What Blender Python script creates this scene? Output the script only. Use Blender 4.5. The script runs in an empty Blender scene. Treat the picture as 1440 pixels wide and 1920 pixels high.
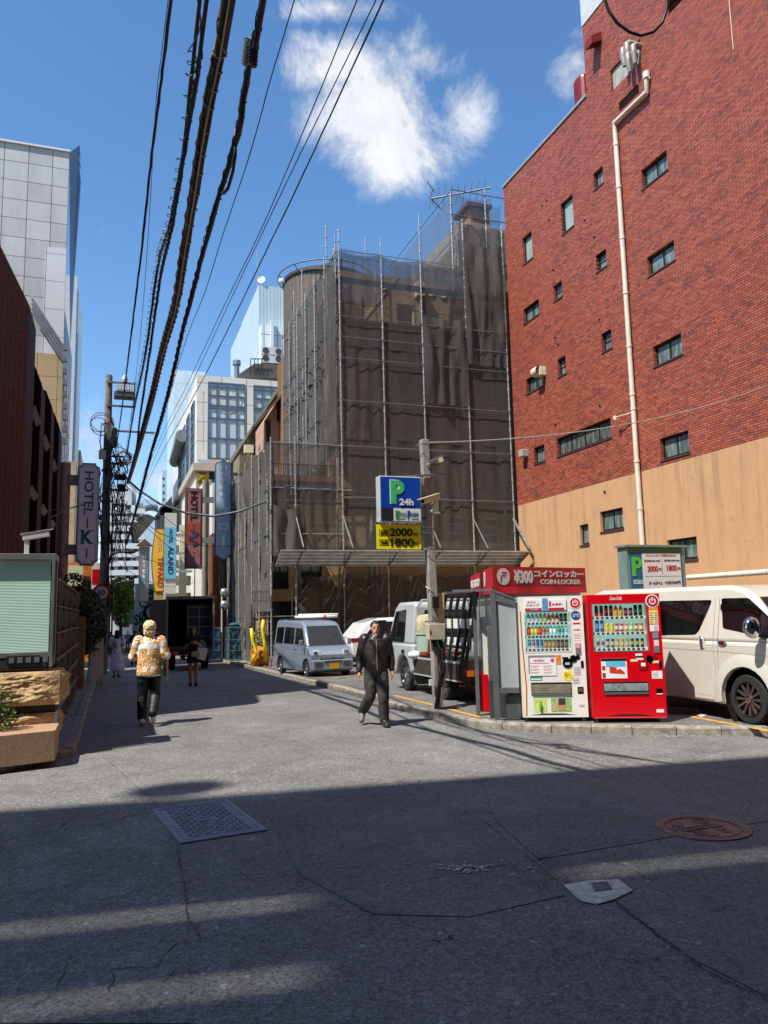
import bpy, bmesh, math, random
from mathutils import Vector as V, Matrix, noise
from mathutils.geometry import tessellate_polygon
R=math.radians
sc=bpy.context.scene
col=sc.collection
rnd=random.Random(7)
# ------------------------------------------------------------ camera
CH=1.78
F0=1442.0
yaw,pit,rol=R(19.5),R(7.4),R(1.3)
fw=V((math.sin(yaw)*math.cos(pit),math.cos(yaw)*math.cos(pit),math.sin(pit)))
rt=V((math.cos(yaw),-math.sin(yaw),0)); up=rt.cross(fw)
r2=rt*math.cos(rol)-up*math.sin(rol); u2=up*math.cos(rol)+rt*math.sin(rol)
cd=bpy.data.cameras.new('camera'); cam=bpy.data.objects.new('camera',cd); col.objects.link(cam)
M=Matrix((r2,u2,-fw)).transposed().to_4x4(); M.translation=V((0,0,CH)); cam.matrix_world=M
cd.sensor_fit='VERTICAL'; cd.sensor_height=36; cd.sensor_width=27; cd.lens=F0/1920*36; cd.clip_end=2000; cd.clip_start=.05
sc.camera=cam
# ------------------------------------------------------------ light
EL,AZ=R(57),R(24)
SD=V((math.cos(EL)*math.cos(AZ),math.cos(EL)*math.sin(AZ),-math.sin(EL)))
sl=bpy.data.lights.new('sun','SUN'); sl.energy=4.1; sl.angle=R(.53); sl.color=(1,.95,.87)
so=bpy.data.objects.new('sun',sl); col.objects.link(so); so.rotation_mode='QUATERNION'; so.rotation_quaternion=SD.to_track_quat('-Z','Y'); so.location=(-20,-10,40)
sc.view_settings.view_transform='Standard'; sc.view_settings.look='None'; sc.view_settings.gamma=1; sc.view_settings.exposure=0.85
W=bpy.data.worlds.new('World'); sc.world=W; W.use_nodes=True
def C4(c): return (c[0],c[1],c[2],1)
def hx(h):
    f=lambda v: (v/12.92 if v<=.04045 else ((v+.055)/1.055)**2.4)
    return tuple(f(int(h[i:i+2],16)/255) for i in (0,2,4))
def ray(px,py): return fw+r2*((px-720)/F0)-u2*((py-960)/F0)
E0=V((0,0,CH))
def OX(px,py,X): d=ray(px,py); return E0+d*(X/d.x)
def OY(px,py,Y): d=ray(px,py); return E0+d*(Y/d.y)
def gz(y): return -.02*max(0,y-17)
def G(px,py,off=0):
    d=ray(px,py); z=off
    for i in range(12):
        p=E0+d*((z-CH)/d.z); z=gz(p.y)+off
    return p
def build_world():
    nt=W.node_tree; N=nt.nodes; L=nt.links; N.clear()
    out=N.new('ShaderNodeOutputWorld'); bg=N.new('ShaderNodeBackground'); sky=N.new('ShaderNodeTexSky')
    sky.sky_type='NISHITA'; sky.sun_disc=False; sky.sun_elevation=EL; sky.sun_rotation=math.atan2(-SD.x,-SD.y); sky.altitude=0; sky.air_density=1.0; sky.dust_density=.3; sky.ozone_density=2.0
    bg.inputs[1].default_value=.115
    tc=N.new('ShaderNodeTexCoord')
    def math_(op,a,b=None,c=None,clamp=False):
        n=N.new('ShaderNodeMath'); n.operation=op; n.use_clamp=clamp
        for i,x in enumerate((a,b,c)):
            if x is None: continue
            if isinstance(x,(int,float)): n.inputs[i].default_value=x
            else: L.new(x,n.inputs[i])
        return n.outputs[0]
    nz=N.new('ShaderNodeTexNoise'); nz.inputs['Scale'].default_value=5.5; nz.inputs['Detail'].default_value=9; nz.inputs['Roughness'].default_value=.7; nz.inputs['Distortion'].default_value=.35
    L.new(tc.outputs['Generated'],nz.inputs['Vector'])
    n2=N.new('ShaderNodeTexNoise'); n2.inputs['Scale'].default_value=2.1; n2.inputs['Detail'].default_value=3
    L.new(tc.outputs['Generated'],n2.inputs['Vector'])
    tot=None
    # cx,cy,halfwidth,halfheight in photo pixels turned into sky directions, strength
    for cx,cy,a,b,s in ((700,205,128,95,1.08),(745,275,108,80,1.02),(640,125,125,55,.95),(810,110,70,60,.85),(620,15,130,26,.72),(1085,115,60,85,.85),(870,205,70,75,.7),(175,820,75,85,.95),(300,890,75,60,.9),(60,900,200,90,.8),(250,960,200,60,.9),(-300,300,400,100,.7),(2000,500,400,200,.8)):
        d=ray(cx,cy).normalized(); tx=d.cross(V((0,0,1))).normalized(); ty=tx.cross(d)
        def dot(v,k):
            n=N.new('ShaderNodeVectorMath'); n.operation='DOT_PRODUCT'; L.new(tc.outputs['Generated'],n.inputs[0]); n.inputs[1].default_value=v*k; return n.outputs['Value']
        x=dot(tx,F0/a); y=dot(ty,F0/b); z=dot(d,1)
        r=math_('SQRT',math_('ADD',math_('MULTIPLY',x,x),math_('MULTIPLY',y,y)))
        m=math_('MULTIPLY',math_('SUBTRACT',1.45,r),s*.62,clamp=True)
        m=math_('MULTIPLY',m,math_('GREATER_THAN',z,0))
        tot=m if tot is None else math_('MAXIMUM',tot,m)
    f=math_('ADD',tot,math_('MULTIPLY',math_('SUBTRACT',nz.outputs['Fac'],.5),2.25))
    f=math_('ADD',f,math_('MULTIPLY',math_('SUBTRACT',n2.outputs['Fac'],.5),.5))
    f=math_('MULTIPLY',math_('SUBTRACT',f,.32),2.0,clamp=True)
    f=math_('MULTIPLY',f,math_('MULTIPLY',tot,3.0,clamp=True))
    f=math_('SMOOTHSTEP' if False else 'POWER',f,1.25)
    mx=N.new('ShaderNodeMixRGB'); L.new(f,mx.inputs[0])
    sat=N.new('ShaderNodeHueSaturation'); sat.inputs['Saturation'].default_value=1.2; L.new(sky.outputs[0],sat.inputs['Color'])
    L.new(sat.outputs[0],mx.inputs[1]); cr=N.new('ShaderNodeMapRange'); cr.inputs[1].default_value=.35; cr.inputs[2].default_value=.65; cr.inputs[3].default_value=3.5; cr.inputs[4].default_value=5.0; L.new(nz.outputs['Fac'],cr.inputs[0]); cs=N.new('ShaderNodeVectorMath'); cs.operation='SCALE'; cs.inputs[0].default_value=(.94,.97,1.03); L.new(cr.outputs[0],cs.inputs['Scale']); L.new(cs.outputs[0],mx.inputs[2])
    L.new(mx.outputs[0],bg.inputs[0]); L.new(bg.outputs[0],out.inputs[0])
build_world()
# ------------------------------------------------------------ materials
MC={}
def pm(name,c,rough=.6,metal=0,var=.12,sc_=2.5,bump=0,bs=30,spec=.5,emit=0,streak=0,alpha=1,coat=0):
    if name in MC: return MC[name]
    m=bpy.data.materials.new(name); m.use_nodes=True; MC[name]=m
    nt=m.node_tree; N=nt.nodes; L=nt.links; p=N['Principled BSDF']
    if isinstance(c,str): c=hx(c)
    p.inputs['Base Color'].default_value=C4(c); p.inputs['Roughness'].default_value=rough; p.inputs['Metallic'].default_value=metal
    p.inputs['Specular IOR Level'].default_value=spec; p.inputs['Coat Weight'].default_value=coat
    if emit: p.inputs['Emission Color'].default_value=C4(c); p.inputs['Emission Strength'].default_value=emit
    tc=N.new('ShaderNodeTexCoord')
    if var:
        n=N.new('ShaderNodeTexNoise'); n.inputs['Scale'].default_value=sc_; n.inputs['Detail'].default_value=6; n.inputs['Roughness'].default_value=.65
        if streak:
            mp=N.new('ShaderNodeMapping'); mp.inputs['Scale'].default_value=(1,1,streak); L.new(tc.outputs['Object'],mp.inputs[0]); L.new(mp.outputs[0],n.inputs['Vector'])
        else: L.new(tc.outputs['Object'],n.inputs['Vector'])
        mr=N.new('ShaderNodeMapRange'); mr.inputs[1].default_value=.3; mr.inputs[2].default_value=.7; mr.inputs[3].default_value=1-var*1.3; mr.inputs[4].default_value=1+var
        L.new(n.outputs['Fac'],mr.inputs[0])
        mu=N.new('ShaderNodeVectorMath'); mu.operation='SCALE'; mu.inputs[0].default_value=c; L.new(mr.outputs[0],mu.inputs['Scale']); L.new(mu.outputs[0],p.inputs['Base Color'])
        mr2=N.new('ShaderNodeMapRange'); mr2.inputs[3].default_value=max(.02,rough-.1); mr2.inputs[4].default_value=min(1,rough+.12); L.new(n.outputs['Fac'],mr2.inputs[0]); L.new(mr2.outputs[0],p.inputs['Roughness'])
    if bump:
        b=N.new('ShaderNodeBump'); b.inputs['Strength'].default_value=min(1,bump); b.inputs['Distance'].default_value=.02
        n=N.new('ShaderNodeTexNoise'); n.inputs['Scale'].default_value=bs; n.inputs['Detail'].default_value=4; L.new(tc.outputs['Object'],n.inputs['Vector']); L.new(n.outputs['Fac'],b.inputs['Height']); L.new(b.outputs[0],p.inputs['Normal'])
    return m
def brickmat(name,axis,bw,bh,mort,c1,c2,cm,off=.5,rough=.55,stain=.25,bias=0,origin=(0,0,0),bump=.4,c3=None):
    """bricks on a wall; axis 'y': wall in the YZ plane, 'x': wall in the XZ plane"""
    m=bpy.data.materials.new(name); m.use_nodes=True; nt=m.node_tree; N=nt.nodes; L=nt.links; p=N['Principled BSDF']
    g=N.new('ShaderNodeNewGeometry'); s=N.new('ShaderNodeSeparateXYZ'); L.new(g.outputs['Position'],s.inputs[0])
    cb=N.new('ShaderNodeCombineXYZ'); L.new(s.outputs['Y' if axis=='y' else 'X'],cb.inputs[0]); L.new(s.outputs['Z'],cb.inputs[1])
    b=N.new('ShaderNodeTexBrick'); L.new(cb.outputs[0],b.inputs['Vector']); b.offset=off
    b.inputs['Color1'].default_value=C4(hx(c1)); b.inputs['Color2'].default_value=C4(hx(c2)); b.inputs['Mortar'].default_value=C4(hx(cm))
    b.inputs['Scale'].default_value=1; b.inputs['Brick Width'].default_value=bw; b.inputs['Row Height'].default_value=bh; b.inputs['Mortar Size'].default_value=mort; b.inputs['Mortar Smooth'].default_value=.1; b.inputs['Bias'].default_value=bias
    n=N.new('ShaderNodeTexNoise'); n.inputs['Scale'].default_value=.35; n.inputs['Detail'].default_value=8; n.inputs['Roughness'].default_value=.7
    mp=N.new('ShaderNodeMapping'); mp.inputs['Scale'].default_value=(1,1,.35); L.new(g.outputs['Position'],mp.inputs[0]); L.new(mp.outputs[0],n.inputs['Vector'])
    mr=N.new('ShaderNodeMapRange'); mr.inputs[1].default_value=.3; mr.inputs[2].default_value=.7; mr.inputs[3].default_value=1-stain; mr.inputs[4].default_value=1+stain*.6; L.new(n.outputs['Fac'],mr.inputs[0])
    src=b.outputs['Color']
    if c3:
        # third, darker fired tone in clusters
        v=N.new('ShaderNodeTexVoronoi'); v.inputs['Scale'].default_value=1
        mp2=N.new('ShaderNodeMapping'); mp2.inputs['Scale'].default_value=(1/bw,1/bh,1); L.new(cb.outputs[0],mp2.inputs[0]); L.new(mp2.outputs[0],v.inputs['Vector'])
        n3=N.new('ShaderNodeTexNoise'); n3.inputs['Scale'].default_value=7; n3.inputs['Detail'].default_value=3; L.new(g.outputs['Position'],n3.inputs['Vector'])
        ad=N.new('ShaderNodeMath'); ad.operation='MULTIPLY'; sp=N.new('ShaderNodeSeparateColor'); L.new(v.outputs['Color'],sp.inputs[0]); L.new(sp.outputs[0],ad.inputs[0]); L.new(n3.outputs['Fac'],ad.inputs[1])
        gt=N.new('ShaderNodeMapRange'); gt.inputs[1].default_value=.4; gt.inputs[2].default_value=.44; gt.inputs[4].default_value=.75; L.new(ad.outputs[0],gt.inputs[0])
        mf=N.new('ShaderNodeMath'); mf.operation='MULTIPLY'; inv=N.new('ShaderNodeMath'); inv.operation='SUBTRACT'; inv.inputs[0].default_value=1; L.new(b.outputs['Fac'],inv.inputs[1]); L.new(gt.outputs[0],mf.inputs[0]); L.new(inv.outputs[0],mf.inputs[1])
        mx=N.new('ShaderNodeMixRGB'); L.new(mf.outputs[0],mx.inputs[0]); L.new(src,mx.inputs[1]); mx.inputs[2].default_value=C4(hx(c3)); src=mx.outputs[0]
    mu=N.new('ShaderNodeVectorMath'); mu.operation='SCALE'; L.new(src,mu.inputs[0]); L.new(mr.outputs[0],mu.inputs['Scale']); L.new(mu.outputs[0],p.inputs['Base Color'])
    p.inputs['Roughness'].default_value=rough; p.inputs['Specular IOR Level'].default_value=.3 if rough<.58 else .12
    bp=N.new('ShaderNodeBump'); bp.inputs['Strength'].default_value=bump; bp.inputs['Distance'].default_value=.01; bp.invert=True; L.new(b.outputs['Fac'],bp.inputs['Height']); L.new(bp.outputs[0],p.inputs['Normal'])
    return m
# ------------------------------------------------------------ mesh building
WM={}
class MB:
    def __init__(s): s.v=[]; s.f=[]; s.m=[]; s.M=None
    def add(s,vs,fs,mi=0):
        n=len(s.v)
        for p in vs:
            p=V(p); s.v.append(s.M@p if s.M else p)
        for f in fs: s.f.append([n+i for i in f]); s.m.append(mi)
        return s
    def box(s,a,b,mi=0):
        x0,y0,z0=a; x1,y1,z1=b
        return s.add([(x0,y0,z0),(x1,y0,z0),(x1,y1,z0),(x0,y1,z0),(x0,y0,z1),(x1,y0,z1),(x1,y1,z1),(x0,y1,z1)],[(0,3,2,1),(4,5,6,7),(0,1,5,4),(1,2,6,5),(2,3,7,6),(3,0,4,7)],mi)
    def ob(s,c,ax,ay,az,mi=0):
        c,ax,ay,az=map(V,(c,ax,ay,az)); P=[]
        for k in (-1,1):
            for i,j in ((-1,-1),(1,-1),(1,1),(-1,1)): P.append(c+ax*i+ay*j+az*k)
        return s.add(P,[(0,3,2,1),(4,5,6,7),(0,1,5,4),(1,2,6,5),(2,3,7,6),(3,0,4,7)],mi)
    def bar(s,p,q,w,h=None,mi=0,upv=(0,0,1)):
        p,q=V(p),V(q); h=h or w; d=q-p
        if d.length<1e-6: return s
        a=d.cross(V(upv))
        if a.length<1e-4: a=d.cross(V((1,0,0)))
        a.normalize(); b=a.cross(d).normalized()
        return s.ob((p+q)/2,a*w/2,b*h/2,d/2,mi) if False else s.ob((p+q)/2,d/2,a*w/2,b*h/2,mi)
    def tube(s,pts,r,n=8,mi=0,caps=True):
        pts=[V(p) for p in pts]; k=len(pts); rs=r if isinstance(r,(list,tuple)) else [r]*k
        t0=(pts[1]-pts[0]).normalized(); a=t0.cross(V((0,0,1)))
        if a.length<.05: a=t0.cross(V((1,0,0)))
        a.normalize(); vs=[]
        for i in range(k):
            t=(pts[min(i+1,k-1)]-pts[max(i-1,0)]).normalized()
            a=(a-t*a.dot(t)).normalized(); b=t.cross(a)
            for j in range(n):
                an=2*math.pi*j/n; vs.append(pts[i]+(a*math.cos(an)+b*math.sin(an))*rs[i])
        fs=[]
        for i in range(k-1):
            for j in range(n):
                j2=(j+1)%n; fs.append((i*n+j,i*n+j2,(i+1)*n+j2,(i+1)*n+j))
        if caps: fs.append(tuple(range(n))[::-1]); fs.append(tuple((k-1)*n+j for j in range(n)))
        return s.add(vs,fs,mi)
    def lathe(s,prof,c=(0,0,0),n=20,mi=0,ax=(0,0,1),ang=None):
        """prof: list of (r,h) along axis"""
        ax=V(ax).normalized(); a=ax.cross(V((0,0,1)))
        if a.length<.05: a=V((1,0,0))
        a.normalize(); b=ax.cross(a); c=V(c); vs=[]
        for r,h in prof:
            for j in range(n):
                an=2*math.pi*j/n; vs.append(c+ax*h+(a*math.cos(an)+b*math.sin(an))*max(r,1e-5))
        fs=[]
        for i in range(len(prof)-1):
            for j in range(n):
                j2=(j+1)%n; fs.append((i*n+j,i*n+j2,(i+1)*n+j2,(i+1)*n+j))
        return s.add(vs,fs,mi)
    def sph(s,c,r,nu=14,nv=9,mi=0):
        c=V(c); r=(r,r,r) if isinstance(r,(int,float)) else r; vs=[];fs=[]
        for i in range(nv+1):
            th=math.pi*i/nv
            for j in range(nu):
                ph=2*math.pi*j/nu; vs.append(c+V((r[0]*math.sin(th)*math.cos(ph),r[1]*math.sin(th)*math.sin(ph),r[2]*math.cos(th))))
        for i in range(nv):
            for j in range(nu):
                j2=(j+1)%nu; fs.append((i*nu+j,(i+1)*nu+j,(i+1)*nu+j2,i*nu+j2))
        return s.add(vs,fs,mi)
    def poly(s,pts,mi=0): return s.add(pts,[tuple(range(len(pts)))],mi)
    def prism(s,pts,ext,mi=0):
        """planar polygon pts extruded by vector ext"""
        n=len(pts); pts=[V(p) for p in pts]; e=V(ext)
        nrm=V((0,0,0))
        for i in range(n): nrm+=pts[i].cross(pts[(i+1)%n])
        a=list(range(n)); 
        if nrm.dot(e)>0: f0=a[::-1]; f1=[n+i for i in a]; sd=[(i,(i+1)%n,n+(i+1)%n,n+i) for i in a]
        else: f0=a; f1=[n+i for i in a][::-1]; sd=[((i+1)%n,i,n+i,n+(i+1)%n) for i in a]
        return s.add(pts+[p+e for p in pts],[f0,f1]+sd,mi)
    def grid(s,fn,nu,nv,mi=0):
        vs=[fn(i/nu,j/nv) for j in range(nv+1) for i in range(nu+1)]
        fs=[(j*(nu+1)+i,j*(nu+1)+i+1,(j+1)*(nu+1)+i+1,(j+1)*(nu+1)+i) for j in range(nv) for i in range(nu)]
        return s.add(vs,fs,mi)
    def loft(s,rings,mi=0,cap=True):
        n=len(rings[0]); vs=[p for r in rings for p in r]; fs=[]
        for i in range(len(rings)-1):
            for j in range(n):
                j2=(j+1)%n; fs.append((i*n+j,i*n+j2,(i+1)*n+j2,(i+1)*n+j))
        if cap: fs.append(tuple(range(n))[::-1]); fs.append(tuple((len(rings)-1)*n+j for j in range(n)))
        return s.add(vs,fs,mi)
    def build(s,name,mats,parent=None,smooth=False,bevel=0,seg=2,local=False,mods=()):
        if not isinstance(mats,(list,tuple)): mats=[mats]
        me=bpy.data.meshes.new(name); vs=s.v
        if parent is not None and not local:
            iv=WM[parent.name].inverted(); vs=[iv@p for p in vs]
        me.from_pydata([tuple(p) for p in vs],[],s.f)
        for m in mats: me.materials.append(m)
        if len(mats)>1: me.polygons.foreach_set('material_index',s.m)
        if smooth:
            me.polygons.foreach_set('use_smooth',[True]*len(me.polygons))
            if smooth!=True and smooth>0: 
                me.set_sharp_from_angle(angle=R(smooth))
        me.update()
        o=bpy.data.objects.new(name,me); col.objects.link(o)
        if parent is not None:
            o.parent=parent
        if bevel:
            b=o.modifiers.new('b','BEVEL'); b.width=bevel; b.segments=seg; b.limit_method='ANGLE'; b.angle_limit=R(40); b.harden_normals=False
        for k,d in mods:
            md=o.modifiers.new(k,k)
            for a,val in d.items(): setattr(md,a,val)
        WM[o.name]=WM[parent.name] if parent is not None else Matrix()
        return o
def tag(o,label=None,cat=None,group=None,kind=None):
    if label: o['label']=label
    if cat: o['category']=cat
    if group: o['group']=group
    if kind: o['kind']=kind
    return o
def thing(name,label,cat,loc=(0,0,0),rz=0,group=None):
    o=bpy.data.objects.new(name,None); col.objects.link(o); o.location=loc; o.rotation_euler=(0,0,rz); o.empty_display_size=.2
    tag(o,label,cat,group); WM[o.name]=Matrix.Translation(V(loc))@Matrix.Rotation(rz,4,'Z'); return o
def copytree(o,loc,rz,label,parent=None):
    c=o.copy(); col.objects.link(c)
    if parent is None: c.location=loc; c.rotation_euler=(0,0,rz); c['label']=label
    else: c.parent=parent
    for ch in [x for x in KIDS(o)]: copytree(ch,None,None,None,c)
    return c
def KIDS(o): return [x for x in bpy.data.objects if x.parent==o]
def struct(o,label=None): o['kind']='structure'; 
def S(mb,name,m,**k):
    o=mb.build(name,m,**k); o['kind']='structure'; return o
TXC={}
def text(mb,s,O,U,Vv,h,w=None,bold=0,th=.004,mi=0,sx=1,shear=0,ctr=True):
    """lettering mesh: centred on O, along U, up Vv, capital height h, optionally fitted to width w"""
    key=(s,bold,shear)
    if key not in TXC:
        c=bpy.data.curves.new('t','FONT'); c.body=s; c.offset=bold; c.shear=shear; c.resolution_u=3; c.size=1
        o=bpy.data.objects.new('t',c); me=o.to_mesh()
        vs=[v.co.copy() for v in me.vertices]; fs=[tuple(p.vertices) for p in me.polygons]
        # boundary edges for thickness
        ec={}
        for f in fs:
            for a,b in zip(f,f[1:]+f[:1]): ec[(a,b)]=1
        bd=[e for e in ec if (e[1],e[0]) not in ec]
        o.to_mesh_clear(); bpy.data.objects.remove(o); bpy.data.curves.remove(c)
        TXC[key]=(vs,fs,bd)
    vs,fs,bd=TXC[key]
    if not vs: return
    x0=min(v.x for v in vs); x1=max(v.x for v in vs); y0=min(v.y for v in vs); y1=max(v.y for v in vs)
    k=h/(y1-y0); kx=(w/(x1-x0)) if w else k*sx
    U=V(U).normalized(); Vv=V(Vv).normalized(); Nn=U.cross(Vv); O=V(O)
    cx=(x0+x1)/2 if ctr else x0; cy=(y0+y1)/2
    P=[O+U*((v.x-cx)*kx)+Vv*((v.y-cy)*k)+Nn*th for v in vs]; n=len(P)
    P2=[p-Nn*th for p in P]
    F=[f for f in fs]+[(b,a,a+n,b+n) for a,b in bd]
    mb.add(P+P2,F,mi)
def wall(mb,O,U,N,w,h,ops,dep,mi=0,mr=0,Vv=(0,0,1)):
    """wall sheet with rectangular openings (u0,v0,u1,v1) and their reveals"""
    O,U,N,Vv=V(O),V(U),V(N),V(Vv)
    us=sorted(set([0,w]+[min(max(o[i],0),w) for o in ops for i in (0,2)])); vs=sorted(set([0,h]+[min(max(o[i],0),h) for o in ops for i in (1,3)]))
    P=lambda u,v,d=0: O+U*u+Vv*v-N*d
    flip=U.cross(Vv).dot(N)<0
    def q(a,b,c,d,m): mb.add([a,b,c,d] if not flip else [d,c,b,a],[(0,1,2,3)],m)
    for i in range(len(us)-1):
        for j in range(len(vs)-1):
            cu,cv=(us[i]+us[i+1])/2,(vs[j]+vs[j+1])/2
            if any(o[0]<cu<o[2] and o[1]<cv<o[3] for o in ops): continue
            q(P(us[i],vs[j]),P(us[i+1],vs[j]),P(us[i+1],vs[j+1]),P(us[i],vs[j+1]),mi)
    for u0,v0,u1,v1 in [o[:4] for o in ops]:
        q(P(u0,v0),P(u0,v0,dep),P(u0,v1,dep),P(u0,v1),mr); q(P(u1,v0,dep),P(u1,v0),P(u1,v1),P(u1,v1,dep),mr)
        q(P(u0,v0,dep),P(u0,v0),P(u1,v0),P(u1,v0,dep),mr); q(P(u0,v1),P(u0,v1,dep),P(u1,v1,dep),P(u1,v1),mr)
def window(par,O,U,N,r,dep,nx,ny,fm,gm,fw_=.05,name='window',pane='pane',ft=.05,inset=None):
    """frame mesh (part) and pane mesh (sub-part) filling opening r"""
    O,U,N=V(O),V(U),V(N); Z=V((0,0,1)); u0,v0,u1,v1=r[:4]
    P=lambda u,v,d: O+U*u+Z*v-N*d
    d=dep-ft-.01 if inset is None else inset; mb=MB()
    def bx(a,b,c,e,f0=0): 
        mb.ob(P((a+c)/2,(b+e)/2,d+ft/2+f0),U*(c-a)/2,Z*(e-b)/2,N*(ft/2-f0))
    bx(u0+.001,v0+.001,u0+fw_,v1-.001); bx(u1-fw_,v0+.001,u1-.001,v1-.001); bx(u0+fw_,v0+.001,u1-fw_,v0+fw_); bx(u0+fw_,v1-fw_,u1-fw_,v1-.001)
    for i in range(1,nx): c=u0+(u1-u0)*i/nx; bx(c-fw_*.4,v0+fw_,c+fw_*.4,v1-fw_,.004)
    for j in range(1,ny): c=v0+(v1-v0)*j/ny; bx(u0+fw_,c-fw_*.4,u1-fw_,c+fw_*.4,.008)
    f=mb.build(name,fm,par)
    g=MB(); g.ob(P((u0+u1)/2,(v0+v1)/2,d+ft*.6),U*((u1-u0)/2-fw_*.5),Z*((v1-v0)/2-fw_*.5),N*.004)
    g.build(pane,gm,f); return f
# ------------------------------------------------------------ shared materials
def glassmat(name,c,c2,rough=.08,scale=1.5):
    m=pm(name,c,rough=rough,var=0,spec=.8)
    nt=m.node_tree; N=nt.nodes; L=nt.links; p=N['Principled BSDF']; tc=N.new('ShaderNodeTexCoord')
    n=N.new('ShaderNodeTexNoise'); n.inputs['Scale'].default_value=scale; n.inputs['Detail'].default_value=3
    mp=N.new('ShaderNodeMapping'); mp.inputs['Scale'].default_value=(2.5,2.5,.5); L.new(tc.outputs['Object'],mp.inputs[0]); L.new(mp.outputs[0],n.inputs['Vector'])
    r=N.new('ShaderNodeValToRGB'); r.color_ramp.elements[0].position=.4; r.color_ramp.elements[1].position=.62; r.color_ramp.elements[0].color=C4(hx(c)); r.color_ramp.elements[1].color=C4(hx(c2)); L.new(n.outputs['Fac'],r.inputs[0]); L.new(r.outputs[0],p.inputs['Base Color'])
    return m
GD=glassmat('dark glass','1a1f22','343c3e'); GF=glassmat('curtained glass','4a5854','7a8a84',.25,2.5); GF2=glassmat('frosted glass','38423f','68706a',.3,3); GB=glassmat('sky blue glass','b8c8d2','ccd6dc',.4,.5); GK=glassmat('black car glass','0b0d0e','14181a',.03,1)
ALU=pm('aluminium','9b9d9c',.35,.85,.1); STEEL=pm('galvanised steel','8d9092',.42,.75,.22,6); DARKM=pm('dark bronze frame','2b2825',.45,.5,.1); BLK=pm('black plastic','141414',.5,0,.2); BLKG=pm('black gloss','0a0a0a',.15,0,0); WHT=pm('white paint','d8d8d2',.4,0,.05); RUST=pm('rusty steel','6e3a26',.85,.2,.35,8); GREYP=pm('grey painted metal','6c6f70',.45,.3,.1); CONC=pm('concrete','8f8b83',.85,0,.2,3,.3,40); DCONC=pm('dark concrete','5d5a55',.9,0,.25,3,.3,40); RED=pm('red paint','c40012',.3,0,.05,coat=.3); TYRE=pm('rubber','1c1c1c',.85,0,.15); CHR=pm('chrome','c8c8c8',.08,1,0); IVORY=pm('ivory','d8cfae',.5,0,.08)
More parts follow.
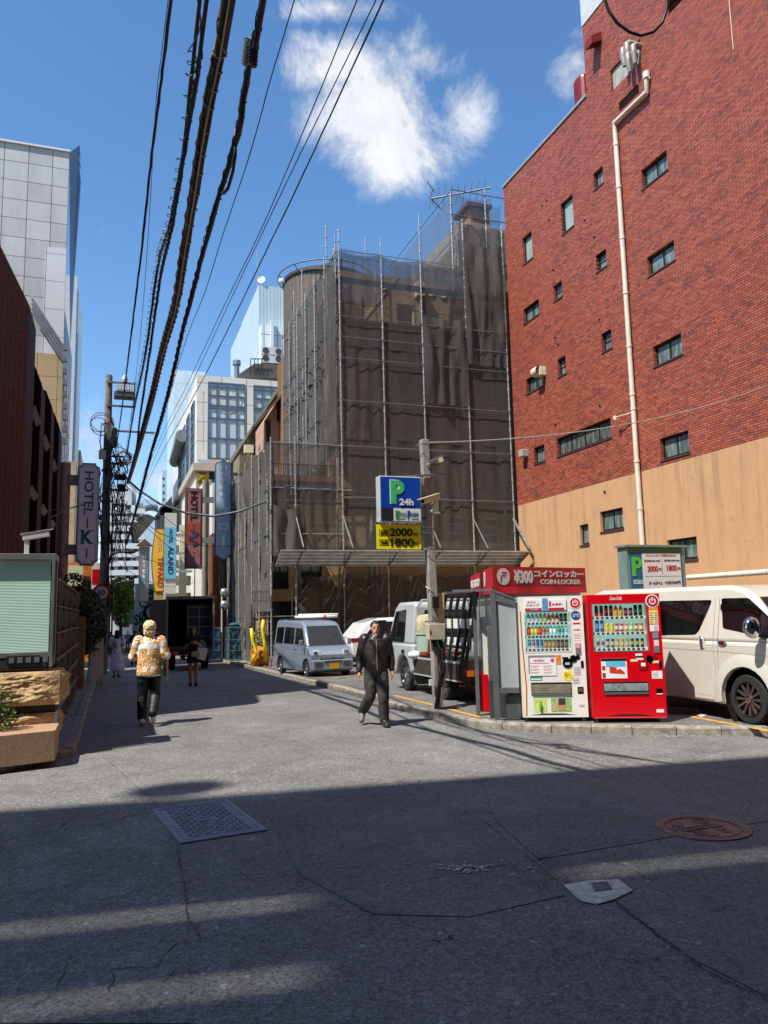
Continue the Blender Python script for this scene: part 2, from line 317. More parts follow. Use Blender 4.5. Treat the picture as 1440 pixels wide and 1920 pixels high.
# asphalt ----------------------------------------------------
def asphalt(name,c0,c1,crack=.5,seed=0,spk=1.0):
    m=bpy.data.materials.new(name); m.use_nodes=True; nt=m.node_tree; N=nt.nodes; L=nt.links; p=N['Principled BSDF']
    g=N.new('ShaderNodeNewGeometry')
    def nz(s,d=4,r=.6,dist=0):
        n=N.new('ShaderNodeTexNoise'); n.inputs['Scale'].default_value=s; n.inputs['Detail'].default_value=d; n.inputs['Roughness'].default_value=r; n.inputs['Distortion'].default_value=dist; L.new(g.outputs['Position'],n.inputs['Vector']); return n.outputs['Fac']
    def mr(x,a,b,c,d):
        n=N.new('ShaderNodeMapRange'); n.inputs[1].default_value=a; n.inputs[2].default_value=b; n.inputs[3].default_value=c; n.inputs[4].default_value=d; L.new(x,n.inputs[0]); return n.outputs[0]
    def mul(a,b,op='MULTIPLY'):
        n=N.new('ShaderNodeMath'); n.operation=op; L.new(a,n.inputs[0]); 
        if isinstance(b,float): n.inputs[1].default_value=b
        else: L.new(b,n.inputs[1])
        return n.outputs[0]
    big=mr(nz(.35,6,.7),.3,.7,.78,1.2); mid=mr(nz(3.0,6,.75,.6),.3,.7,.84,1.14)
    v=N.new('ShaderNodeTexVoronoi'); v.inputs['Scale'].default_value=85; L.new(g.outputs['Position'],v.inputs['Vector'])
    sp=N.new('ShaderNodeSeparateColor'); L.new(v.outputs['Color'],sp.inputs[0])
    v2=N.new('ShaderNodeTexVoronoi'); v2.inputs['Scale'].default_value=38; L.new(g.outputs['Position'],v2.inputs['Vector'])
    sp2=N.new('ShaderNodeSeparateColor'); L.new(v2.outputs['Color'],sp2.inputs[0])
    stone=mul(mr(sp.outputs[0],0,1,1-.42*spk,1+.42*spk),mr(sp2.outputs[1],.0,1,1-.2*spk,1+.2*spk))
    # a few bright chips
    chip=mr(sp2.outputs[0],.992,.998,0.,1.0)
    ramp=N.new('ShaderNodeMixRGB'); L.new(mr(nz(1.1,7,.7),.35,.65,0,1),ramp.inputs[0]); ramp.inputs[1].default_value=C4(c0); ramp.inputs[2].default_value=C4(c1)
    # cracks
    wv=N.new('ShaderNodeTexNoise'); wv.inputs['Scale'].default_value=1.7; wv.inputs['Detail'].default_value=5; L.new(g.outputs['Position'],wv.inputs['Vector'])
    ad=N.new('ShaderNodeVectorMath'); ad.operation='MULTIPLY_ADD'; L.new(wv.outputs['Color'],ad.inputs[0]); ad.inputs[1].default_value=(.9,.9,0); L.new(g.outputs['Position'],ad.inputs[2])
    vc=N.new('ShaderNodeTexVoronoi'); vc.feature='DISTANCE_TO_EDGE'; vc.inputs['Scale'].default_value=.62; L.new(ad.outputs[0],vc.inputs['Vector'])
    wid=mr(nz(.5,3),.48,.72,0,.011*crack)
    lt=N.new('ShaderNodeMath'); lt.operation='LESS_THAN'; L.new(vc.outputs['Distance'],lt.inputs[0]); L.new(wid,lt.inputs[1])
    br=N.new('ShaderNodeMath'); br.operation='MULTIPLY'; L.new(lt.outputs[0],br.inputs[0]); L.new(mr(nz(30,2),.4,.55,.35,1),br.inputs[1])
    tot=mul(mul(big,mid),stone); tot=mul(tot,chip,'ADD')
    mu=N.new('ShaderNodeVectorMath'); mu.operation='SCALE'; L.new(ramp.outputs[0],mu.inputs[0]); L.new(tot,mu.inputs['Scale'])
    mx=N.new('ShaderNodeMixRGB'); L.new(br.outputs[0],mx.inputs[0]); L.new(mu.outputs[0],mx.inputs[1]); mx.inputs[2].default_value=(.012,.012,.013,1); L.new(mx.outputs[0],p.inputs['Base Color'])
    p.inputs['Roughness'].default_value=.82; p.inputs['Specular IOR Level'].default_value=.35
    b=N.new('ShaderNodeBump'); b.inputs['Strength'].default_value=.55; b.inputs['Distance'].default_value=.006; L.new(mul(sp.outputs[0],nz(60,3),'ADD'),b.inputs['Height']); L.new(b.outputs[0],p.inputs['Normal'])
    return m
AS=asphalt('worn asphalt',(.132,.129,.122),(.186,.181,.171)); AS2=asphalt('newer asphalt patch',(.13,.127,.121),(.172,.168,.16),.2,1,.8); AS3=asphalt('car park asphalt',(.115,.113,.109),(.165,.162,.155),.4,2,.8)
PAINTY=pm('worn yellow paint','d69a2a',.7,0,.3,9); PAINTW=pm('worn white paint','b8b8b2',.8,0,.35,12)
# ------------------------------------------------------------ ground
YS=[-60,-10,0,5,10,17,25,35,50,70,100,150,400]
g=MB()
for a,b in zip(YS[:-1],YS[1:]):
    g.add([(-300,a,gz(a)-.16),(300,a,gz(a)-.16),(300,b,gz(b)-.16),(-300,b,gz(b)-.16)],[(0,1,2,3)])
S(g,'ground',DCONC)
r=MB()
for a,b in zip(YS[:-1],YS[1:]):
    x0a=-30 if a<8 else -.4; x1a=30 if a<8 else 5.0
    if b<=10 and a<5: r.add([(-30,a,gz(a)),(30,a,gz(a)),(30,b,gz(b)),(-30,b,gz(b))],[(0,1,2,3)])
    elif a==5: r.add([(-30,a,0),(30,a,0),(30,10.2,0),(-30,10.2,0)],[(0,1,2,3)])
    elif a==10: r.add([(-12,10.2,0),(12,10.2,0),(12,17,0),(-12,17,0)],[(0,1,2,3)])
    else: r.add([(-.9,a,gz(a)),(5.3,a,gz(a)),(5.3,b,gz(b)),(-.9,b,gz(b))],[(0,1,2,3)])
S(r,'road',AS)
def flat(pts,name,m,off=.004,use_px=True):
    """thin sheet on the ground from photo points"""
    P=[G(*p) if use_px else V((p[0],p[1],gz(p[1]))) for p in pts]
    mb=MB(); mb.poly([p+V((0,0,off)) for p in P]); 
    o=mb.build(name,m); 
    me=o.data
    if me.polygons[0].normal.z<0: me.flip_normals()
    return S_(o)
def S_(o): o['kind']='structure'; return o
def slabpoly(pts,top,bot,name,m,off=.1):
    mb=MB(); tri=tessellate_polygon([[V((x,y,0)) for x,y in pts]]); n=len(pts)
    # split along Y for the slope
    P=[V((x,y,gz(y)+top)) for x,y in pts]; Q=[V((x,y,gz(y)+bot)) for x,y in pts]
    mb.add(P+Q,[tuple(t) for t in tri]+[(i,(i+1)%n,n+(i+1)%n,n+i) for i in range(n)])
    o=mb.build(name,m); bm=bmesh.new(); bm.from_mesh(o.data); bmesh.ops.recalc_face_normals(bm,faces=bm.faces); bm.to_mesh(o.data); bm.free(); return S_(o)
# kerb lines (front edge on the road)
KR=[(4.98,60),(4.98,40),(4.98,28),(4.98,20),(4.97,16),(4.95,13.6),(5.02,12.3),(5.2,11.1),(5.5,10.5),(6.0,9.95),(6.9,9.3),(8.4,8.38),(10.5,7.2),(14,5.3),(20,2.2)]
LOT=[(x+.13,y+.07) for x,y in KR]
slabpoly([(x,y) for x,y in LOT if y<30]+[(30,2.2),(30,30),(5.11,30)],.105,-.1,'car_park',AS3)
slabpoly([(5.11,30),(9,30),(9,60),(5.11,60)],.1,-.1,'pavement',CONC)
KM=pm('kerb stone','8b8477',.9,0,.45,9,.5,60)
def kerb(pts,side,name,h=.12,w=.13):
    mb=MB(); L=[]; 
    seg=[]
    for a,b in zip(pts[:-1],pts[1:]):
        a,b=V(a),V(b); d=(b-a).length; k=max(1,round(d/.62))
        for i in range(k): seg.append((a.lerp(b,i/k),a.lerp(b,(i+1)/k)))
    rr=random.Random(3)
    for a,b in seg:
        if abs(a.y)>45: continue
        t=(b-a).normalized(); n=V((-t.y,t.x))*side; a2=a+t*.006; b2=b-t*.006; hh=h+rr.uniform(-.008,.006); pr=[]
        for p in (a2,b2):
            z=gz(p.y)
            pr.append([V((p.x,p.y,z-.08)),V((p.x,p.y,z+hh-.03)),V((p.x+n.x*.02,p.y+n.y*.02,z+hh-.008)),V((p.x+n.x*.04,p.y+n.y*.04,z+hh)),V((p.x+n.x*w,p.y+n.y*w,z+hh)),V((p.x+n.x*w,p.y+n.y*w,z-.08))])
        mb.loft(pr)
    o=S(mb,name,KM); bm=bmesh.new(); bm.from_mesh(o.data); bmesh.ops.recalc_face_normals(bm,faces=bm.faces); bm.to_mesh(o.data); bm.free()
kerb(KR,1,'kerb_right')
KL=[(-6,7.9),(-1.3,10.25),(-.42,11.2),(-.4,13),(-.4,20),(-.4,30),(-.4,60)]
kerb(KL,1,'kerb_left',.1,.15)
slabpoly([(x-.12,y+.03) for x,y in KL]+[(-8,60),(-30,8)],.09,-.1,'pavement',pm('grey paving','7d7a74',.85,0,.25,2,.3,30))
# concrete gutter on the left, newer strips and patches
GUT=pm('gutter concrete','6b6862',.85,0,.25,5,.3,60)
mb=MB()
for i in range(60):
    a=11.3+i*.6; b=a+.592; mb.add([(-.39,a,gz(a)+.004),(.02,a,gz(a)+.004),(.02,b,gz(b)+.004),(-.39,b,gz(b)+.004)],[(0,1,2,3)])
S(mb,'gutter',GUT)
S(MB().add([(.02,14,.005),(.62,14,.005),(.62,19.2,-.04),(.02,19.2,-.04)],[(0,1,2,3)]),'road_patch',AS2)
flat([(0,1600),(0,1480),(190,1417),(300,1520),(320,1590),(350,1700),(360,1920),(0,1920)],'road_patch',asphalt('road patch left',(.132,.129,.123),(.188,.183,.173),.8,3))
flat([(720,1478),(845,1472),(905,1535),(1010,1640),(1060,1680),(880,1720),(700,1715),(560,1640),(490,1500)],'road_patch',AS2,.005)
flat([(900,1460),(1440,1420),(1440,1540),(1260,1570),(1010,1612),(930,1540)],'road_patch',AS2,.005)
flat([(1160,1700),(1440,1660),(1440,1870),(1300,1800)],'road_patch',AS2,.005)
# cracks and seams as thin dark fillings
TAR=pm('crack','262627',.95,0,.2)
def crack(pts,w=.008,jit=.03,name='road_crack',m=None,off=.009):
    P=[G(*p) for p in pts]; Q=[]
    rr=random.Random(int(pts[0][0]*7+pts[0][1]))
    for a,b in zip(P[:-1],P[1:]):
        k=max(2,int((b-a).length/.035))
        for i in range(k): 
            q=a.lerp(b,i/k); Q.append(q+V((rr.uniform(-jit,jit)*.35,rr.uniform(-jit,jit)*.35,off)))
    Q.append(P[-1]+V((0,0,off))); mb=MB()
    L=[];
    for i,q in enumerate(Q):
        t=(Q[min(i+1,len(Q)-1)]-Q[max(i-1,0)]).normalized(); n=V((-t.y,t.x,0)); ww=w*.38*(.2+rr.random()*1.2)*(.4 if i in (0,len(Q)-1) else 1)
        L.append((q+n*ww,q-n*ww))
    for (a,b),(c,d) in zip(L[:-1],L[1:]): mb.add([a,b,d,c],[(0,1,2,3)])
    o=mb.build(name,m or TAR)
    if o.data.polygons[0].normal.z<0: o.data.flip_normals()
    S_(o)
for p,w,j in (([(190,1417),(300,1515)],.006,.004),([(333,1590),(345,1660),(352,1720),(380,1765)],.008,.02),([(700,1715),(600,1690),(500,1700),(380,1715)],.005,.03),([(720,1450),(905,1540),(980,1600),(1055,1662)],.006,.02),([(1150,1690),(1210,1735),(1262,1780),(1320,1820),(1440,1880)],.014,.03),([(1262,1790),(1210,1805),(1150,1800)],.008,.03),([(720,1665),(860,1640),(1010,1612),(1080,1590),(1260,1570)],.007,.03),([(1410,1550),(1440,1545)],.006,.02),([(880,1722),(980,1705),(1080,1695)],.005,.03),([(60,1890),(105,1860),(130,1800),(200,1790)],.007,.03),([(200,1875),(215,1820),(290,1815),(330,1770),(380,1765),(460,1740)],.007,.04),([(190,1632),(245,1615),(290,1605)],.009,.03),([(0,1700),(60,1675),(150,1660)],.007,.03),([(870,1508),(1000,1505),(1070,1492),(1060,1480)],.006,.03),([(180,1690),(240,1680),(310,1650)],.006,.03),([(330,1820),(300,1850)],.007,.03),([(1210,1810),(1260,1850),(1330,1900)],.005,.04)):
    crack(p,w,j)
crack([(520,1370),(600,1405),(660,1440),(720,1470)],.006,.004,'road_joint',pm('pale seam','a8a296',.9,0,.3,20),.007)
crack([(197,1405),(200,1360),(205,1300)],.006,.004)
# white paint scuffs
def scuff(cx,cy,n,w,h):
    mb=MB(); rr=random.Random(cx)
    for i in range(n):
        p=G(cx+rr.gauss(0,w),cy+rr.gauss(0,h))+V((0,0,.012)); s=rr.uniform(.006,.022); a=rr.random()*6
        mb.poly([p+V((math.cos(a+k*1.57)*s,math.sin(a+k*1.57)*s*.6,0)) for k in range(4)])
    S(mb,'paint_scuff',PAINTW)
scuff(880,1630,150,18,3); scuff(1005,1628,12,14,5); scuff(1250,1382,90,50,2)
# lot lines
def strip(p,q,w,name,m,off=.109):
    a=G(*p,.105); b=G(*q,.105); t=(b-a).normalized(); n=V((-t.y,t.x,0))*w/2; k=int((b-a).length/.4)+1; mb=MB()
    for i in range(k):
        c=a.lerp(b,i/k); d=a.lerp(b,(i+1)/k)
        mb.add([c+n,c-n,d-n,d+n],[(0,1,2,3)])
    for v in mb.v: v.z=gz(v.y)+off
    o=S(mb,name,m)
    if o.data.polygons[0].normal.z<0: o.data.flip_normals()
strip((738,1304),(800,1319),.09,'parking_line',PAINTY); strip((800,1319),(900,1345),.09,'parking_line',PAINTY); strip((1296,1344),(1560,1392),.1,'parking_line',PAINTY)
strip((560,1266),(665,1262),.08,'parking_line',PAINTY); strip((580,1280),(690,1262),.06,'parking_line',PAINTY)
# litter: pale specks on the road
mb=MB(); rr=random.Random(5)
for i in range(60):
    p=G(rr.uniform(0,1440),rr.uniform(1480,1915)); s=rr.uniform(.002,.005); mb.sph(p+V((0,0,.012)),(s*1.4,s,s*.5),6,4)
tag(mb.build('gravel_speck',PAINTW),kind='stuff')
# ------------------------------------------------------------ covers in the road
IRON=pm('cast iron cover','85828a',.5,.3,.25,8,.4,60); RIRON=pm('brown cast iron cover','8a685c',.6,.25,.3,8,.4,60)
A,B,C_,D=[G(*p) for p in ((298,1517),(438,1500),(488,1560),(322,1588))]
t=thing('manhole_cover','rectangular dark iron cover with raised weave pattern, flush in the asphalt','manhole cover',((A+C_)/2).to_tuple())
cen=(A+B+C_+D)/4; ux=((B-A)+(C_-D)).normalized(); uy=V((-ux.y,ux.x,0)); hw=((B-A).length+(C_-D).length)/4; hh=((A-D).length+(B-C_).length)/4*.98
f=MB(); Zv=V((0,0,1))
for s in (-1,1):
    f.ob(cen+uy*s*(hh-.02)+Zv*.009,ux*hw,uy*.02,Zv*.006); f.ob(cen+ux*s*(hw-.02)+Zv*.0085,uy*(hh-.045),ux*.02,Zv*.0055)
    f.ob(cen+uy*s*(hh-.065)+Zv*.0088,ux*(hw-.06),uy*.012,Zv*.005); f.ob(cen+ux*s*(hw-.065)+Zv*.0083,uy*(hh-.09),ux*.012,Zv*.0045)
f.build('frame',IRON,t)
p_=MB(); p_.ob(cen+Zv*.006,ux*(hw-.004),uy*(hh-.004),Zv*.0035)
nx,ny=12,18
for i in range(nx):
    for j in range(ny):
        x=(i+.5)/nx*2-1; y=(j+.5)/ny*2-1
        if (x*hw)**2/.018+(y*hh)**2/.011<1: continue
        c=cen+ux*x*(hw-.1)+uy*y*(hh-.1)+Zv*.0115
        a,b=(ux*.022,uy*.006) if (i+j)%2 else (ux*.007,uy*.02)
        p_.ob(c,a,b,Zv*.004)
p_.lathe([(.075,.009),(.075,.016),(.062,.016),(.062,.009)],cen,24); p_.lathe([(.03,.009),(.03,.015),(.0,.015)],cen,16)
p_.build('plate',IRON,t)
c=G(1318,1553); t=thing('manhole_cover','round reddish brown iron cover with ornamental relief in the right of the road','manhole cover',c.to_tuple())
rad=.36; f=MB(); f.lathe([(rad,0.003),(rad,.012),(rad-.03,.012),(rad-.03,.006)],c,48); f.build('frame',RIRON,t)
p_=MB(); p_.lathe([(rad-.033,.005),(rad-.033,.012),(rad-.06,.012),(rad-.06,.007),(0,.007)],c,48)
for k in range(36):
    a=k/36*6.283; e=V((math.cos(a),math.sin(a),0)); p_.ob(c+e*(rad-.075)+Zv*.01,e*.009,V((-e.y,e.x,0))*.017,Zv*.004)
rr=random.Random(11)
for s in (-1,1):
  for k in range(9):
    a0=rr.uniform(0,6.28); cc=c+V((s*rr.uniform(.06,.19),rr.uniform(-.18,.18),.009)); r0=rr.uniform(.02,.06)
    pts=[cc+V((math.cos(a0+q*.5)*(r0+q*.003),math.sin(a0+q*.5)*(r0+q*.003),0)) for q in range(9)]
    if all((p-c).length<rad-.09 for p in pts): p_.tube(pts,.006,5)
for dy in (-.035,.035): p_.ob(c+V((0,dy,.01)),V((.17,0,0)),V((0,.006,0)),Zv*.005)
for k in range(8): p_.ob(c+V((-.15+k*.043,0,.01)),V((.006,0,0)),V((0,.03,0)),Zv*.004)
p_.build('plate',RIRON,t)
pts=[G(*p)+Zv*.006 for p in ((1058,1662),(1105,1654),(1160,1652),(1187,1672),(1150,1690),(1120,1698),(1090,1692),(1075,1680))]
t=thing('valve_box','small square iron valve lid set in a pale chipped concrete patch','valve cover',pts[0].to_tuple())
o=MB().prism(pts,(0,0,.006)); o.build('concrete_surround',pm('pale concrete','c8c3b6',.9,0,.3,12,.5,60),t)
q=[G(*p)+Zv*.0135 for p in ((1108,1660),(1138,1658),(1148,1672),(1116,1676))]
o=MB().prism(q,(0,0,.004)); 
for k in range(4): a=q[0].lerp(q[3],(k+.5)/4); b=q[1].lerp(q[2],(k+.5)/4); o.bar(a+Zv*.006,b+Zv*.006,.008,.004)
o.build('lid',IRON,t)
# ============================================================ LEFT SIDE
Zv=V((0,0,1)); Xv=V((1,0,0)); Yv=V((0,1,0))
TILE=brickmat('maroon tiles','x',.075,.125,.006,'2f0c10','380f13','120505',off=0,rough=.6,stain=.2)
TILEY=brickmat('maroon tiles side','y',.075,.125,.006,'2f0c10','380f13','120505',off=0,rough=.6,stain=.2)
t=thing('tiled_building','dark maroon tiled building with sloping roof edge and stepped bays, left foreground','building',(-3,16,0))
mb=MB(); Y0=14.0
mb.prism([(-1.45,Y0,0),(-1.45,Y0,7.15),(-1.52,Y0,7.3),(-2.05,Y0,8.4),(-4.9,Y0,13.5),(-4.9,Y0,16.9),(-12,Y0,16.9),(-12,Y0,0)],(0,1.15,0),0)
mb.box((-12,Y0+1.15,0),(-5.2,29,16.9),0)  # unseen tall mass out of frame, put in to throw shade over the street
mb.box((-5.2,Y0+1.15,0),(-1.95,24.5,6.6),1)
o=mb.build('wall',[TILE,TILEY],t)
# side faces take the YZ material
for p in o.data.polygons:
    p.material_index=1 if abs(p.normal.x)>.7 else 0
for i,(a,zt) in enumerate(((16.6,6.9),(19.3,7.15),(22.0,7.3))):
    m2=MB(); m2.prism([(-1.95,a,0),(-1.45,a,0),(-1.45,a,zt-.35),(-1.58,a,zt),(-1.95,a,zt+.1)],(0,.95,0))
    o=m2.build('bay',[TILE,TILEY],t)
    for p in o.data.polygons: p.material_index=1 if abs(p.normal.x)>.7 else 0
for a in (15.2,17.6,20.3):
    for z in (.9,2.5,4.1,5.6):
        m2=MB(); m2.prism([(-1.94,a,z),(-1.5,a,z),(-1.42,a,z+.12),(-1.94,a,z+.42)],(0,1.3,0)); m2.build('balcony_ledge',pm('dark tile ledge','2a1013',.4,0,.2),t)
        w=MB(); w.box((-1.96,a+.15,z+.5),(-1.9,a+1.1,z+1.3)); w.build('window',BLKG,t)
# ---- grey panel building
PAN=brickmat('grey facade panels','x',.96,.86,.012,'b9bbb6','cfd0ca','4c4c4c',off=0,rough=.6,stain=.3)
PANW=brickmat('white facade panels','x',1.0,1.25,.012,'d9dbda','e2e3e1','6c6c6c',off=0,rough=.45,stain=.06)
TANP=brickmat('sand stone panels','x',.8,1.0,.01,'bfa67c','c8b08a','6d5a40',off=0,rough=.8,stain=.15)
SIDEP=brickmat('grey blue side panels','y',1.1,.42,.03,'7d8893','8d97a2','454c55',off=0,rough=.35,stain=.2)
YP=34.5
tr=OY(130,286,YP); t=thing('office_building','tall grey panel-clad building with jagged metal fin, behind the maroon building','building',(-5,40,0))
mb=MB(); X1=tr.x; ztop=tr.z; zb=OY(120,655,YP).z
wall(mb,(-12,YP,0),(1,0,0),(0,-1,0),12+X1,ztop,[],.1,0,0)
o=mb.build('front_cladding',PAN,t)
m2=MB(); xs=OY(85,500,YP).x; m2.box((xs,YP-.03,OY(100,640,YP).z*0+13.0),(X1+.01,YP+.02,OY(100,465,YP).z)); m2.build('front_cladding',PANW,t)
m2=MB(); m2.box((-6,YP-.05,0),(X1+.02,YP+.04,13.0)); m2.build('base_cladding',TANP,t)
m2=MB(); m2.box((X1-.05,YP+.04,0),(X1,YP+.3,ztop-.8)); m2.box((-12,YP+.05,ztop-.3),(X1,YP+.3,ztop-.02));  m2.box((-8,YP+.31,0),(X1-.01,41.5,15.2)); m2.build('side_cladding',SIDEP,t)
m2=MB(); m2.box((-12,YP-.08,ztop),(X1+.04,YP+.5,ztop+.09)); m2.build('coping',pm('bright coping','e0e0de',.4,0,.03),t)
# fin
a=OY(130,287,YP+.3); b=OY(149,272,YP+1.2); c=OY(151,335,YP+1.2); d=OY(131,640,YP+.6)
m2=MB(); m2.prism([a,b,OY(150,292,YP+1.2),OY(147,296,YP+1.2),OY(151,308,YP+1.2),OY(148,314,YP+1.2),c,OY(138,520,YP+1),d],(0.02,.25,0)); m2.build('metal_fin',pm('brushed fin','7f848a',.3,.6,.1),t)
m2=MB()
for k in range(4):
    p=OY(60,560+k*9,YP-.2); q=OY(119,650+k*9,YP-.2); m2.bar(p,q,.09,.09)
m2.build('sloping_rail',pm('grey rail','8c8c8a',.4,.5,.1),t)
for k in range(9):
    m2=MB(); q=OY(121,652+k*22,YP-.15); m2.box((q.x-.08,YP-.25,q.z-.1),(q.x+.1,YP,q.z+.15)); m2.build('corner_louvre',pm('grey rail','8c8c8a',.4,.5,.1),t)
# windows on the street face
for k in range(3):
    for j in range(4):
        y=35.6+k*1.8; z=2+j*2.9
        m2=MB(); m2.box((X1-.02,y,z),(X1+.03,y+1.2,z+1.9)); m2.build('window',GB,t)
# next block behind it
t=thing('narrow_building','slim pale building whose edge shows just past the grey panel building','building',(-3,62,-1))
a=OY(136,517,60); b=OY(147,530,60); m2=MB(); m2.box((-9,60,-1),(a.x+.35,70,a.z)); m2.build('wall',pm('pale facade','b9bfc0',.6,0,.1),t)
m2=MB(); m2.box((a.x+.35,60.2,6),(b.x,61,b.z-.6)); m2.box((b.x-.15,60.1,12),(b.x+.1,60.6,b.z-4)); m2.build('side_panel',pm('blue grey panel','8fa3b8',.3,.3,.1),t)
# orange and cream shops on the left beyond the hotel sign
def simplebldg(name,label,x0,x1,y0,y1,z1,m,ops=[],wm=None,face='x',cat='building',gm=None,z0=-3,nx=2,ny=1,dep=.15,fw=.05):
    """box building with windows on its front (-Y) face given as (x0,z0,x1,z1)"""
    t=thing(name,label,cat,((x0+x1)/2,(y0+y1)/2,z0)); mb=MB()
    if face=='x':
        wall(mb,(x0,y0,z0),(1,0,0),(0,-1,0),x1-x0,z1-z0,[(a-x0,b-z0,c-x0,d-z0) for a,b,c,d in ops],dep)
        mb.box((x0,y0+dep+.01,z0),(x1,y1,z1-.001))
    mb.build('wall',m,t)
    for r in ops: window(t,(x0,y0,z0),(1,0,0),(0,-1,0),(r[0]-x0,r[1]-z0,r[2]-x0,r[3]-z0),dep,nx,ny,wm or ALU,gm or GD,fw_=fw)
    return t
a=OY(137,870,45); b=OY(185,1095,45)
t=simplebldg('shop_building','orange fronted shop building below the green-lettered hotel sign',-5,b.x,45,52,OY(180,1055,45).z,pm('orange render','b86a1e',.8,0,.15))
m2=MB(); p=OY(128,1060,44.8); q=OY(155,1098,44.8); m2.box((p.x,44.7,q.z),(q.x,44.85,p.z)); m2.build('sign_panel',pm('cream panel','cfc9a8',.5,0,.05),t)
p=OY(155,1090,44.6); q=OY(178,1140,44.6); m2=MB(); m2.box((p.x,44.4,q.z),(q.x,44.8,p.z)); m2.build('doorway',BLK,t)
t=simplebldg('shop_building','cream and green building edge squeezed behind the green-lettered hotel sign',-7,OY(142,860,52).x,52.5,60,OY(138,862,52).z,pm('cream render','a89a80',.8,0,.25))
t=simplebldg('apartment_building','tall tan apartment side far down the left pavement',-9,OY(146,860,66).x,71,80,OY(140,865,71).z+1,pm('tan render','9f8a70',.8,0,.2),[(OY(139,y,71).x,OY(139,y,71).z-.8,OY(145,y,71).x,OY(139,y,71).z) for y in (880,905,930,955,980,1005)])
# ---- display case on stone wall
FRM=pm('stainless case frame','9a9a96',.35,.7,.15); 
t=thing('display_case','shuttered glass display case with pale green blind on the stone wall','display case',(-1.3,11.2,1.1))
Yd=11.12
def dz(px,py,Y=Yd): return OY(px,py,Y)
tl=dz(0,1045); tr=dz(104,1045); br=dz(97,1222); bot=dz(100,1250)
mb=MB(); X0=-3.2
mb.box((X0,Yd,tr.z-.03),(tr.x+.01,Yd+.6,tr.z+.05)); mb.box((tr.x-.035,Yd,bot.z),(tr.x,Yd+.05,tr.z-.03)); mb.box((X0,Yd+.01,br.z-.06),(tr.x-.035,Yd+.06,br.z)); mb.box((tr.x-.035,Yd+.5,bot.z),(tr.x,Yd+.6,tr.z-.03))
mb.build('frame',FRM,t,bevel=.004)
mb=MB(); mb.box((X0,Yd+.02,bot.z),(tr.x-.01,Yd+.55,br.z-.06)); mb.build('base_panel',pm('dark slate panel','3c3f42',.35,.3,.15),t)
mb=MB(); l=dz(12,1232); q=dz(74,1243); mb.box((l.x,Yd+.005,q.z),(q.x,Yd+.02,l.z+.01)); mb.build('meter_panel',BLK,t)
mb=MB()
for k in range(5): 
    x=l.x+.03+k*.1; mb.box((x,Yd-.001,q.z+.01),(x+.06,Yd+.004,l.z-.01))
mb.build('dial',GREYP,t)
bl=MB(); n=60; zt=tr.z-.04; zz=br.z+.005; xr=dz(92,1150).x
for k in range(n): 
    a=zz+(zt-zz)*k/n; b=zz+(zt-zz)*(k+1)/n
    bl.add([(X0,Yd+.075,a),(xr,Yd+.075,a),(xr,Yd+.079,b-.002),(X0,Yd+.079,b-.002)],[(0,1,2,3)]); bl.add([(X0,Yd+.079,b-.002),(xr,Yd+.079,b-.002),(xr,Yd+.075,b),(X0,Yd+.075,b)],[(0,1,2,3)])
bl.build('roller_blind',pm('pale green blind','b2d4c4',.55,0,.03),t)
mb=MB(); mb.box((xr+.01,Yd+.03,zz),(tr.x-.04,Yd+.04,zt)); mb.build('glass_edge',pm('dark teal glass','1f3a3a',.05,0,0,spec=.8),t)
# stone wall below
ROCK=pm('rough sandstone','b89a70',.9,0,.3,5,1,26); GRAN=pm('pink granite','ab8b6e',.6,0,.4,55,.15,80); DROCK=pm('dark rough stone','3a3533',.9,0,.35,3,.9,12)
def rock(mb,a,b,seed,amp=.045,nx=110,nz_=44,face='y'):
    """rock-faced block: bulged displaced front"""
    x0,y0,z0=a; x1,y1,z1=b
    def disp(u,v,k): 
        e=min(1,8*min(u,1-u))*min(1,6*min(v,1-v)); 
        return (noise.fractal(V((u*5+seed,v*2.5+k,seed)),.7,2.3,7)*.5+.55)*amp*2*e
    mb.grid(lambda u,v: V((x0+(x1-x0)*u,y0-disp(u,v,0),z0+(z1-z0)*v)),nx,nz_)
    mb.grid(lambda u,v: V((x1+disp(u,v,3),y0+(y1-y0)*u,z0+(z1-z0)*v)),nx//2,nz_)
    mb.add([(x0,y0,z1),(x1,y0,z1),(x1,y1,z1),(x0,y1,z1)],[(0,1,2,3)])
t=thing('stone_wall','rough sandstone block wall with dark bands under the display case','wall',(-1.2,11.3,0))
mb=MB(); zA=dz(100,1258).z; zB=dz(110,1320).z; zC=dz(105,1335).z; zD=dz(100,1372).z; xe=dz(112,1290).x
rock(mb,(X0,Yd-.02,zB),(xe,Yd+.75,zA),1.3,.06); mb.build('upper_block',ROCK,t,smooth=60)
mb=MB(); mb.box((X0,Yd+.03,zC),(xe-.05,Yd+.7,zB)); mb.build('dark_band',pm('dark joint band','2d2a28',.7,0,.2),t)
mb=MB(); rock(mb,(X0,Yd,zD-.05),(xe-.04,Yd+.7,zC),4.1,.04,100,26); mb.box((X0,Yd+.02,0),(xe-.06,Yd+.68,zD-.04)); mb.build('lower_block',ROCK,t,smooth=35)
mb=MB(); a=G(112,1400,.09); mb.box((xe-.045,Yd-.05,.05),(xe-.015,Yd-.01,zC)); mb.build('trim_pipe',GREYP,t)
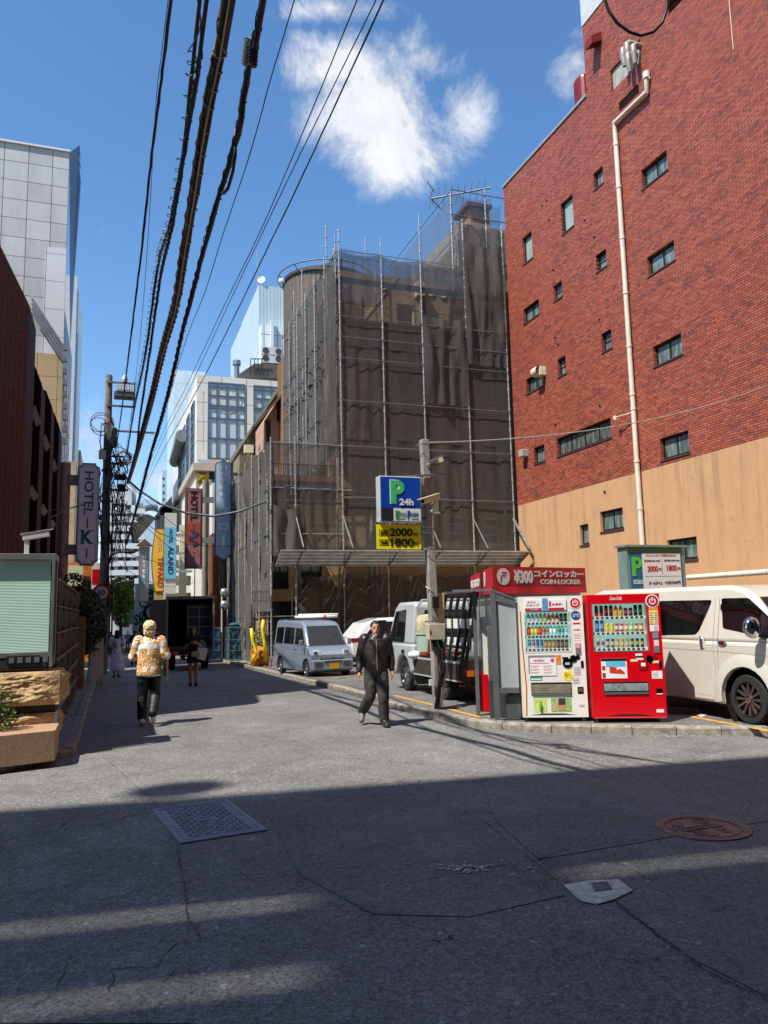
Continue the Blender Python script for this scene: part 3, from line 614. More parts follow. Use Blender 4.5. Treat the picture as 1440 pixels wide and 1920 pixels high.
# planter
pl=thing('planter','low pink granite planter kerb holding a small shrub at the corner','planter',(-1.3,10.6,.1))
x1=dz(104,1390,10.45).x; y0_=10.42; z1=OY(104,1368,10.45).z; mb=MB(); mb.prism([(x1,y0_,.08),(x1,Yd,.08),(X0,Yd,.08),(X0,y0_-.8,.08)],(0,0,z1-.08)); mb.build('granite_block',GRAN,pl,bevel=.008)
LEAF=pm('dark green leaves','1f3312',.55,0,.45,6); LEAF2=pm('mid green leaves','3c5a1e',.5,0,.4,5); LEAF3=pm('yellow green leaves','5d7a2c',.5,0,.35,5)
for m_ in (LEAF,LEAF2,LEAF3): m_.node_tree.nodes['Principled BSDF'].inputs['Subsurface Weight'].default_value=0
def foliage(mb,blobs,n,s,seed=1,nm=3,flat=.5):
    rr=random.Random(seed)
    tot=sum(b[1][0]*b[1][1]*b[1][2] for b in blobs)
    for c,r in blobs:
        c=V(c); k=int(n*r[0]*r[1]*r[2]/tot)
        for i in range(k):
            d=V((rr.gauss(0,1),rr.gauss(0,1),rr.gauss(0,1))).normalized(); q=rr.uniform(.45,1.08)**.6
            p=c+V((d.x*r[0]*q,d.y*r[1]*q,d.z*r[2]*q))
            if noise.noise(p*1.9/max(r))<-.28: continue
            a=V((rr.gauss(0,1),rr.gauss(0,1),rr.gauss(0,.7))).normalized(); b=a.cross(V((rr.gauss(0,1),rr.gauss(0,1),rr.gauss(0,1)))).normalized(); L_=s*rr.uniform(.6,1.3)
            mb.add([p-a*L_,p+b*L_*flat,p+a*L_,p-b*L_*flat],[(0,1,2,3)],rr.choice(range(nm)))
def stems(mb,c,h,n,r,seed=1,spread=.4):
    rr=random.Random(seed); c=V(c)
    for i in range(n):
        a=rr.random()*6.28; e=V((math.cos(a),math.sin(a),0))*spread*rr.uniform(.2,1)
        mb.tube([c+e*.1,c+e*.5+Zv*h*.5,c+e+Zv*h*rr.uniform(.7,1)],[r,r*.7,r*.3],5)
t=thing('shrub','small bushy green shrub growing in the granite planter','shrub',(-1.45,10.75,z1))
mb=MB(); stems(mb,(-1.55,10.75,z1-.05),.45,9,.012,3,.35); mb.build('stem',pm('bark','3b2e22',.9,0,.3),t)
mb=MB(); foliage(mb,[((-1.55,10.72,z1+.3),(.42,.3,.34)),((-1.28,10.7,z1+.2),(.26,.22,.2)),((-1.7,10.75,z1+.5),(.3,.25,.25))],2600,.022,4); mb.build('leaves',[LEAF,LEAF2,LEAF3],t)
# camera on display case
def seccam(loc,rz,label,pitch=-.2,cable=True,sc=1.0,name='security_camera',mat=None):
    t=thing(name,label,'security camera',loc,rz); m=mat or pm('camera housing white','c9c9c4',.4,0,.05)
    b=MB(); b.box((-.03*sc,-.03*sc,0),(.03*sc,.03*sc,.22*sc)); b.box((-.045*sc,-.045*sc,-.001),(.045*sc,.045*sc,.02*sc)); b.build('bracket',m,t,local=True,bevel=.004)
    b=MB(); b.M=Matrix.Translation((0,0,.25*sc))@Matrix.Rotation(pitch,4,'X'); b.box((-.045*sc,-.28*sc,-.045*sc),(.045*sc,.06*sc,.04*sc)); h=b.build('housing',m,t,local=True,bevel=.01)
    b=MB(); b.M=Matrix.Translation((0,0,.25*sc))@Matrix.Rotation(pitch,4,'X'); b.box((-.052*sc,-.34*sc,.042*sc),(.052*sc,.08*sc,.05*sc)); b.build('sun_shield',m,h,local=True)
    b=MB(); b.M=Matrix.Translation((0,0,.25*sc))@Matrix.Rotation(pitch,4,'X'); b.lathe([(.03*sc,0),(.03*sc,.012),(0,.014)],(0,-.281*sc,0),14,ax=(0,-1,0)); b.build('lens',BLKG,h,local=True)
    return t
a=dz(50,1035,11.4); seccam((a.x,11.4,tr.z+.05),R(95),'white security camera on a short bracket on top of the display case')
# dark rubble wall along the pavement behind the case, with tile courses
t=thing('garden_wall','dark rough stone wall with thin pale courses behind the display case','wall',(-1,13,0))
xw=-.72
mb=MB(); 
for i,(ya,yb) in enumerate(((11.9,13.4),(13.4,15.2),(15.2,17.2),(17.2,19.6))):
    for j in range(6):
        z0=.1+j*.38; 
        if z0>2.4-.12*i: break
        seed=i*7+j
        mb.grid(lambda u,v: V((xw-.03+(noise.fractal(V((u*4+seed,v*2,seed)),.8,2.2,4)*.5+.5)*.07*min(1,6*min(u,1-u))*min(1,5*min(v,1-v)),yb+(ya-yb)*u,z0+.35*v)),16,6)
        mb.grid(lambda u,v: V((xw-.5+.5*u,ya+.0,z0+.35*v)),2,1)
mb.build('stone_blocks',DROCK,t,smooth=35)
mb=MB(); mb.box((-1.3,11.88,.09),(xw-.04,19.6,2.35)); mb.build('core',pm('dark core','242120',.9,0,.1),t)
mb=MB()
for i,(ya,yb) in enumerate(((11.9,13.4),(13.4,15.2),(15.2,17.2),(17.2,19.6))):
    for j in range(6):
        if .1+j*.38>2.4-.12*i: break
        mb.box((xw-.1,ya,.44+j*.38),(xw+.015,yb-.03,.452+j*.38))
mb.build('pale_course',pm('pale slate course','8d857a',.7,0,.2),t)
# stone post
a=G(148,1290,.1); t=thing('stone_post','slim square sandstone gatepost at the end of the dark wall','post',(-.76,21.6,0))
mb=MB(); mb.box((-.9,21.5,0),(-.64,21.76,1.83)); mb.build('shaft',pm('sandstone','8d6c45',.85,0,.25,6,.4,30),t,bevel=.01)
# second lower stone strip
# hedge
t=thing('hedge','dark overgrown leafy hedge beside the leaning no-parking sign','hedge',(-.8,24.5,0))
mb=MB(); stems(mb,(-.85,23.3,0),1.9,12,.03,8,.35); stems(mb,(-.9,25.5,0),1.9,10,.03,9,.4); mb.build('stem',pm('bark','3b2e22',.9,0,.3),t)
mb=MB(); foliage(mb,[((-.85,23.2,1.9),(.5,.9,.75)),((-.65,24.4,1.55),(.5,.9,.8)),((-.8,26,2.0),(.55,1.2,.7)),((-1.0,23.0,2.7),(.35,.6,.35)),((-.55,25.3,1.15),(.4,.8,.5))],15000,.05,6); mb.build('leaves',[LEAF,LEAF2,LEAF],t)
# leaning A-board
SGN=pm('off white board','b9b9b4',.5,0,.1)
p=G(180,1285); t=thing('standing_sign','leaning white A-frame no-parking board with vertical dark lettering','sign',(p.x,p.y,gz(p.y)+.002),R(8))
k=(1285-1207)/F0*(p.length); hgt=k*1.02
mb=MB(); w_=.19
lean=.10
for s in (-1,1):
    mb.bar((s*w_,0,0),(s*w_*.95,lean,hgt),.03,.03); mb.bar((s*w_,.45,0),(s*w_*.95,lean+.02,hgt),.025,.025)
mb.bar((-w_,0,.03),(w_,0,.03),.03,.03); mb.bar((-w_,.45,.03),(w_,.45,.03),.025,.025); mb.build('frame',ALU,t,local=True)
mb=MB(); mb.add([(-w_,-.012,.25),(w_,-.012,.25),(w_*.95,lean-.016,hgt),(-w_*.95,lean-.016,hgt)],[(0,1,2,3)]); mb.add([(-w_,.0,.25),(-w_*.95,lean,hgt),(w_*.95,lean,hgt),(w_,0,.25)],[(0,1,2,3)]); b=mb.build('board',SGN,t,local=True)
mb=MB(); nrm=V((0,-1,.1)).normalized(); up_=V((0,.1,1)).normalized()
def onb(x,z): return V((x,-.018+lean*(z/hgt),z))
for col_,s_ in ((.07,'店頭に付き'),(-.06,'駐車禁止')):
    for i,ch in enumerate(s_): text(mb,ch,onb(col_,hgt-.34-i*.115),(1,0,0),up_,.085,bold=.01)
mb.build('lettering',BLK,b,local=True)
mb=MB(); mb.lathe([(.06,0),(.06,.004),(0,.004)],onb(-.05,hgt-.12),18,ax=nrm); mb.build('round_mark',pm('navy','1b2350',.5,0,0),b,local=True)
# ---- hotel sign K
YK=26.6
HS=[OY(*p,YK) for p in ((146,872),(188,872),(183,1058),(141,1056))]
x0,x1=HS[3].x,HS[1].x; x0=(HS[0].x+HS[3].x)/2; x1=(HS[1].x+HS[2].x)/2; zt,zb=OY(165,868,YK).z,OY(163,1060,YK).z; w_=x1-x0
t=thing('hotel_sign','tall lilac hotel sign with scalloped corners and a green K, left of the utility pole','sign',((x0+x1)/2,YK,zb))
def plaque(x0,x1,z0,z1,c,y,d):
    pts=[]
    for (cx,cz,a0) in ((x1,z1,180),(x0,z1,270),(x0,z0,0),(x1,z0,90)):
        sg=[(cx+c*math.cos(R(a0+a)),cz+c*math.sin(R(a0+a))) for a in ((90,72,54,36,18,0) if True else ())]
        pts+=sg
    return [V((x,y,z)) for x,z in pts]
def scallop(x0,x1,z0,z1,c,y):
    P=[]
    for cx,cz,s,e in ((x0,z0,90,0),(x1,z0,180,90),(x1,z1,270,180),(x0,z1,360,270)):
        for k in range(7):
            a=R(s+(e-s)*k/6); P.append(V((cx+c*math.cos(a),y,cz+c*math.sin(a))))
    return P
GRN=pm('sign green','1f6a56',.5,0,.05); LIL=pm('lilac sign face','e6e2ea',.45,0,.04); 
mb=MB(); mb.prism(scallop(x0,x1,zb,zt,.13,YK),(0,.28,0)); mb.build('box',pm('sign case','6a7480',.5,.3,.1),t)
mb=MB(); mb.prism(scallop(x0+.035,x1-.035,zb+.035,zt-.035,.125,YK-.012),(0,.012,0)); fc=mb.build('face',LIL,t)
mb=MB()
P=scallop(x0+.06,x1-.06,zb+.06,zt-.06,.12,YK-.018); 
for a,b in zip(P,P[1:]+P[:1]): mb.bar(a,b,.012,.008)
cx=(x0+x1)/2; H_=zt-zb
def zz_(py): return OY(165,py,YK).z
yk=YK-.02
# HOTEL written sideways (reading downwards)
o_=V((cx+.02,yk,(zz_(884)+zz_(965))/2)); text(mb,'HOTEL',o_,(0,0,-1),(1,0,0),w_*.42,zz_(884)-zz_(965),.012)
for i,xx in enumerate((0,)): pass
mb.box((cx-.02,yk-.003,zz_(990)),(cx+.02,yk+.002,zz_(971))); mb.box((cx-.02,yk-.003,zz_(1047)),(cx+.02,yk+.002,zz_(1028)))
text(mb,'K',(cx,yk,zz_(1007)),(1,0,0),(0,0,1),zz_(994)-zz_(1020),w_*.52,.03)
for sx in (-1,1):
    for sz in (zz_(994)-.015,zz_(1020)+.015): mb.box((cx+sx*w_*.22-w_*.1,yk-.003,sz-.015),(cx+sx*w_*.22+w_*.1,yk+.001,sz+.015))
mb.build('lettering',GRN,fc)
PINK=pm('flaking pink paint','a07a72',.7,0,.35,5,.3,20)
mb=MB(); 
for py in (900,1030):
    z=zz_(py); mb.box((x0-.3,YK+.03,z-.16),(x0+.02,YK+.25,z+.16))
mb.build('bracket',pm('bracket box','7d7a6c',.6,.2,.2),t)
mb=MB(); a=OY(122,868,YK+.2); b=OY(117,1072,YK+.2); mb.lathe([(.17,gz(YK)),(.17,a.z),(.0,a.z+.02)],(a.x*.5+b.x*.5,YK+.2,0),16); mb.build('mast',PINK,t,smooth=40)
# ---- utility pole
YU=31.0; pt=OY(205,705,YU); pb=OY(197,1000,YU); PX=(pt.x+pb.x)/2
t=thing('utility_pole','tall concrete utility pole crowded with transformers, boxes and coiled cables','utility pole',(PX,YU,gz(YU)))
mb=MB(); mb.lathe([(.19,0),(.13,pt.z-gz(YU)),(.12,pt.z-gz(YU)+.03),(0,pt.z-gz(YU)+.05)],(PX,YU,gz(YU)),18); mb.build('pole',pm('pole concrete','6f6a64',.85,0,.25,4,.2,30),t,smooth=40)
def up_at(px,py,dy=0): return OY(px,py,YU+dy)
for py,xl,xr in ((716,200,254),(760,200,254),(807,200,290),(855,196,232),(868,196,232),(918,196,240)):
    mb=MB(); a=up_at(xl,py,-.18); b=up_at(xr,py,-.18); b.z=a.z; mb.bar(a,b,.07,.07); mb.build('cross_arm',STEEL,t)
mb=MB(); a=up_at(253,716,-.18); b=up_at(251,762,-.18); mb.bar(a,b,.06,.06); mb.build('cross_arm',STEEL,t)
mb=MB(); a=up_at(233,738,-.2); mb.box((a.x-.38,a.y-.2,a.z-.2),(a.x+.36,a.y+.25,a.z+.05)); mb.build('switch_box',pm('switch grey','5d6062',.5,.3,.2),t,bevel=.03)
mb=MB(); a=up_at(233,728,-.2); mb.box((a.x-.3,a.y-.15,a.z-.03),(a.x+.3,a.y+.2,a.z+.08)); 
for k in range(6): mb.lathe([(.03,0),(.045,.02),(.03,.04),(.045,.06),(.03,.08),(.02,.12)],(a.x-.25+k*.1,a.y-.2,a.z-.16),8)
a=up_at(234,712,-.2); mb.lathe([(.1,-.1),(.12,0),(.09,.12),(.03,.18)],a,12); mb.build('insulator',pm('porcelain','c4c4c0',.3,0,.05),t)
mb=MB(); a=up_at(212,822,-.25); mb.lathe([(.0,.42),(.14,.4),(.15,.36),(.15,-.3),(.12,-.36),(0,-.37)],a,16); mb.build('transformer',pm('transformer can','3c4246',.5,.3,.15),t,smooth=40)
mb=MB(); a=up_at(192,852,-.3); mb.box((a.x-.13,a.y-.1,a.z-.18),(a.x+.13,a.y+.1,a.z+.16)); mb.build('cable_box',pm('box cream','b5b2a6',.5,0,.1),t,bevel=.02)
mb=MB(); a=up_at(201,905,-.3); mb.box((a.x-.14,a.y-.1,a.z-.24),(a.x+.14,a.y+.1,a.z+.24)); mb.build('cable_box',pm('box dark','4d5158',.5,0,.1),t,bevel=.02)
mb=MB(); a=up_at(225,895,-.5); mb.box((a.x-.22,a.y-.12,a.z-.1),(a.x+.2,a.y+.1,a.z+.1)); a=up_at(228,915,-.4); mb.box((a.x-.14,a.y-.12,a.z-.14),(a.x+.15,a.y+.1,a.z+.14)); mb.build('cable_box',BLK,t,bevel=.02)
rr=random.Random(2); Lc=lambda c,r,n,m_,ax='y': None
for (px,py,rad,n) in ((188,795,.38,3),(232,858,.27,9),(222,880,.3,5),(228,965,.35,4),(240,862,.18,4)):
    mb=MB(); a=up_at(px,py,-.35)
    for k in range(n):
        r0=rad*rr.uniform(.75,1.1); o1=V((rr.uniform(-.07,.07),rr.uniform(-.15,.15),rr.uniform(-.08,.08))); tl=rr.uniform(-.4,.4)
        pts=[a+o1+V((r0*math.cos(q*.449),r0*math.sin(q*.449)*tl*.6,r0*math.sin(q*.449)*rr.uniform(.93,1.05))) for q in range(15)]
        mb.tube(pts,.014,5)
    mb.build('cable_coil',BLK if (px,py)!=(232,858) else pm('grey cable','8d8780',.5,0,.1),t,smooth=True)
mb=MB()
for k in range(46):
    z0=rr.uniform(2.2,9.5); z1_=z0-rr.uniform(.5,1.8); a=rr.uniform(-1,1)*1.6; q=rr.uniform(.14,.24)
    mb.tube([(PX+math.sin(a)*q,YU-math.cos(a)*q,z0),(PX+math.sin(a)*(q+rr.uniform(.02,.12)),YU-math.cos(a)*q-.05,(z0+z1_)/2),(PX+math.sin(a+.2)*q,YU-math.cos(a)*q,z1_)],rr.uniform(.01,.025),5)
for k in range(30):
    a=up_at(rr.uniform(205,240),rr.uniform(930,1080),-rr.uniform(.2,.9)); b=up_at(rr.uniform(206,240),rr.uniform(880,960),-rr.uniform(.2,.9)); m_=(a+b)/2+V((rr.uniform(-.2,.2),0,-.1)); mb.tube([a,m_,b],rr.uniform(.008,.02),5)
for k in range(26):
    a=up_at(rr.uniform(196,212),rr.uniform(760,960),-.3); b=up_at(rr.uniform(215,245),rr.uniform(840,930),-.4); mb.tube([a,(a+b)/2+V((0,-.1,-rr.uniform(.1,.5))),b],rr.uniform(.008,.016),5)
mb.build('loose_cable',BLK,t,smooth=True)
mb=MB()
for k in range(14): 
    z=1.9+k*.42; sx=-1 if k%2 else 1; mb.bar((PX+sx*.12,YU-.1,z),(PX+sx*.33,YU-.12,z),.02,.02)
for z in (3.0,4.6,6.2,7.4,8.2,9.2): mb.lathe([(.2,0),(.2,.05)],(PX,YU,z),16)
mb.build('step_bolt',RUST,t)
# speed sign
p=OY(190,1111,29.0); t=thing('speed_sign','round red-bordered 30 sign standing in front of the utility pole','road sign',(p.x,29,gz(29)))
mb=MB(); mb.tube([(p.x,29.06,gz(29)),(p.x,29.06,p.z+.3)],.03,8); mb.build('post',STEEL,t)
mb=MB(); mb.lathe([(.0,.0),(.3,0),(.3,.012),(0,.012)],(p.x,29,p.z),28,ax=(0,-1,0)); d=mb.build('disc',pm('sign red','a01822',.5,0,.05),t)
mb=MB(); mb.lathe([(.215,.013),(.215,.015),(0,.015)],(p.x,29,p.z),28,ax=(0,-1,0)); mb.build('inner_disc',pm('sign white','b9bfc4',.5,0,.05),d)
mb=MB(); text(mb,'30',(p.x,28.982,p.z),(1,0,0),(0,0,1),.21,.27,.03); mb.build('lettering',pm('sign blue','22407c',.5,0,0),d)
mb=MB(); mb.lathe([(.0,.0),(.29,0),(.29,.012),(0,.012)],(p.x,29,p.z-.68),28,ax=(0,-1,0)); mb.build('lower_disc',pm('grey disc','4c5258',.5,.2,.05),t)
# vertical advert and street lamps
def lamp(px0,py0,px1,py1,Y,label):
    a=OY(px0,py0,Y); b=OY(px1,py1,Y); t=thing('street_lamp',label,'street lamp',(a.x,Y,gz(Y)))
    mb=MB(); mb.tube([(a.x,Y,gz(Y)),(a.x,Y,a.z),(a.x+(b.x-a.x)*.12,Y,a.z+(b.z-a.z)*.75),(a.x+(b.x-a.x)*.4,Y,b.z-.02),(b.x-.2,Y,b.z)],.045,8); mb.build('pole',BLK,t,smooth=40)
    mb=MB(); L=b.x-a.x; mb.sph((b.x-.02,Y,b.z),(L*.33,.14,.075)); mb.build('lamp_head',BLK,t,smooth=True)
lamp(203,1060,243,1035,33,'black curved street lamp reaching over the road beside the utility pole')
lamp(211,1120,225,1093,46,'small black street lamp beyond the taller curved one')
p=OY(182,1090,33); t=thing('shop_sign','small red and white upright shop sign behind the speed sign','sign',(p.x,33.4,p.z-1)); mb=MB(); mb.box((p.x-.22,33.3,p.z-.9),(p.x+.2,33.5,p.z+.75)); mb.build('case',pm('sign white2','c9c9c6',.5,0,.05),t); mb=MB(); mb.box((p.x-.2,33.29,p.z-.1),(p.x+.18,33.3,p.z+.5)); mb.build('panel',RED,t)
# ============================================================ RIGHT BRICK BUILDING
XB=16.6; YB=29.4
BRK=brickmat('red brick tiles','y',.245,.078,.011,'b4614a','944838','4e342e',rough=.5,stain=.12,c3='6a3e3a',bump=.5)
def BU(px,py): p=OX(px,py,XB); return YB-p.y, p.z
zroof=(OX(945,350,XB).z+OX(1100,182,XB).z)/2
utow=BU(1100,182)[0]; zbnd=(OX(972,945,XB).z+OX(1440,820,XB).z)/2
t=thing('brick_building','tall red brick building with tan rendered base and small dark windows on the right','building',(XB+4,20,0))
def stucco():
    m=pm('peach tan render','bf946b',.9,0,.06,1.5,.35,60); nt=m.node_tree; N=nt.nodes; L=nt.links
    g=N.new('ShaderNodeNewGeometry'); mp=N.new('ShaderNodeMapping'); mp.inputs['Scale'].default_value=(1,3.2,.22); L.new(g.outputs['Position'],mp.inputs[0])
    n=N.new('ShaderNodeTexNoise'); n.inputs['Scale'].default_value=1.0; n.inputs['Detail'].default_value=6; n.inputs['Roughness'].default_value=.7; L.new(mp.outputs[0],n.inputs['Vector'])
    sx=N.new('ShaderNodeSeparateXYZ'); L.new(g.outputs['Position'],sx.inputs[0])
    zr=N.new('ShaderNodeMapRange'); zr.inputs[1].default_value=1; zr.inputs[2].default_value=6.3; zr.inputs[3].default_value=.15; zr.inputs[4].default_value=1; L.new(sx.outputs['Z'],zr.inputs[0])
    mr=N.new('ShaderNodeMapRange'); mr.inputs[1].default_value=.52; mr.inputs[2].default_value=.72; mr.inputs[4].default_value=.5; L.new(n.outputs['Fac'],mr.inputs[0])
    mu=N.new('ShaderNodeMath'); mu.operation='MULTIPLY'; L.new(zr.outputs[0],mu.inputs[0]); L.new(mr.outputs[0],mu.inputs[1])
    # hairline cracks
    vc=N.new('ShaderNodeTexVoronoi'); vc.feature='DISTANCE_TO_EDGE'; vc.inputs['Scale'].default_value=.16; n2=N.new('ShaderNodeTexNoise'); n2.inputs['Scale'].default_value=1.5; n2.inputs['Detail'].default_value=6; L.new(g.outputs['Position'],n2.inputs['Vector']); va=N.new('ShaderNodeVectorMath'); va.operation='ADD'; L.new(g.outputs['Position'],va.inputs[0]); L.new(n2.outputs['Color'],va.inputs[1]); L.new(va.outputs[0],vc.inputs['Vector'])
    lt=N.new('ShaderNodeMath'); lt.operation='LESS_THAN'; lt.inputs[1].default_value=.0022; L.new(vc.outputs['Distance'],lt.inputs[0]); l2=N.new('ShaderNodeMath'); l2.operation='MULTIPLY'; l2.inputs[1].default_value=.22; L.new(lt.outputs[0],l2.inputs[0]); mxx=N.new('ShaderNodeMath'); mxx.operation='MAXIMUM'; L.new(mu.outputs[0],mxx.inputs[0]); L.new(l2.outputs[0],mxx.inputs[1])
    p=N['Principled BSDF']; src=p.inputs['Base Color'].links[0].from_socket; mx=N.new('ShaderNodeMixRGB'); L.new(mxx.outputs[0],mx.inputs[0]); L.new(src,mx.inputs[1]); mx.inputs[2].default_value=(.09,.06,.042,1); L.new(mx.outputs[0],p.inputs['Base Color']); return m
TANW=stucco()
wl=[(1202,320,357,1252,2),(1213,483,520,1265,2),(1224,650,689,1278,2),(1237,823,864,1291,2),(1112,326,359,1131,1),(1117,480,512,1137,1.5),(1127,627,662,1147,1.5),(1051,383,443,1075,1),(979,448,499,998,1),(981,581,609,1011,2),(1037,537,567,1054,1.5),(986,712,740,1018,2),(1045,675,708,1061,1.5),(1043,823,857,1145,4),(1001,840,871,1021,1)]
wt=[(1124,960,998,1167,2),(1086,985,1023,1103,1),(1250,1013,1053,1305,2)]
lv=[(1160,193,212,1199),(1250,-18,32,1279)]
def rect(xl,yt,yb,xr):
    u0,za=BU(xl,yt); _,zb_=BU(xl,yb); ym=(yt+yb)/2-(xr-xl)*.5; u1=BU(xr,ym)[0]; return (u0,zb_,u1,za)
ops=[rect(*w[:4]) for w in wl]; opt=[rect(*w[:4]) for w in wt]; opl=[rect(*w[:4]) for w in lv]; big=rect(1144,133,175,1204)
mb=MB(); ULEN=YB-3
wall(mb,(XB,YB,zbnd),(0,-1,0),(-1,0,0),ULEN,zroof-zbnd,[(a,b-zbnd,c,d-zbnd) for a,b,c,d in [(q[0],q[1],q[2],min(q[3],zroof)) for q in ops+opl+[big] if q[1]<zroof-.05]],.2)
wall(mb,(XB,YB-utow,zroof),(0,-1,0),(-1,0,0),ULEN-utow,8,[(a-utow,b-zroof,c-utow,d-zroof) for a,b,c,d in [(q[0],max(q[1],zroof),q[2],q[3]) for q in opl+[big] if q[3]>zroof+.02]],.2)
# front corner return, back and top
mb.add([(XB,YB,0),(XB,YB,zroof),(XB+10,YB,zroof),(XB+10,YB,0)],[(0,1,2,3)]); mb.add([(XB,YB,zroof),(XB,YB-utow,zroof),(XB+10,YB-utow,zroof),(XB+10,YB,zroof)],[(0,1,2,3)])
mb.add([(XB,YB-utow,zroof),(XB,YB-utow,zroof+8),(XB+10,YB-utow,zroof+8),(XB+10,YB-utow,zroof)],[(0,1,2,3)]); mb.add([(XB,3,0),(XB+10,3,0),(XB+10,3,zroof+8),(XB,3,zroof+8)],[(0,1,2,3)]); mb.add([(XB,3,zroof+8),(XB+10,3,zroof+8),(XB+10,YB-utow,zroof+8),(XB,YB-utow,zroof+8)],[(0,1,2,3)])
mb.build('brick_wall',BRK,t)
mb=MB(); wall(mb,(XB+.012,YB,-.3),(0,-1,0),(-1,0,0),ULEN,zbnd+.3,[(a,b+.3,c,d+.3) for a,b,c,d in opt],.16); mb.build('rendered_base',TANW,t)
mb=MB(); mb.box((XB+.16+.3,3.2,.1),(XB+.5,YB-.2,zroof-1)); mb.build('inner_lining',BLK,t)
for r_,w in zip(ops+opt,wl+wt):
    n=w[4]; one=n in (1,1.5)
    f=window(t,(XB,YB,0),(0,-1,0),(-1,0,0),r_,.16,1 if one else n,2 if n==1.5 else 1,DARKM,(GF,GF2)[(w[0]*7+w[1])%3==0] if w[0] not in (979,1051) else pm('milky glass','90a39c',.3,0,.06),fw_=.075,inset=.12)
    sm=MB(); P=lambda u,z,d: V((XB-.0+d,YB-u,z)); sm.box((XB-.03,YB-r_[2]-.03,r_[1]-.05),(XB+.09,YB-r_[0]+.03,r_[1]-.001)); sm.build('sill',pm('window sill','4a3834',.6,.1,.2),f)
for r_ in opl:
    mb=MB(); k=9
    for i in range(k):
        z=r_[1]+(r_[3]-r_[1])*(i+.5)/k; mb.ob((XB+.07,YB-(r_[0]+r_[2])/2,z),(.045,0,-.03),(0,(r_[2]-r_[0])/2-.01,0),(.004,0,.006))
    mb.box((XB+.14,YB-r_[2],r_[1]),(XB+.15,YB-r_[0],r_[3])); mb.build('louvre',pm('brown louvre','4a2f2b',.5,.2,.1),t)
mb=MB(); mb.box((XB+.08,YB-big[2]+.02,big[1]+.02),(XB+.12,YB-big[0]-.02,big[3]-.02)); mb.build('window_panel',pm('weathered grey panel','a3a49a',.6,.1,.3,3,streak=.3),t)
# duct elbows on the panel
mb=MB()
for px,py in ((1180,98),(1190,108),(1200,92),(1188,88)):
    a=OX(px,py,XB); mb.tube([a+V((.1,0,.1)),a+V((-.18,0,.1)),a+V((-.3,-.02,0)),a+V((-.3,-.03,-.25)),a+V((-.26,-.03,-.62))],[.11,.11,.11,.1,.07],10)
mb.build('exhaust_duct',pm('duct grey','9a958c',.5,.2,.25,5),t,smooth=40)
# hoods and vents
a=OX(1019,697,XB); mb=MB(); mb.M=Matrix.Translation(a); mb.box((-.3,-.2,-.2),(.01,.2,.17)); mb.lathe([(.2,-.2),(.2,.2)],(-.3,0,-.02),14,ax=(0,1,0)); mb.build('vent_hood',IVORY,t,bevel=.02)
a=OX(987,851,XB); mb=MB(); mb.M=Matrix.Translation(a); mb.box((-.3,-.17,-.14),(.01,.17,.17)); mb.build('vent_hood',pm('vent grey','a8a59c',.5,.1,.1),t,bevel=.02)
a=OX(1122,80,XB); mb=MB(); mb.M=Matrix.Translation(a); mb.prism([(0,-.22,-.05),(0,-.22,.3),(-.45,-.22,.02),(-.45,-.22,-.28)],(0,.44,0)); mb.build('vent_hood',pm('maroon hood','7a2024',.5,.1,.1),t)
for px,py in ((1017,385),(1026,376),(1030,412),(1115,444),(1038,505),(1097,412),(1124,598),(1046,645),(1125,760),(1180,227),(1134,922),(1042,795),(1041,632)):
    a=OX(px,py,XB); mb=MB(); mb.lathe([(.04,0),(.055,.02),(.03,.05),(0,.05)],a+V((.005,0,0)),10,ax=(-1,0,0)); mb.build('wall_vent',BLK,t)
# drainpipe
PIPE=pm('cream drainpipe','d6cdbb',.5,0,.12,4)
mb=MB(); P=[OX(*p,XB-.12) for p in ((1212,142),(1213,172),(1150,232),(1152,260))]; yb=OX(1205,1030,XB-.12).y; ya=OX(1150,240,XB-.12).y
P+=[V((XB-.12,yb,16)),V((XB-.12,yb,10)),V((XB-.12,yb,1.0))]
P[2].y=yb; P[3].y=yb
mb.tube(P,.085,12); 
for z in (3.2,5.0,6.6,8.4,8.9,10.6,12.5,14.5,16.4,18): mb.lathe([(.1,-.05),(.1,.05)],(XB-.12,yb,z),12)
mb.lathe([(.12,-.1),(.12,.12)],P[0],12)
mb.build('drainpipe',PIPE,t,smooth=40)
mb=MB(); a=OX(1190,772,XB-.12); b=OX(1153,783,XB-.3); mb.tube([a,b],.02,6); mb.lathe([(.06,-.06),(.06,.06)],b,10); mb.build('pipe_bracket',IVORY,t)
# coping, upper cladding
mb=MB(); mb.box((XB-.05,YB-utow,zroof),(XB+.3,YB+.05,zroof+.12)); mb.build('coping',pm('grey coping','9fa3a6',.4,.4,.05),t)
a=OX(1110,20,XB); mb=MB(); mb.box((XB-.03,YB-utow-3,OX(1100,40,XB).z),(XB+6,YB-utow+.02,zroof+12)); mb.build('upper_cladding',pm('pale corrugated cladding','c0c6c6',.5,.1,.06),t)
# thin cables up the facade
mb=MB(); mb.tube([(XB-.02,OX(1375,80,XB).y,25),(XB-.02,OX(1375,80,XB).y,OX(1385,85,XB).z)],.012,5); mb.build('facade_cable',IVORY,t)
# maroon flue behind the roof step
a=OX(1096,112,XB+1); b=OX(1096,185,XB+1); mb=MB(); yy=YB-utow+.5; mb.box((XB+.2,yy,zroof-.1),(XB+1.2,yy+.75,OX(1096,110,XB).z)); f=mb.build('roof_flue',pm('maroon metal','7b1c22',.45,.2,.1),t,bevel=.25,seg=3)
# gas pipe along the base, right side
mb=MB(); a=OX(1290,1083,XB-.3); b=OX(1440,1072,XB-.3); mb.tube([a,V((XB-.3,b.y-3,(a.z+b.z)/2))],.08,10); mb.build('service_pipe',PIPE,t,smooth=40)

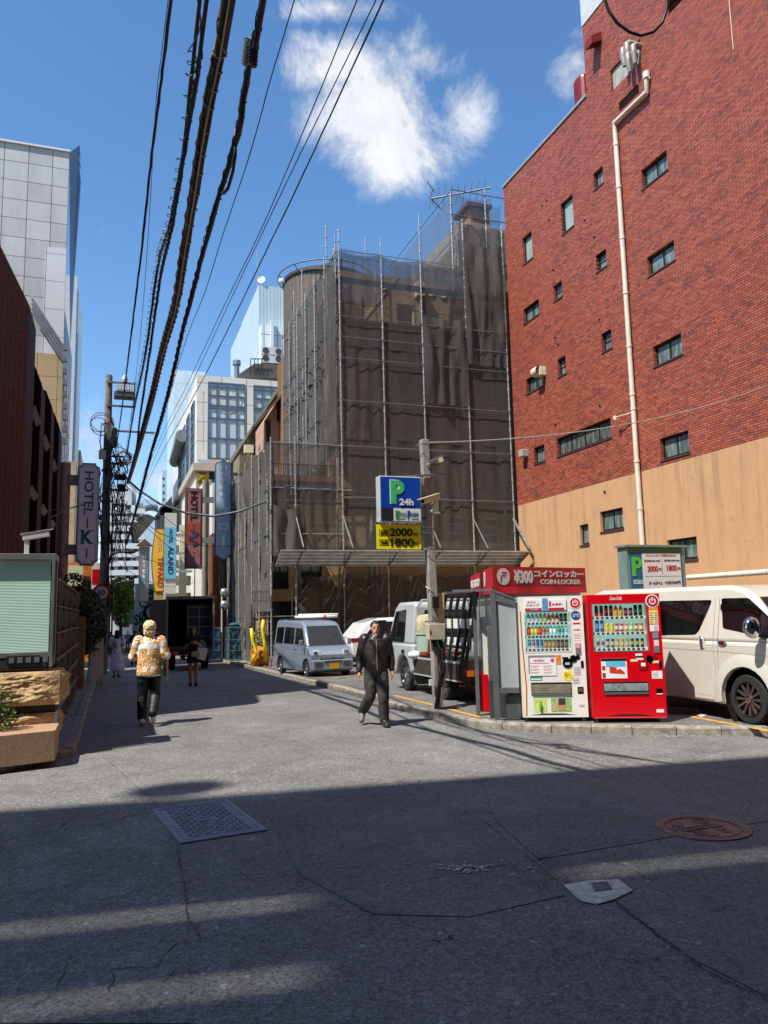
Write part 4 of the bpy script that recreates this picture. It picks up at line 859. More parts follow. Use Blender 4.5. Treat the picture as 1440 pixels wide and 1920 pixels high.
# ============================================================ SCAFFOLDED BUILDING
YF=29.4; YW=30.5
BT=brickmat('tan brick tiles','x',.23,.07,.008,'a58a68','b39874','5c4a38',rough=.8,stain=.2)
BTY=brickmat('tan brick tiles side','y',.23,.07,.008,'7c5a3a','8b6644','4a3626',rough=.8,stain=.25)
t=thing('tan_building','tan brick building wrapped in scaffolding and dark netting','building',(12,34,0))
zt=OY(700,515,YW).z; ops=[]; wn=[]
xo,xw_=9.0,19.5
for ya,yb in ((592,0),(718,0),(845,0),(985,0)):
    for px,w in ((760,.8),(856,.75),(921,.75)):
        dd={592:(570,615),718:(697,745),845:(820,875),985:(960,1008)}[ya]
        sh=(px-760)*.07
        a=OY(px,dd[0]+sh,YW); b=OY(px,dd[1]+sh,YW); hw=.42 if px==760 else .38
        ops.append((a.x-hw,b.z,a.x+hw,a.z))
mb=MB(); wall(mb,(xo,YW,-.3),(1,0,0),(0,-1,0),xw_-xo,zt+.3,[(a-xo,b+.3,c-xo,d+.3) for a,b,c,d in ops],.15,0,0); mb.build('front_wall',BT,t)
fr=pm('pale window frame','d0ccc2',.5,.2,.1)
for r_ in ops: window(t,(0,YW,0),(1,0,0),(0,-1,0),r_,.15,1,3 if r_[3]<9 else 1,fr,GD,fw_=.07)
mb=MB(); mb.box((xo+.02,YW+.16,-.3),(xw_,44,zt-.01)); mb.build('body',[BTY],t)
# sloped parapet edge on left, stair tower on the right, chimney
p1=OY(497,632,YW)
mb=MB(); mb.prism([(xo+.6,YW-.03,zt-2.6),(xo+2.6,YW-.03,zt-.02),(xo+2.75,YW-.03,zt+.05),(xo+.75,YW-.03,zt-2.6)],(0,.4,0)); mb.build('slanted_trim',pm('pale trim','b5a88e',.7,0,.15),t)
zt2=OY(905,425,YW+.5).z; xt=OY(858,430,YW+.5).x
mb=MB(); mb.box((xt,YW+.5,zt-.5),(xw_,40,zt2)); mb.build('stair_tower',pm('grey tower render','8a8072',.9,0,.2),t)
a=OY(878,392,YW+1.2); b=OY(915,428,YW+1.2); mb=MB(); mb.box((a.x,YW+1,zt2-.1),(b.x,YW+2.2,a.z)); c=mb.build('chimney',pm('sand render','9b7a52',.9,0,.2),t)
mb=MB(); mb.box((a.x-.25,YW+.8,a.z),(b.x+.05,YW+2.4,a.z+.18)); mb.build('chimney_cap',pm('dark cap','4a4038',.8,0,.1),c)
# ledge rows, round vents, wall pipes
mb=MB(); 
for py in (640,): z=OY(760,655,YW).z; 
for z in (6.3,): mb.box((xo,YW-.12,z),(xw_,YW-.001,z+.2))
mb.build('cornice',pm('brown cornice','6d4f34',.8,0,.2),t)
for px,py in ((720,537),(830,552),(806,548)): 
    a=OY(px,py,YW); mb=MB(); mb.lathe([(.2,0),(.2,.06),(.14,.06),(.14,.02),(0,.02)],a,18,ax=(0,-1,0)); mb.build('wall_vent',IVORY,t)
a=OY(783,545,YW); mb=MB(); mb.box((a.x-.15,YW-.35,a.z-.35),(a.x+.2,YW,a.z+.3)); mb.build('vent_box',IVORY,t)
a=OY(789,560,YW-.1); mb=MB(); mb.tube([(a.x,YW-.1,a.z),(a.x,YW-.1,6.5)],.09,8); mb.tube([OY(640,928,YW-.1),OY(690,932,YW-.1),OY(697,950,YW-.1),OY(697,1030,YW-.1),OY(699,1150,YW-.1)],.07,8); mb.tube([OY(560,918,YW-.2),OY(685,922,YW-.2),OY(706,940,YW-.2),OY(706,1150,YW-.2)],.07,8); mb.build('drainpipe',pm('grey pipe','9a958e',.5,.1,.15),t,smooth=40)
# lower wing on the left behind the netting
t=thing('tan_annex','low tan brick annex with cornice beside the netted building','building',(7,33,0))
zc=OY(600,905,31.2).z
mb=MB(); wall(mb,(5.75,31.2,-.4),(1,0,0),(0,-1,0),3.3,zc+.4,[(.35,3.2,1.1,4.6),(1.6,3.2,2.5,4.6),(.2,.5,1.6,2.7)],.2); mb.box((5.77,31.41,-.4),(9.05,44,zc-.01)); mb.build('wall',BT,t)
for r_ in ((.35,3.2,1.1,4.6),(1.6,3.2,2.5,4.6),(.2,.5,1.6,2.7)): window(t,(5.75,31.2,-.4),(1,0,0),(0,-1,0),r_,.2,2,1,DARKM,GD)
mb=MB(); mb.box((5.65,31.0,zc),(9.05,31.6,zc+.25)); mb.build('cornice',pm('brown cornice','6d4f34',.8,0,.2),t)
mb=MB()
for k in range(16): mb.box((5.8+k*.2,31.1,zc+.25),(5.83+k*.2,31.13,zc+.7))
mb.box((5.75,31.09,zc+.7),(9.0,31.14,zc+.74)); mb.build('railing',BLK,t)
# ---- scaffold
sc_t=thing('scaffold','tall steel tube scaffold hung with dark mesh sheets around the tan building','scaffold',(11,YF,gz(YF)))
SCP=pm('scaffold tube','a9abaa',.4,.35,.25,5)
def post(x,y,z0,z1):
    mb=MB(); mb.tube([(x,y,z0),(x,y,z1)],.03,7)
    z=z0+.4
    while z<z1: mb.lathe([(.03,-.03),(.048,-.03),(.048,.03),(.03,.03)],(x,y,z),7); z+=.45
    mb.build('post',SCP,sc_t)
fx=lambda px,py: OY(px,py,YF).x; fz=lambda px,py: OY(px,py,YF).z
zg=gz(YF)
xl=fx(507,900); x2=fx(553,900); x3=fx(638,700); x4=fx(716,600); x5=fx(793,700); x6=fx(872,600); x7=fx(946,600); 
z_lo=fz(560,832)
for x,z1_ in ((xl,fz(508,820)),(x2,fz(555,820)),(x3,fz(636,430)),(x4,fz(715,450)),(x5,fz(790,463)),(x6,fz(858,412)),(x7,fz(935,425))):
    post(x,YF-.07,zg,z1_); post(x+.02,YF+.75,zg,z1_-.5)
for px,yt_ in ((853,350),(918,345)): post(fx(px,400),YF+.4,12,fz(px,yt_))
for px,yt_ in ((611,422),(628,440),(685,445),(566,505),(551,545),(590,565),(785,402)): 
    p=OX(px,yt_,x3) if px<636 else OY(px,yt_,YF+4); post(p.x,p.y,p.z-6 if px>636 else zg+7,p.z)
# side posts going back
for y in (31.4,33.2,35.0,36.8,38.6,40.4):
    post(x3-.08,y,z_lo-.5,fz(640,470)+.6-(y-YF)*.03); post(xl-.08,y,gz(y),z_lo+.3)
zf=[fz(720,y) for y in (482,)]
# ledgers
rows=[]; z=z_lo
def ledger(p,q,r=.022):
    mb=MB(); mb.tube([p,q],r,6); mb.build('ledger',STEEL,sc_t)
for z in (z_lo-2.1,z_lo,z_lo+1.9,z_lo+3.7,z_lo+5.5,fz(720,640),fz(720,480)-.05):
    ledger((x3,YF-.1,z),(x7,YF-.1,z),.014); ledger((x3-.08,YF,z),(x3-.08,40.4,z))
ledger((xl,YF-.03,z_lo),(x3,YF-.03,z_lo),.03)
for z in (z_lo-.01,z_lo-1.8,z_lo-3.6,1.7): ledger((xl-.03,YF,z),(xl-.03,40.4,z)); ledger((xl,YF-.03,z),(x3,YF-.03,z))
zu=OY(880,362,YF+.4).z
ledger((fx(853,360),YF+.36,zu),(x7+.6,YF+.36,OY(935,372,YF+.4).z)); ledger((fx(853,360),YF+.4,zu),(fx(853,360),38,zu)); ledger((fx(853,360),YF+.36,zu-1.2),(x7+.6,YF+.36,zu-1.2))
# antenna like bars top
mb=MB(); a=OY(808,373,YF+2); b=OY(920,352,YF+.4); mb.tube([a,b],.04,6)
for k in range(9): q=a.lerp(b,k/9); mb.bar(q+V((-.1,0,-.55)),q+V((.1,0,.5)),.03)
for p,q in (((801,340),(816,362)),((806,370),(830,395)),((812,385),(808,360))): mb.bar(OY(*p,YF+2),OY(*q,YF+2),.04)
mb.build('brace',STEEL,sc_t)
for z in (z_lo+.95,z_lo+2.8,z_lo+4.6,z_lo+6.4,5.3,6.9):
    if z<fz(720,480): ledger((x3 if z>z_lo else xl,YF+.72,z),(x7,YF+.72,z),.02)
# braces, planks (walkways) and a stair
def plank(x0,x1,z,y0=YF+.12,y1=YF+.66):
    mb=MB(); mb.box((x0,y0,z-.045),(x1,y1,z)); mb.build('walkway',pm('steel plank','77746c',.6,.5,.25,4),sc_t)
for z in (z_lo,z_lo+1.85,z_lo+3.7,z_lo+5.5,z_lo+7.3):
    if z<fz(720,480): plank(x3,x7,z)
for z in (4.4,6.2): plank(xl,x3,z); plank(x3,x7,z)
for a,b in ((x3,x4),(x5,x6)):
    for z in (4.5,z_lo,z_lo+3.7):
        mb=MB(); mb.tube([(a,YF+.7,z),(b,YF+.7,z+1.8)],.018,6); mb.build('brace',STEEL,sc_t)
mb=MB(); 
for k in range(5):
    z0=z_lo+k*1.8; y0=31.2 if k%2 else 33.0; y1=33.0 if k%2 else 31.2
    for dx in (.25,.7): mb.bar((x3+dx,y0,z0),(x3+dx,y1,z0+1.8),.04,.1)
    for q in range(8): c=V((x3+.475,y0+(y1-y0)*(q+.5)/8,z0+1.8*(q+.5)/8)); mb.box((c.x-.22,c.y-.1,c.z-.01),(c.x+.22,c.y+.1,c.z+.01))
mb.build('stair',pm('steel plank','77746c',.6,.5,.25,4),sc_t)
# netting material: open weave, part transparent
def netmat(name,c,op,sc_=1.2,fold=(3,3,.25)):
    m=bpy.data.materials.new(name); m.use_nodes=True; nt=m.node_tree; N=nt.nodes; L=nt.links; N.clear()
    out=N.new('ShaderNodeOutputMaterial'); mix=N.new('ShaderNodeMixShader'); tr=N.new('ShaderNodeBsdfTransparent'); df=N.new('ShaderNodeBsdfDiffuse'); tl=N.new('ShaderNodeBsdfTranslucent'); m2=N.new('ShaderNodeMixShader')
    tc=N.new('ShaderNodeNewGeometry'); mp=N.new('ShaderNodeMapping'); mp.inputs['Scale'].default_value=fold; L.new(tc.outputs['Position'],mp.inputs[0])
    n=N.new('ShaderNodeTexNoise'); n.inputs['Scale'].default_value=sc_; n.inputs['Detail'].default_value=5; n.inputs['Roughness'].default_value=.65; L.new(mp.outputs[0],n.inputs['Vector'])
    r=N.new('ShaderNodeMapRange'); r.inputs[1].default_value=.3; r.inputs[2].default_value=.7; r.inputs[3].default_value=op-.05; r.inputs[4].default_value=min(.97,op+.08); L.new(n.outputs['Fac'],r.inputs[0])
    # more opaque at grazing angles, as any weave
    lw=N.new('ShaderNodeLayerWeight'); lw.inputs[0].default_value=.35; ad=N.new('ShaderNodeMath'); ad.operation='MULTIPLY_ADD'; ad.inputs[1].default_value=.22; L.new(lw.outputs['Facing'],ad.inputs[0]); L.new(r.outputs[0],ad.inputs[2]); ad.use_clamp=True
    df.inputs[0].default_value=C4(c); tl.inputs[0].default_value=C4(c); m2.inputs[0].default_value=.3; L.new(df.outputs[0],m2.inputs[1]); L.new(tl.outputs[0],m2.inputs[2])
    L.new(ad.outputs[0],mix.inputs[0]); L.new(tr.outputs[0],mix.inputs[1]); L.new(m2.outputs[0],mix.inputs[2]); L.new(mix.outputs[0],out.inputs[0]); return m
NET=netmat('dark mesh netting',(.14,.132,.122),.54); NETD=netmat('denser dark mesh',(.15,.146,.138),.84); NETB=netmat('blue grey mesh',(.15,.18,.24),.36); NETK=netmat('lower black mesh',(.10,.09,.08),.62)
def net(P0,P1,z0,z1,m,seed=0,amp=.06,name='netting',out=V((0,-1,0)),toplo=.12,n=26,topf=None):
    P0,P1=V(P0),V(P1); W_=(P1-P0).length; nu=max(8,int(W_*11)); nv=max(8,int((z1-z0)*5)); mb=MB()
    def fn(u,v):
        e=math.sin(math.pi*u); p=P0.lerp(P1,u); x=u*W_
        top=topf(u) if topf else z1
        zz=z0+(top-z0)*v; zz-=toplo*e*(v**4)*1.5
        d=noise.noise(V((x*2.6+seed*9,zz*.28,seed)))*amp*1.2+noise.noise(V((x*5.5+seed*5,zz*.6,seed+3)))*amp*.7+abs(noise.noise(V((x*1.1+zz*.35+seed,zz*.2,seed))))*amp*1.2
        return V((p.x,p.y,zz))+out*(d*min(1,e*4)-.03)
    mb.grid(fn,nu,nv); return mb.build(name,m,sc_t,smooth=True)
ztop=fz(700,478); xs=[x3,x4,x5,x6,x7,XB-.05]
for i,(a,b) in enumerate(zip(xs[:-1],xs[1:])):
    zs=[3.95,z_lo+.3,z_lo+4.2,ztop]
    for j,(c,d) in enumerate(zip(zs[:-1],zs[1:])):
        if i>=3 and j==2: d=OY(900,430,YF).z
        net((a,YF-.02,0),(b,YF-.02,0),c,d+.02,NET,i*5+j,.018+.05*((i*3+j)%5==1),toplo=.1 if d==ztop else .03)
net((fx(870,600),YF-.12,0),(x7,YF-.12,0),z_lo+3.9,ztop+1.2,NET,41,.16); net((x5,YF-.1,0),(x6+.1,YF-.1,0),z_lo+2,z_lo+6,NET,42,.14)
net((x3+.1,YF-.06,0),(x4,YF-.06,0),ztop-2.2,ztop+.1,NETB,43,.05,toplo=.05); net((x4,YF-.06,0),(x6,YF-.06,0),ztop-1.5,ztop-.1,NETB,44,.05,toplo=.1)
# upper right, blue tinted against the sky
net((fx(853,360),YF+.36,0),(x7-.2,YF+.36,0),zt2-2.2,zu-.1,NETB,51,.04); net((x7-.2,YF+.36,0),(XB,YF+.36,0),zt2-2,zu-.35,NETB,52,.04)
xk=fx(853,360); net((xk,YF+.4,0),(xk,34,0),ztop-1.0,zu-.1,NETB,53,.06,out=V((-1,0,0))); net((xk,34,0),(xk,38.5,0),ztop-1.0,zu-.2,NETB,54,.06,out=V((-1,0,0))); net((xk-.05,YF+.4,0),(xk-.05,33,0),ztop-2.5,zu-2.6,NET,55,.06,out=V((-1,0,0)))
# side face (left), upper
for i,(a,b) in enumerate(((YF,31.4),(31.4,33.2),(33.2,35.0),(35.0,36.8),(36.8,38.6),(38.6,40.4))):
    tz=ztop+.35-i*.05; net((x3,a,0),(x3,b,0),z_lo-.3,z_lo+4,NETD if i>1 else NET,60+i,.12,out=V((-1,0,0))); net((x3,a,0),(x3,b,0),z_lo+4,tz,NETD if i>1 else NET,70+i,.12,out=V((-1,0,0)),toplo=.25)
net((x3-.2,YF+.1,0),(x3-.2,31.2,0),z_lo+.2,ztop-.6,NET,81,.2,out=V((-1,0,0)))
# lower left block
net((xl,YF-.02,0),(x2,YF-.02,0),5.6,z_lo,NET,90,.1,toplo=.02); net((x2,YF-.02,0),(x3,YF-.02,0),3.9,z_lo,NET,91,.1,toplo=.02); net((x2+.3,YF+.3,0),(x3-.2,YF+.3,0),4.0,7.0,NETK,93,.2); net((xl+.1,YF-.1,0),(x2+.2,YF-.1,0),4.0,6.0,NETD,92,.25)
for i,(a,b) in enumerate(((YF,31.4),(31.4,33.2),(33.2,35.0),(35.0,36.8),(36.8,38.6),(38.6,41))):
    net((xl,a,0),(xl,b,0),1.9 if i<2 else -.3,z_lo-.0-.02*i,NETD,100+i,.2,out=V((-1,0,0)),toplo=.1)
# below the canopy
for i,(a,b) in enumerate(((x2,x3),(x3,x4),(x4,x5),(x5,x6),(x6,x7),(x7,XB))): net((a,YF-.02,0),(b,YF-.02,0),-.2 if i else -.1,3.35,NETK,110+i,.2,toplo=.1)
# canopy
zc0=fz(740,1062); 
yo=YF-1.25; zo=OY(740,1033,yo).z; cx0=xl+.15; cx1=XB-.25
mb=MB()
for k in range(5):
    a0=k/5+.01; a1=(k+1)/5-.02; ya=YF-.1+(yo-YF+.1)*a0; yb_=YF-.1+(yo-YF+.1)*a1; za=zc0+(zo-zc0)*a0; zb_=zc0+(zo-zc0)*a1
    mb.add([(cx0,ya,za),(cx1,ya,za),(cx1,yb_,zb_),(cx0,yb_,zb_),(cx0,ya,za+.04),(cx1,ya,za+.04),(cx1,yb_,zb_+.04),(cx0,yb_,zb_+.04)],[(0,3,2,1),(4,5,6,7),(0,1,5,4),(1,2,6,5),(2,3,7,6),(3,0,4,7)])
mb.build('canopy_plank',pm('canopy steel','b5b6b2',.45,.35,.25,3),sc_t)
for x,py in ((xl,745),(x2,967),(x3,967),(x4,970),(x5,972),(x6,975),(x7,978),(XB-.3,978)):
    z=fz(740,968); mb=MB()
    if x>xl: mb.tube([(x,YF-.04,z),(x+.02,yo-.02,zo+.12)],.03,7)
    mb.tube([(x,yo-.05,zo-.02),(x,YF-.05,zc0-.06)],.025,6); mb.tube([(x,YF-.05,zc0-.1),(x-.25 if x>xl+1 else x,yo+.1,zo-.03)],.018,6); mb.build('canopy_strut',STEEL,sc_t)
# low ladder tray and hoop at the left corner
mb=MB(); a=OY(472,1110,YF); b=OY(503,1110,YF); a2=OY(472,1145,YF-.1)
for z in (a.z,a.z-.35): mb.bar((a.x,YF-.15,z),(b.x,YF-.15,z),.04)
for k in range(7): x=a.x+(b.x-a.x)*k/6; mb.bar((x,YF-.15,a.z),(x,YF-.15,a.z-.35),.035)
mb.build('ladder',ALU,sc_t)
# ---- round tower
a=OY(533,520,46); c=OY(612,520,46); t=thing('round_tower','brown ribbed cylindrical tower with a railing, rising left of the scaffold','tower',(c.x,46+ (c.x-a.x),0))
rad=c.x-a.x; cy=46+0; n=110; prof=[]
mb=MB(); zt_=OY(570,505,44).z; vs=[]
for z in (0,zt_):
    for k in range(n): q=2*math.pi*k/n; r_=rad*(1 if k%2 else .985); vs.append((c.x+r_*math.cos(q),cy+r_*math.sin(q),z))
mb.add(vs,[(k,(k+1)%n,n+(k+1)%n,n+k) for k in range(n)]+[tuple(n+k for k in range(n))]); mb.build('shell',pm('brown ribbed metal','5f564a',.55,.2,.12),t)
mb=MB(); mb.lathe([(rad+.03,-.15),(rad+.06,-.15),(rad+.06,.12),(rad-.2,.12)],(c.x,cy,zt_),64); mb.build('rim',pm('dark rim','4a3f35',.5,.2,.1),t)
mb=MB(); pts=[(c.x+(rad+.35)*math.cos(k/40*6.284),cy+(rad+.35)*math.sin(k/40*6.284),zt_+.35) for k in range(41)]; mb.tube(pts,.04,6)
for k in range(0,40,4): p=V(pts[k]); mb.tube([p,p+V((-(p.x-c.x)*.12,-(p.y-cy)*.12,-.4))],.03,5)
mb.build('railing',GREYP,t)
mb=MB(); p=OY(487,525,44); 
for px,py in ((540,522),):
    p=OY(px-12,py+5,44.5); mb.sph(p,(.2,.08,.2))
mb.build('dish',WHT,t)
# ============================================================ FAR STREET, right side
WPAN=brickmat('white facade tiles','x',1.7,1.35,.025,'d9d5cb','e0ddd4','8d8a84',off=0,rough=.5,stain=.04); WPANY=brickmat('white facade tiles side','y',1.7,1.35,.025,'d9d5cb','e0ddd4','8d8a84',off=0,rough=.5,stain=.04)
BSTEEL=pm('blue grey steel','65798c',.4,.4,.06)
YW2=52.0
o_=OY(370,710,YW2); x0=OY(369,800,YW2).x; zt=OY(372,703,YW2).z; zb=OY(370,868,YW2).z; x1=17.0
t=thing('tile_office','white tiled office building with blue grey grid windows on the upper storeys','building',(x0+5,56,-1))
def wr(px0,py0,px1,py1): 
    a=OY(px0,py1,YW2); b=OY(px1,py0,YW2); return (a.x-x0,a.z+1,b.x-x0,b.z+1)
g1=wr(390,722,459,859); g2=(OY(476,726,YW2).x-x0,g1[1],OY(476,726,YW2).x-x0+g1[2]-g1[0],g1[3])
slot=[wr(379,735,383,845)]
mb=MB(); wall(mb,(x0,YW2,-1),(1,0,0),(0,-1,0),x1-x0,zt+1,[g1,g2]+slot,.25); ys=74; mb.box((x0+.02,YW2+.3,-1),(x1,ys,zt-.01))
o=mb.build('wall',[WPAN,WPANY],t)
for p in o.data.polygons: p.material_index=1 if abs(p.normal.x)>.7 else 0
for g_ in (g1,g2):
    # uneven grid: 4 columns, 6 rows like the photograph
    f=MB(); g=MB(); W_=g_[2]-g_[0]; H_=g_[3]-g_[1]; P=lambda u,v,d: V((x0+g_[0]+u*W_,YW2+d,-1+g_[1]+v*H_))
    for u in (0,.23,.49,.77,1): a=P(u,0,.03); b=P(u,1,.03); f.bar(a,b,.17,.08)
    for v in (0,.265,.53,.665,.70,.83,.95,1): a=P(0,v,.03); b=P(1,v,.03); f.bar(a,b,.13,.1)
    fo=f.build('window',BSTEEL,t); g.add([P(0,0,.05),P(1,0,.05),P(1,1,.05),P(0,1,.05)],[(0,1,2,3)]); g.build('pane',GB,fo)
mb=MB(); 
cx,cz=x0+(g1[0]+g1[2])/2,-1+g1[1]+(g1[3]-g1[1])*.8; mb.lathe([(1.05,0),(1.05,.02),(0,.02)],(cx,YW2+.04,cz),32,ax=(0,-1,0)); mb.build('round_fan',pm('fan disc','c9cccb',.5,.1,.25,2),t)
# left street face windows
for k in range(4):
    y=YW2+1.6+k*3.6
    for (za,zb_) in ((zb+.3,zt-1.4),): 
        f=MB(); g=MB()
        for q in (0,.5,1): f.bar((x0-.03,y+q*2.0,za),(x0-.03,y+q*2.0,zb_),.12,.12)
        for q in range(7): z=za+(zb_-za)*q/6; f.bar((x0-.04,y,z),(x0-.04,y+2,z),.1,.1)
        fo=f.build('window',BSTEEL,t); g.box((x0-.01,y,za),(x0+.0,y+2,zb_)); g.build('pane',GD,fo)
mb=MB(); mb.box((x0-.25,YW2-.3,zb-.55),(x1,YW2+.02,zb-.05)); mb.box((x0-.25,YW2,zb-.55),(x0+.02,ys,zb-.05)); mb.build('cornice',pm('beige cornice','b9a898',.6,0,.1),t)
mb=MB(); rr=random.Random(4)
for k in range(9): mb.add([(x0+.1+k*.75,YW2-.31,zb-.04),(x0+.85+k*.75,YW2-.31,zb-.04),(x0+.85+k*.75,YW2-.31,zb+.2),(x0+.1+k*.75,YW2-.31,zb+.2)],[(0,1,2,3)],k%3)
mb.build('mosaic_band',[pm('mosaic blue','9fb9c4',.5,0,0),pm('mosaic pink','c8a8a0',.5,0,0),pm('mosaic cream','d4cdb8',.5,0,0)],t)
mb=MB(); mb.box((x0-.02,YW2-.06,-1),(x0+2.0,YW2+.02,zb-.55)); mb.build('stone_base',brickmat('beige stone','x',1.3,1.1,.02,'a99c84','b3a790','6c6454',off=0,rough=.7,stain=.08),t)
mb=MB(); a=OY(379,895,YW2-.1); mb.add([a+V((-.35,0,.35)),a+V((-.35,0,-.35)),a+V((.35,0,-.35)),a+V((.35,0,.35)),a+V((0,-.2,.0))],[(0,1,4),(1,2,4),(2,3,4),(3,0,4)]); mb.build('brass_pyramid',pm('brass','b9962e',.3,.8,.1),t)
mb=MB(); mb.box((OY(392,885,YW2).x,YW2-.02,OY(392,960,YW2).z),(OY(412,885,YW2).x+1,YW2-.08,OY(392,885,YW2).z)); mb.build('dark_opening',BLK,t)
# balcony rolls on the far left edge
mb=MB(); 
for py0,py1 in ((848,862),): 
    a=OX(327,872,x0-.6) ; a=OY(330,866,66); mb.tube([(a.x,60,a.z+.9),(a.x,67,a.z+.2)],.5,12)
mb.build('round_bay',pm('dark roll','6f7478',.5,.2,.1),t)
# block stepping forward at the street corner (left, taller)
a=OY(327,738,74.5); b=OY(345,700,74.5)
t=thing('glass_block','pale blue glazed block stepping out behind the white tiled office','building',(a.x+1,78,-1)); mb=MB(); mb.box((a.x,74.5,-1),(a.x+3,84,b.z+.3)); mb.build('wall',pm('pale glazed wall','c3d2d8',.25,.1,.06),t)
mb=MB()
for k in range(7): z=b.z-1-k*2.1; mb.box((a.x-.05,74.6,z),(a.x+2.6,74.49,z+1.1))
mb.build('window',GB,t)
# penthouse tower with units
YP2=60.0
a=OY(463,545,YP2); c=OY(485,534,YP2); b=OY(545,548,YP2); zl=OY(485,660,YP2).z
t=thing('penthouse_tower','pale blue corrugated rooftop tower with satellite dish and air conditioner units','building',(c.x+2,YP2+3,14))
CORR=brickmat('corrugated pale blue','x',.28,50,.02,'aebfc8','b6c6ce','8c9ba4',off=0,rough=.4,stain=.05); CORRY=brickmat('corrugated pale blue side','y',.28,50,.02,'aebfc8','b6c6ce','8c9ba4',off=0,rough=.4,stain=.05)
mb=MB(); mb.box((c.x,YP2,8),(c.x+8,YP2+9,c.z)); o=mb.build('cladding',[CORR,CORRY],t)
for p in o.data.polygons: p.material_index=1 if abs(p.normal.x)>.7 else 0
mb=MB(); e=OX(462,583,c.x-.05)
mb.box((c.x+.02,YP2+9,8),(c.x+6,e.y if e.y>YP2+10 else YP2+16,c.z-.1)); o=mb.build('rear_cladding',[CORRY],t)
# white tiled core in front
a1=OY(490,608,YP2-1.2); mb=MB(); mb.box((a1.x,YP2-1.2,8),(a1.x+6,YP2-.01,a1.z)); mb.build('tiled_core',brickmat('white panels','x',1.1,1.2,.04,'d3dbe0','dbe2e6','8b979e',off=0,rough=.4,stain=.04),t)
mb=MB(); p=OY(510,600,YP2-1.4); mb.bar((p.x,YP2-1.4,p.z),(p.x,YP2-1.4,OY(510,690,YP2).z),.22,.22); mb.build('pipe_shaft',WHT,t)
mb=MB(); p=OY(478,495,YP2); mb.tube([(p.x+.3,YP2+.5,c.z),(p.x+.3,YP2+.5,OY(480,466,YP2).z)],.05,6); mb.build('lightning_rod',ALU,t)
mb=MB(); p=OY(490,524,YP2); 
for k in range(1): mb.lathe([(.0,.1),(.2,.06),(.31,0),(.32,0),(.2,.1),(0,.13)],p,20,ax=(.5,1,-.3)); 
mb.tube([p,p+V((.1,.4,-1.0))],.05,6); mb.build('dish',WHT,t)
for i,(px,py) in enumerate(((501,659),(525,661),(501,673),(525,675))):
    p=OY(px,py,YP2-2.4); ac=thing('air_conditioner','white outdoor air conditioner unit on the rooftop rack, '+('upper left','upper right','lower left','lower right')[i]+' of four','air conditioner',(p.x,YP2-2.4,p.z-.35),group='air conditioners on the roof rack')
    mb=MB(); mb.box((p.x-.5,YP2-2.6,p.z-.36),(p.x+.5,YP2-2.2,p.z+.3)); mb.build('case',pm('unit cream','cfccc2',.5,.05,.06),ac)
    mb=MB(); mb.lathe([(.25,0),(.25,.015),(.2,.015),(.2,.004),(0,.004)],(p.x-.15,YP2-2.61,p.z),18,ax=(0,-1,0)); mb.build('fan_grille',pm('fan dark','4c4c4a',.5,.2,.1),ac)
t=thing('roof_rack','dark steel roof platform with railings carrying the air conditioners','platform',(OY(500,690,YP2-2.4).x,YP2-3,OY(500,690,YP2-2.4).z))
mb=MB(); a=OY(443,702,YP2-4); b=OY(560,690,YP2-4); c2=OY(468,683,YP2-1); mb.prism([(a.x,YP2-5,OY(443,702,YP2-5).z),(12.5+a.x,YP2-5,OY(443,702,YP2-5).z),(12.5+a.x,YP2-5,OY(500,683,YP2-5).z),(a.x+1.2,YP2-5,OY(500,683,YP2-5).z)],(0,5,0)); mb.build('roof_slope',pm('dark roofing','4f4c4a',.8,0,.2),t)
mb=MB()
for k in range(4): p=OY(470+k*7,702,YP2-5.2); mb.bar(p,p+V((0,0,1.2)),.05); mb.bar(p+V((0,0,1.2)),p+V((.4,0,1.2)),.05)
a=OY(492,684,YP2-2.8); b=OY(534,690,YP2-2.8); mb.box((a.x,YP2-3,a.z-.1),(b.x+2,YP2-1.4,a.z)); 
for k in range(10): mb.bar((a.x+k*.45,YP2-3,a.z-.4),(a.x+k*.45+.3,YP2-3,a.z),.05)
mb.build('rack_frame',BLK,t)
p=OY(444,685,YP2-4); mb=MB(); mb.tube([(p.x,YP2-4,p.z-1.2),(p.x,YP2-4,p.z+.3)],.2,12); mb.lathe([(.3,0),(.3,.35),(0,.4)],(p.x,YP2-4,p.z),14); mb.build('flue',ALU,t)
# sloping mossy gable building and pink tiled wall between
YM=47.5
t=thing('mossy_building','old building with mossy stained slanting side wall and rusty flue','building',(8,YM,0))
P=[OY(*p,YM) for p in ((414,878),(537,703),(537,860),(537,1200),(437,1200),(437,880))]
P=[OX(413,885,5.8)]+[]
xm=6.4
pA=OY(425,880,YM); pB=OY(537,705,YM)
mb=MB(); mb.prism([(pA.x,YM,0),(pB.x+.6,YM,0),(pB.x+.6,YM,pB.z+.7),(pB.x,YM,pB.z),(pA.x,YM,pA.z)],(0,6,0))
MOSS=pm('mossy render','75705a',.95,0,.45,1.1,.3,20,streak=.5); mb.build('side_wall',MOSS,t)
mb=MB(); mb.bar((pA.x-.1,YM-.1,pA.z+.05),(pB.x+.1,YM-.1,pB.z+.1),.3,.14); mb.build('roof_edge',pm('weathered edge','8f8b80',.8,0,.2),t)
mb=MB(); p=OY(451,860,YM-.3); mb.tube([(p.x,YM-.3,5),(p.x,YM-.3,OY(451,865,YM-.3).z)],.2,12); mb.build('rusty_flue',RUST,t)
mb=MB(); p=OY(466,850,YM-.3); mb.tube([(p.x,YM-.3,5),(p.x,YM-.3,p.z+.2)],.12,10); mb.box((p.x-.28,YM-.55,p.z),(p.x+.28,YM-.1,p.z+.5)); mb.build('vent_pipe',IVORY,t)
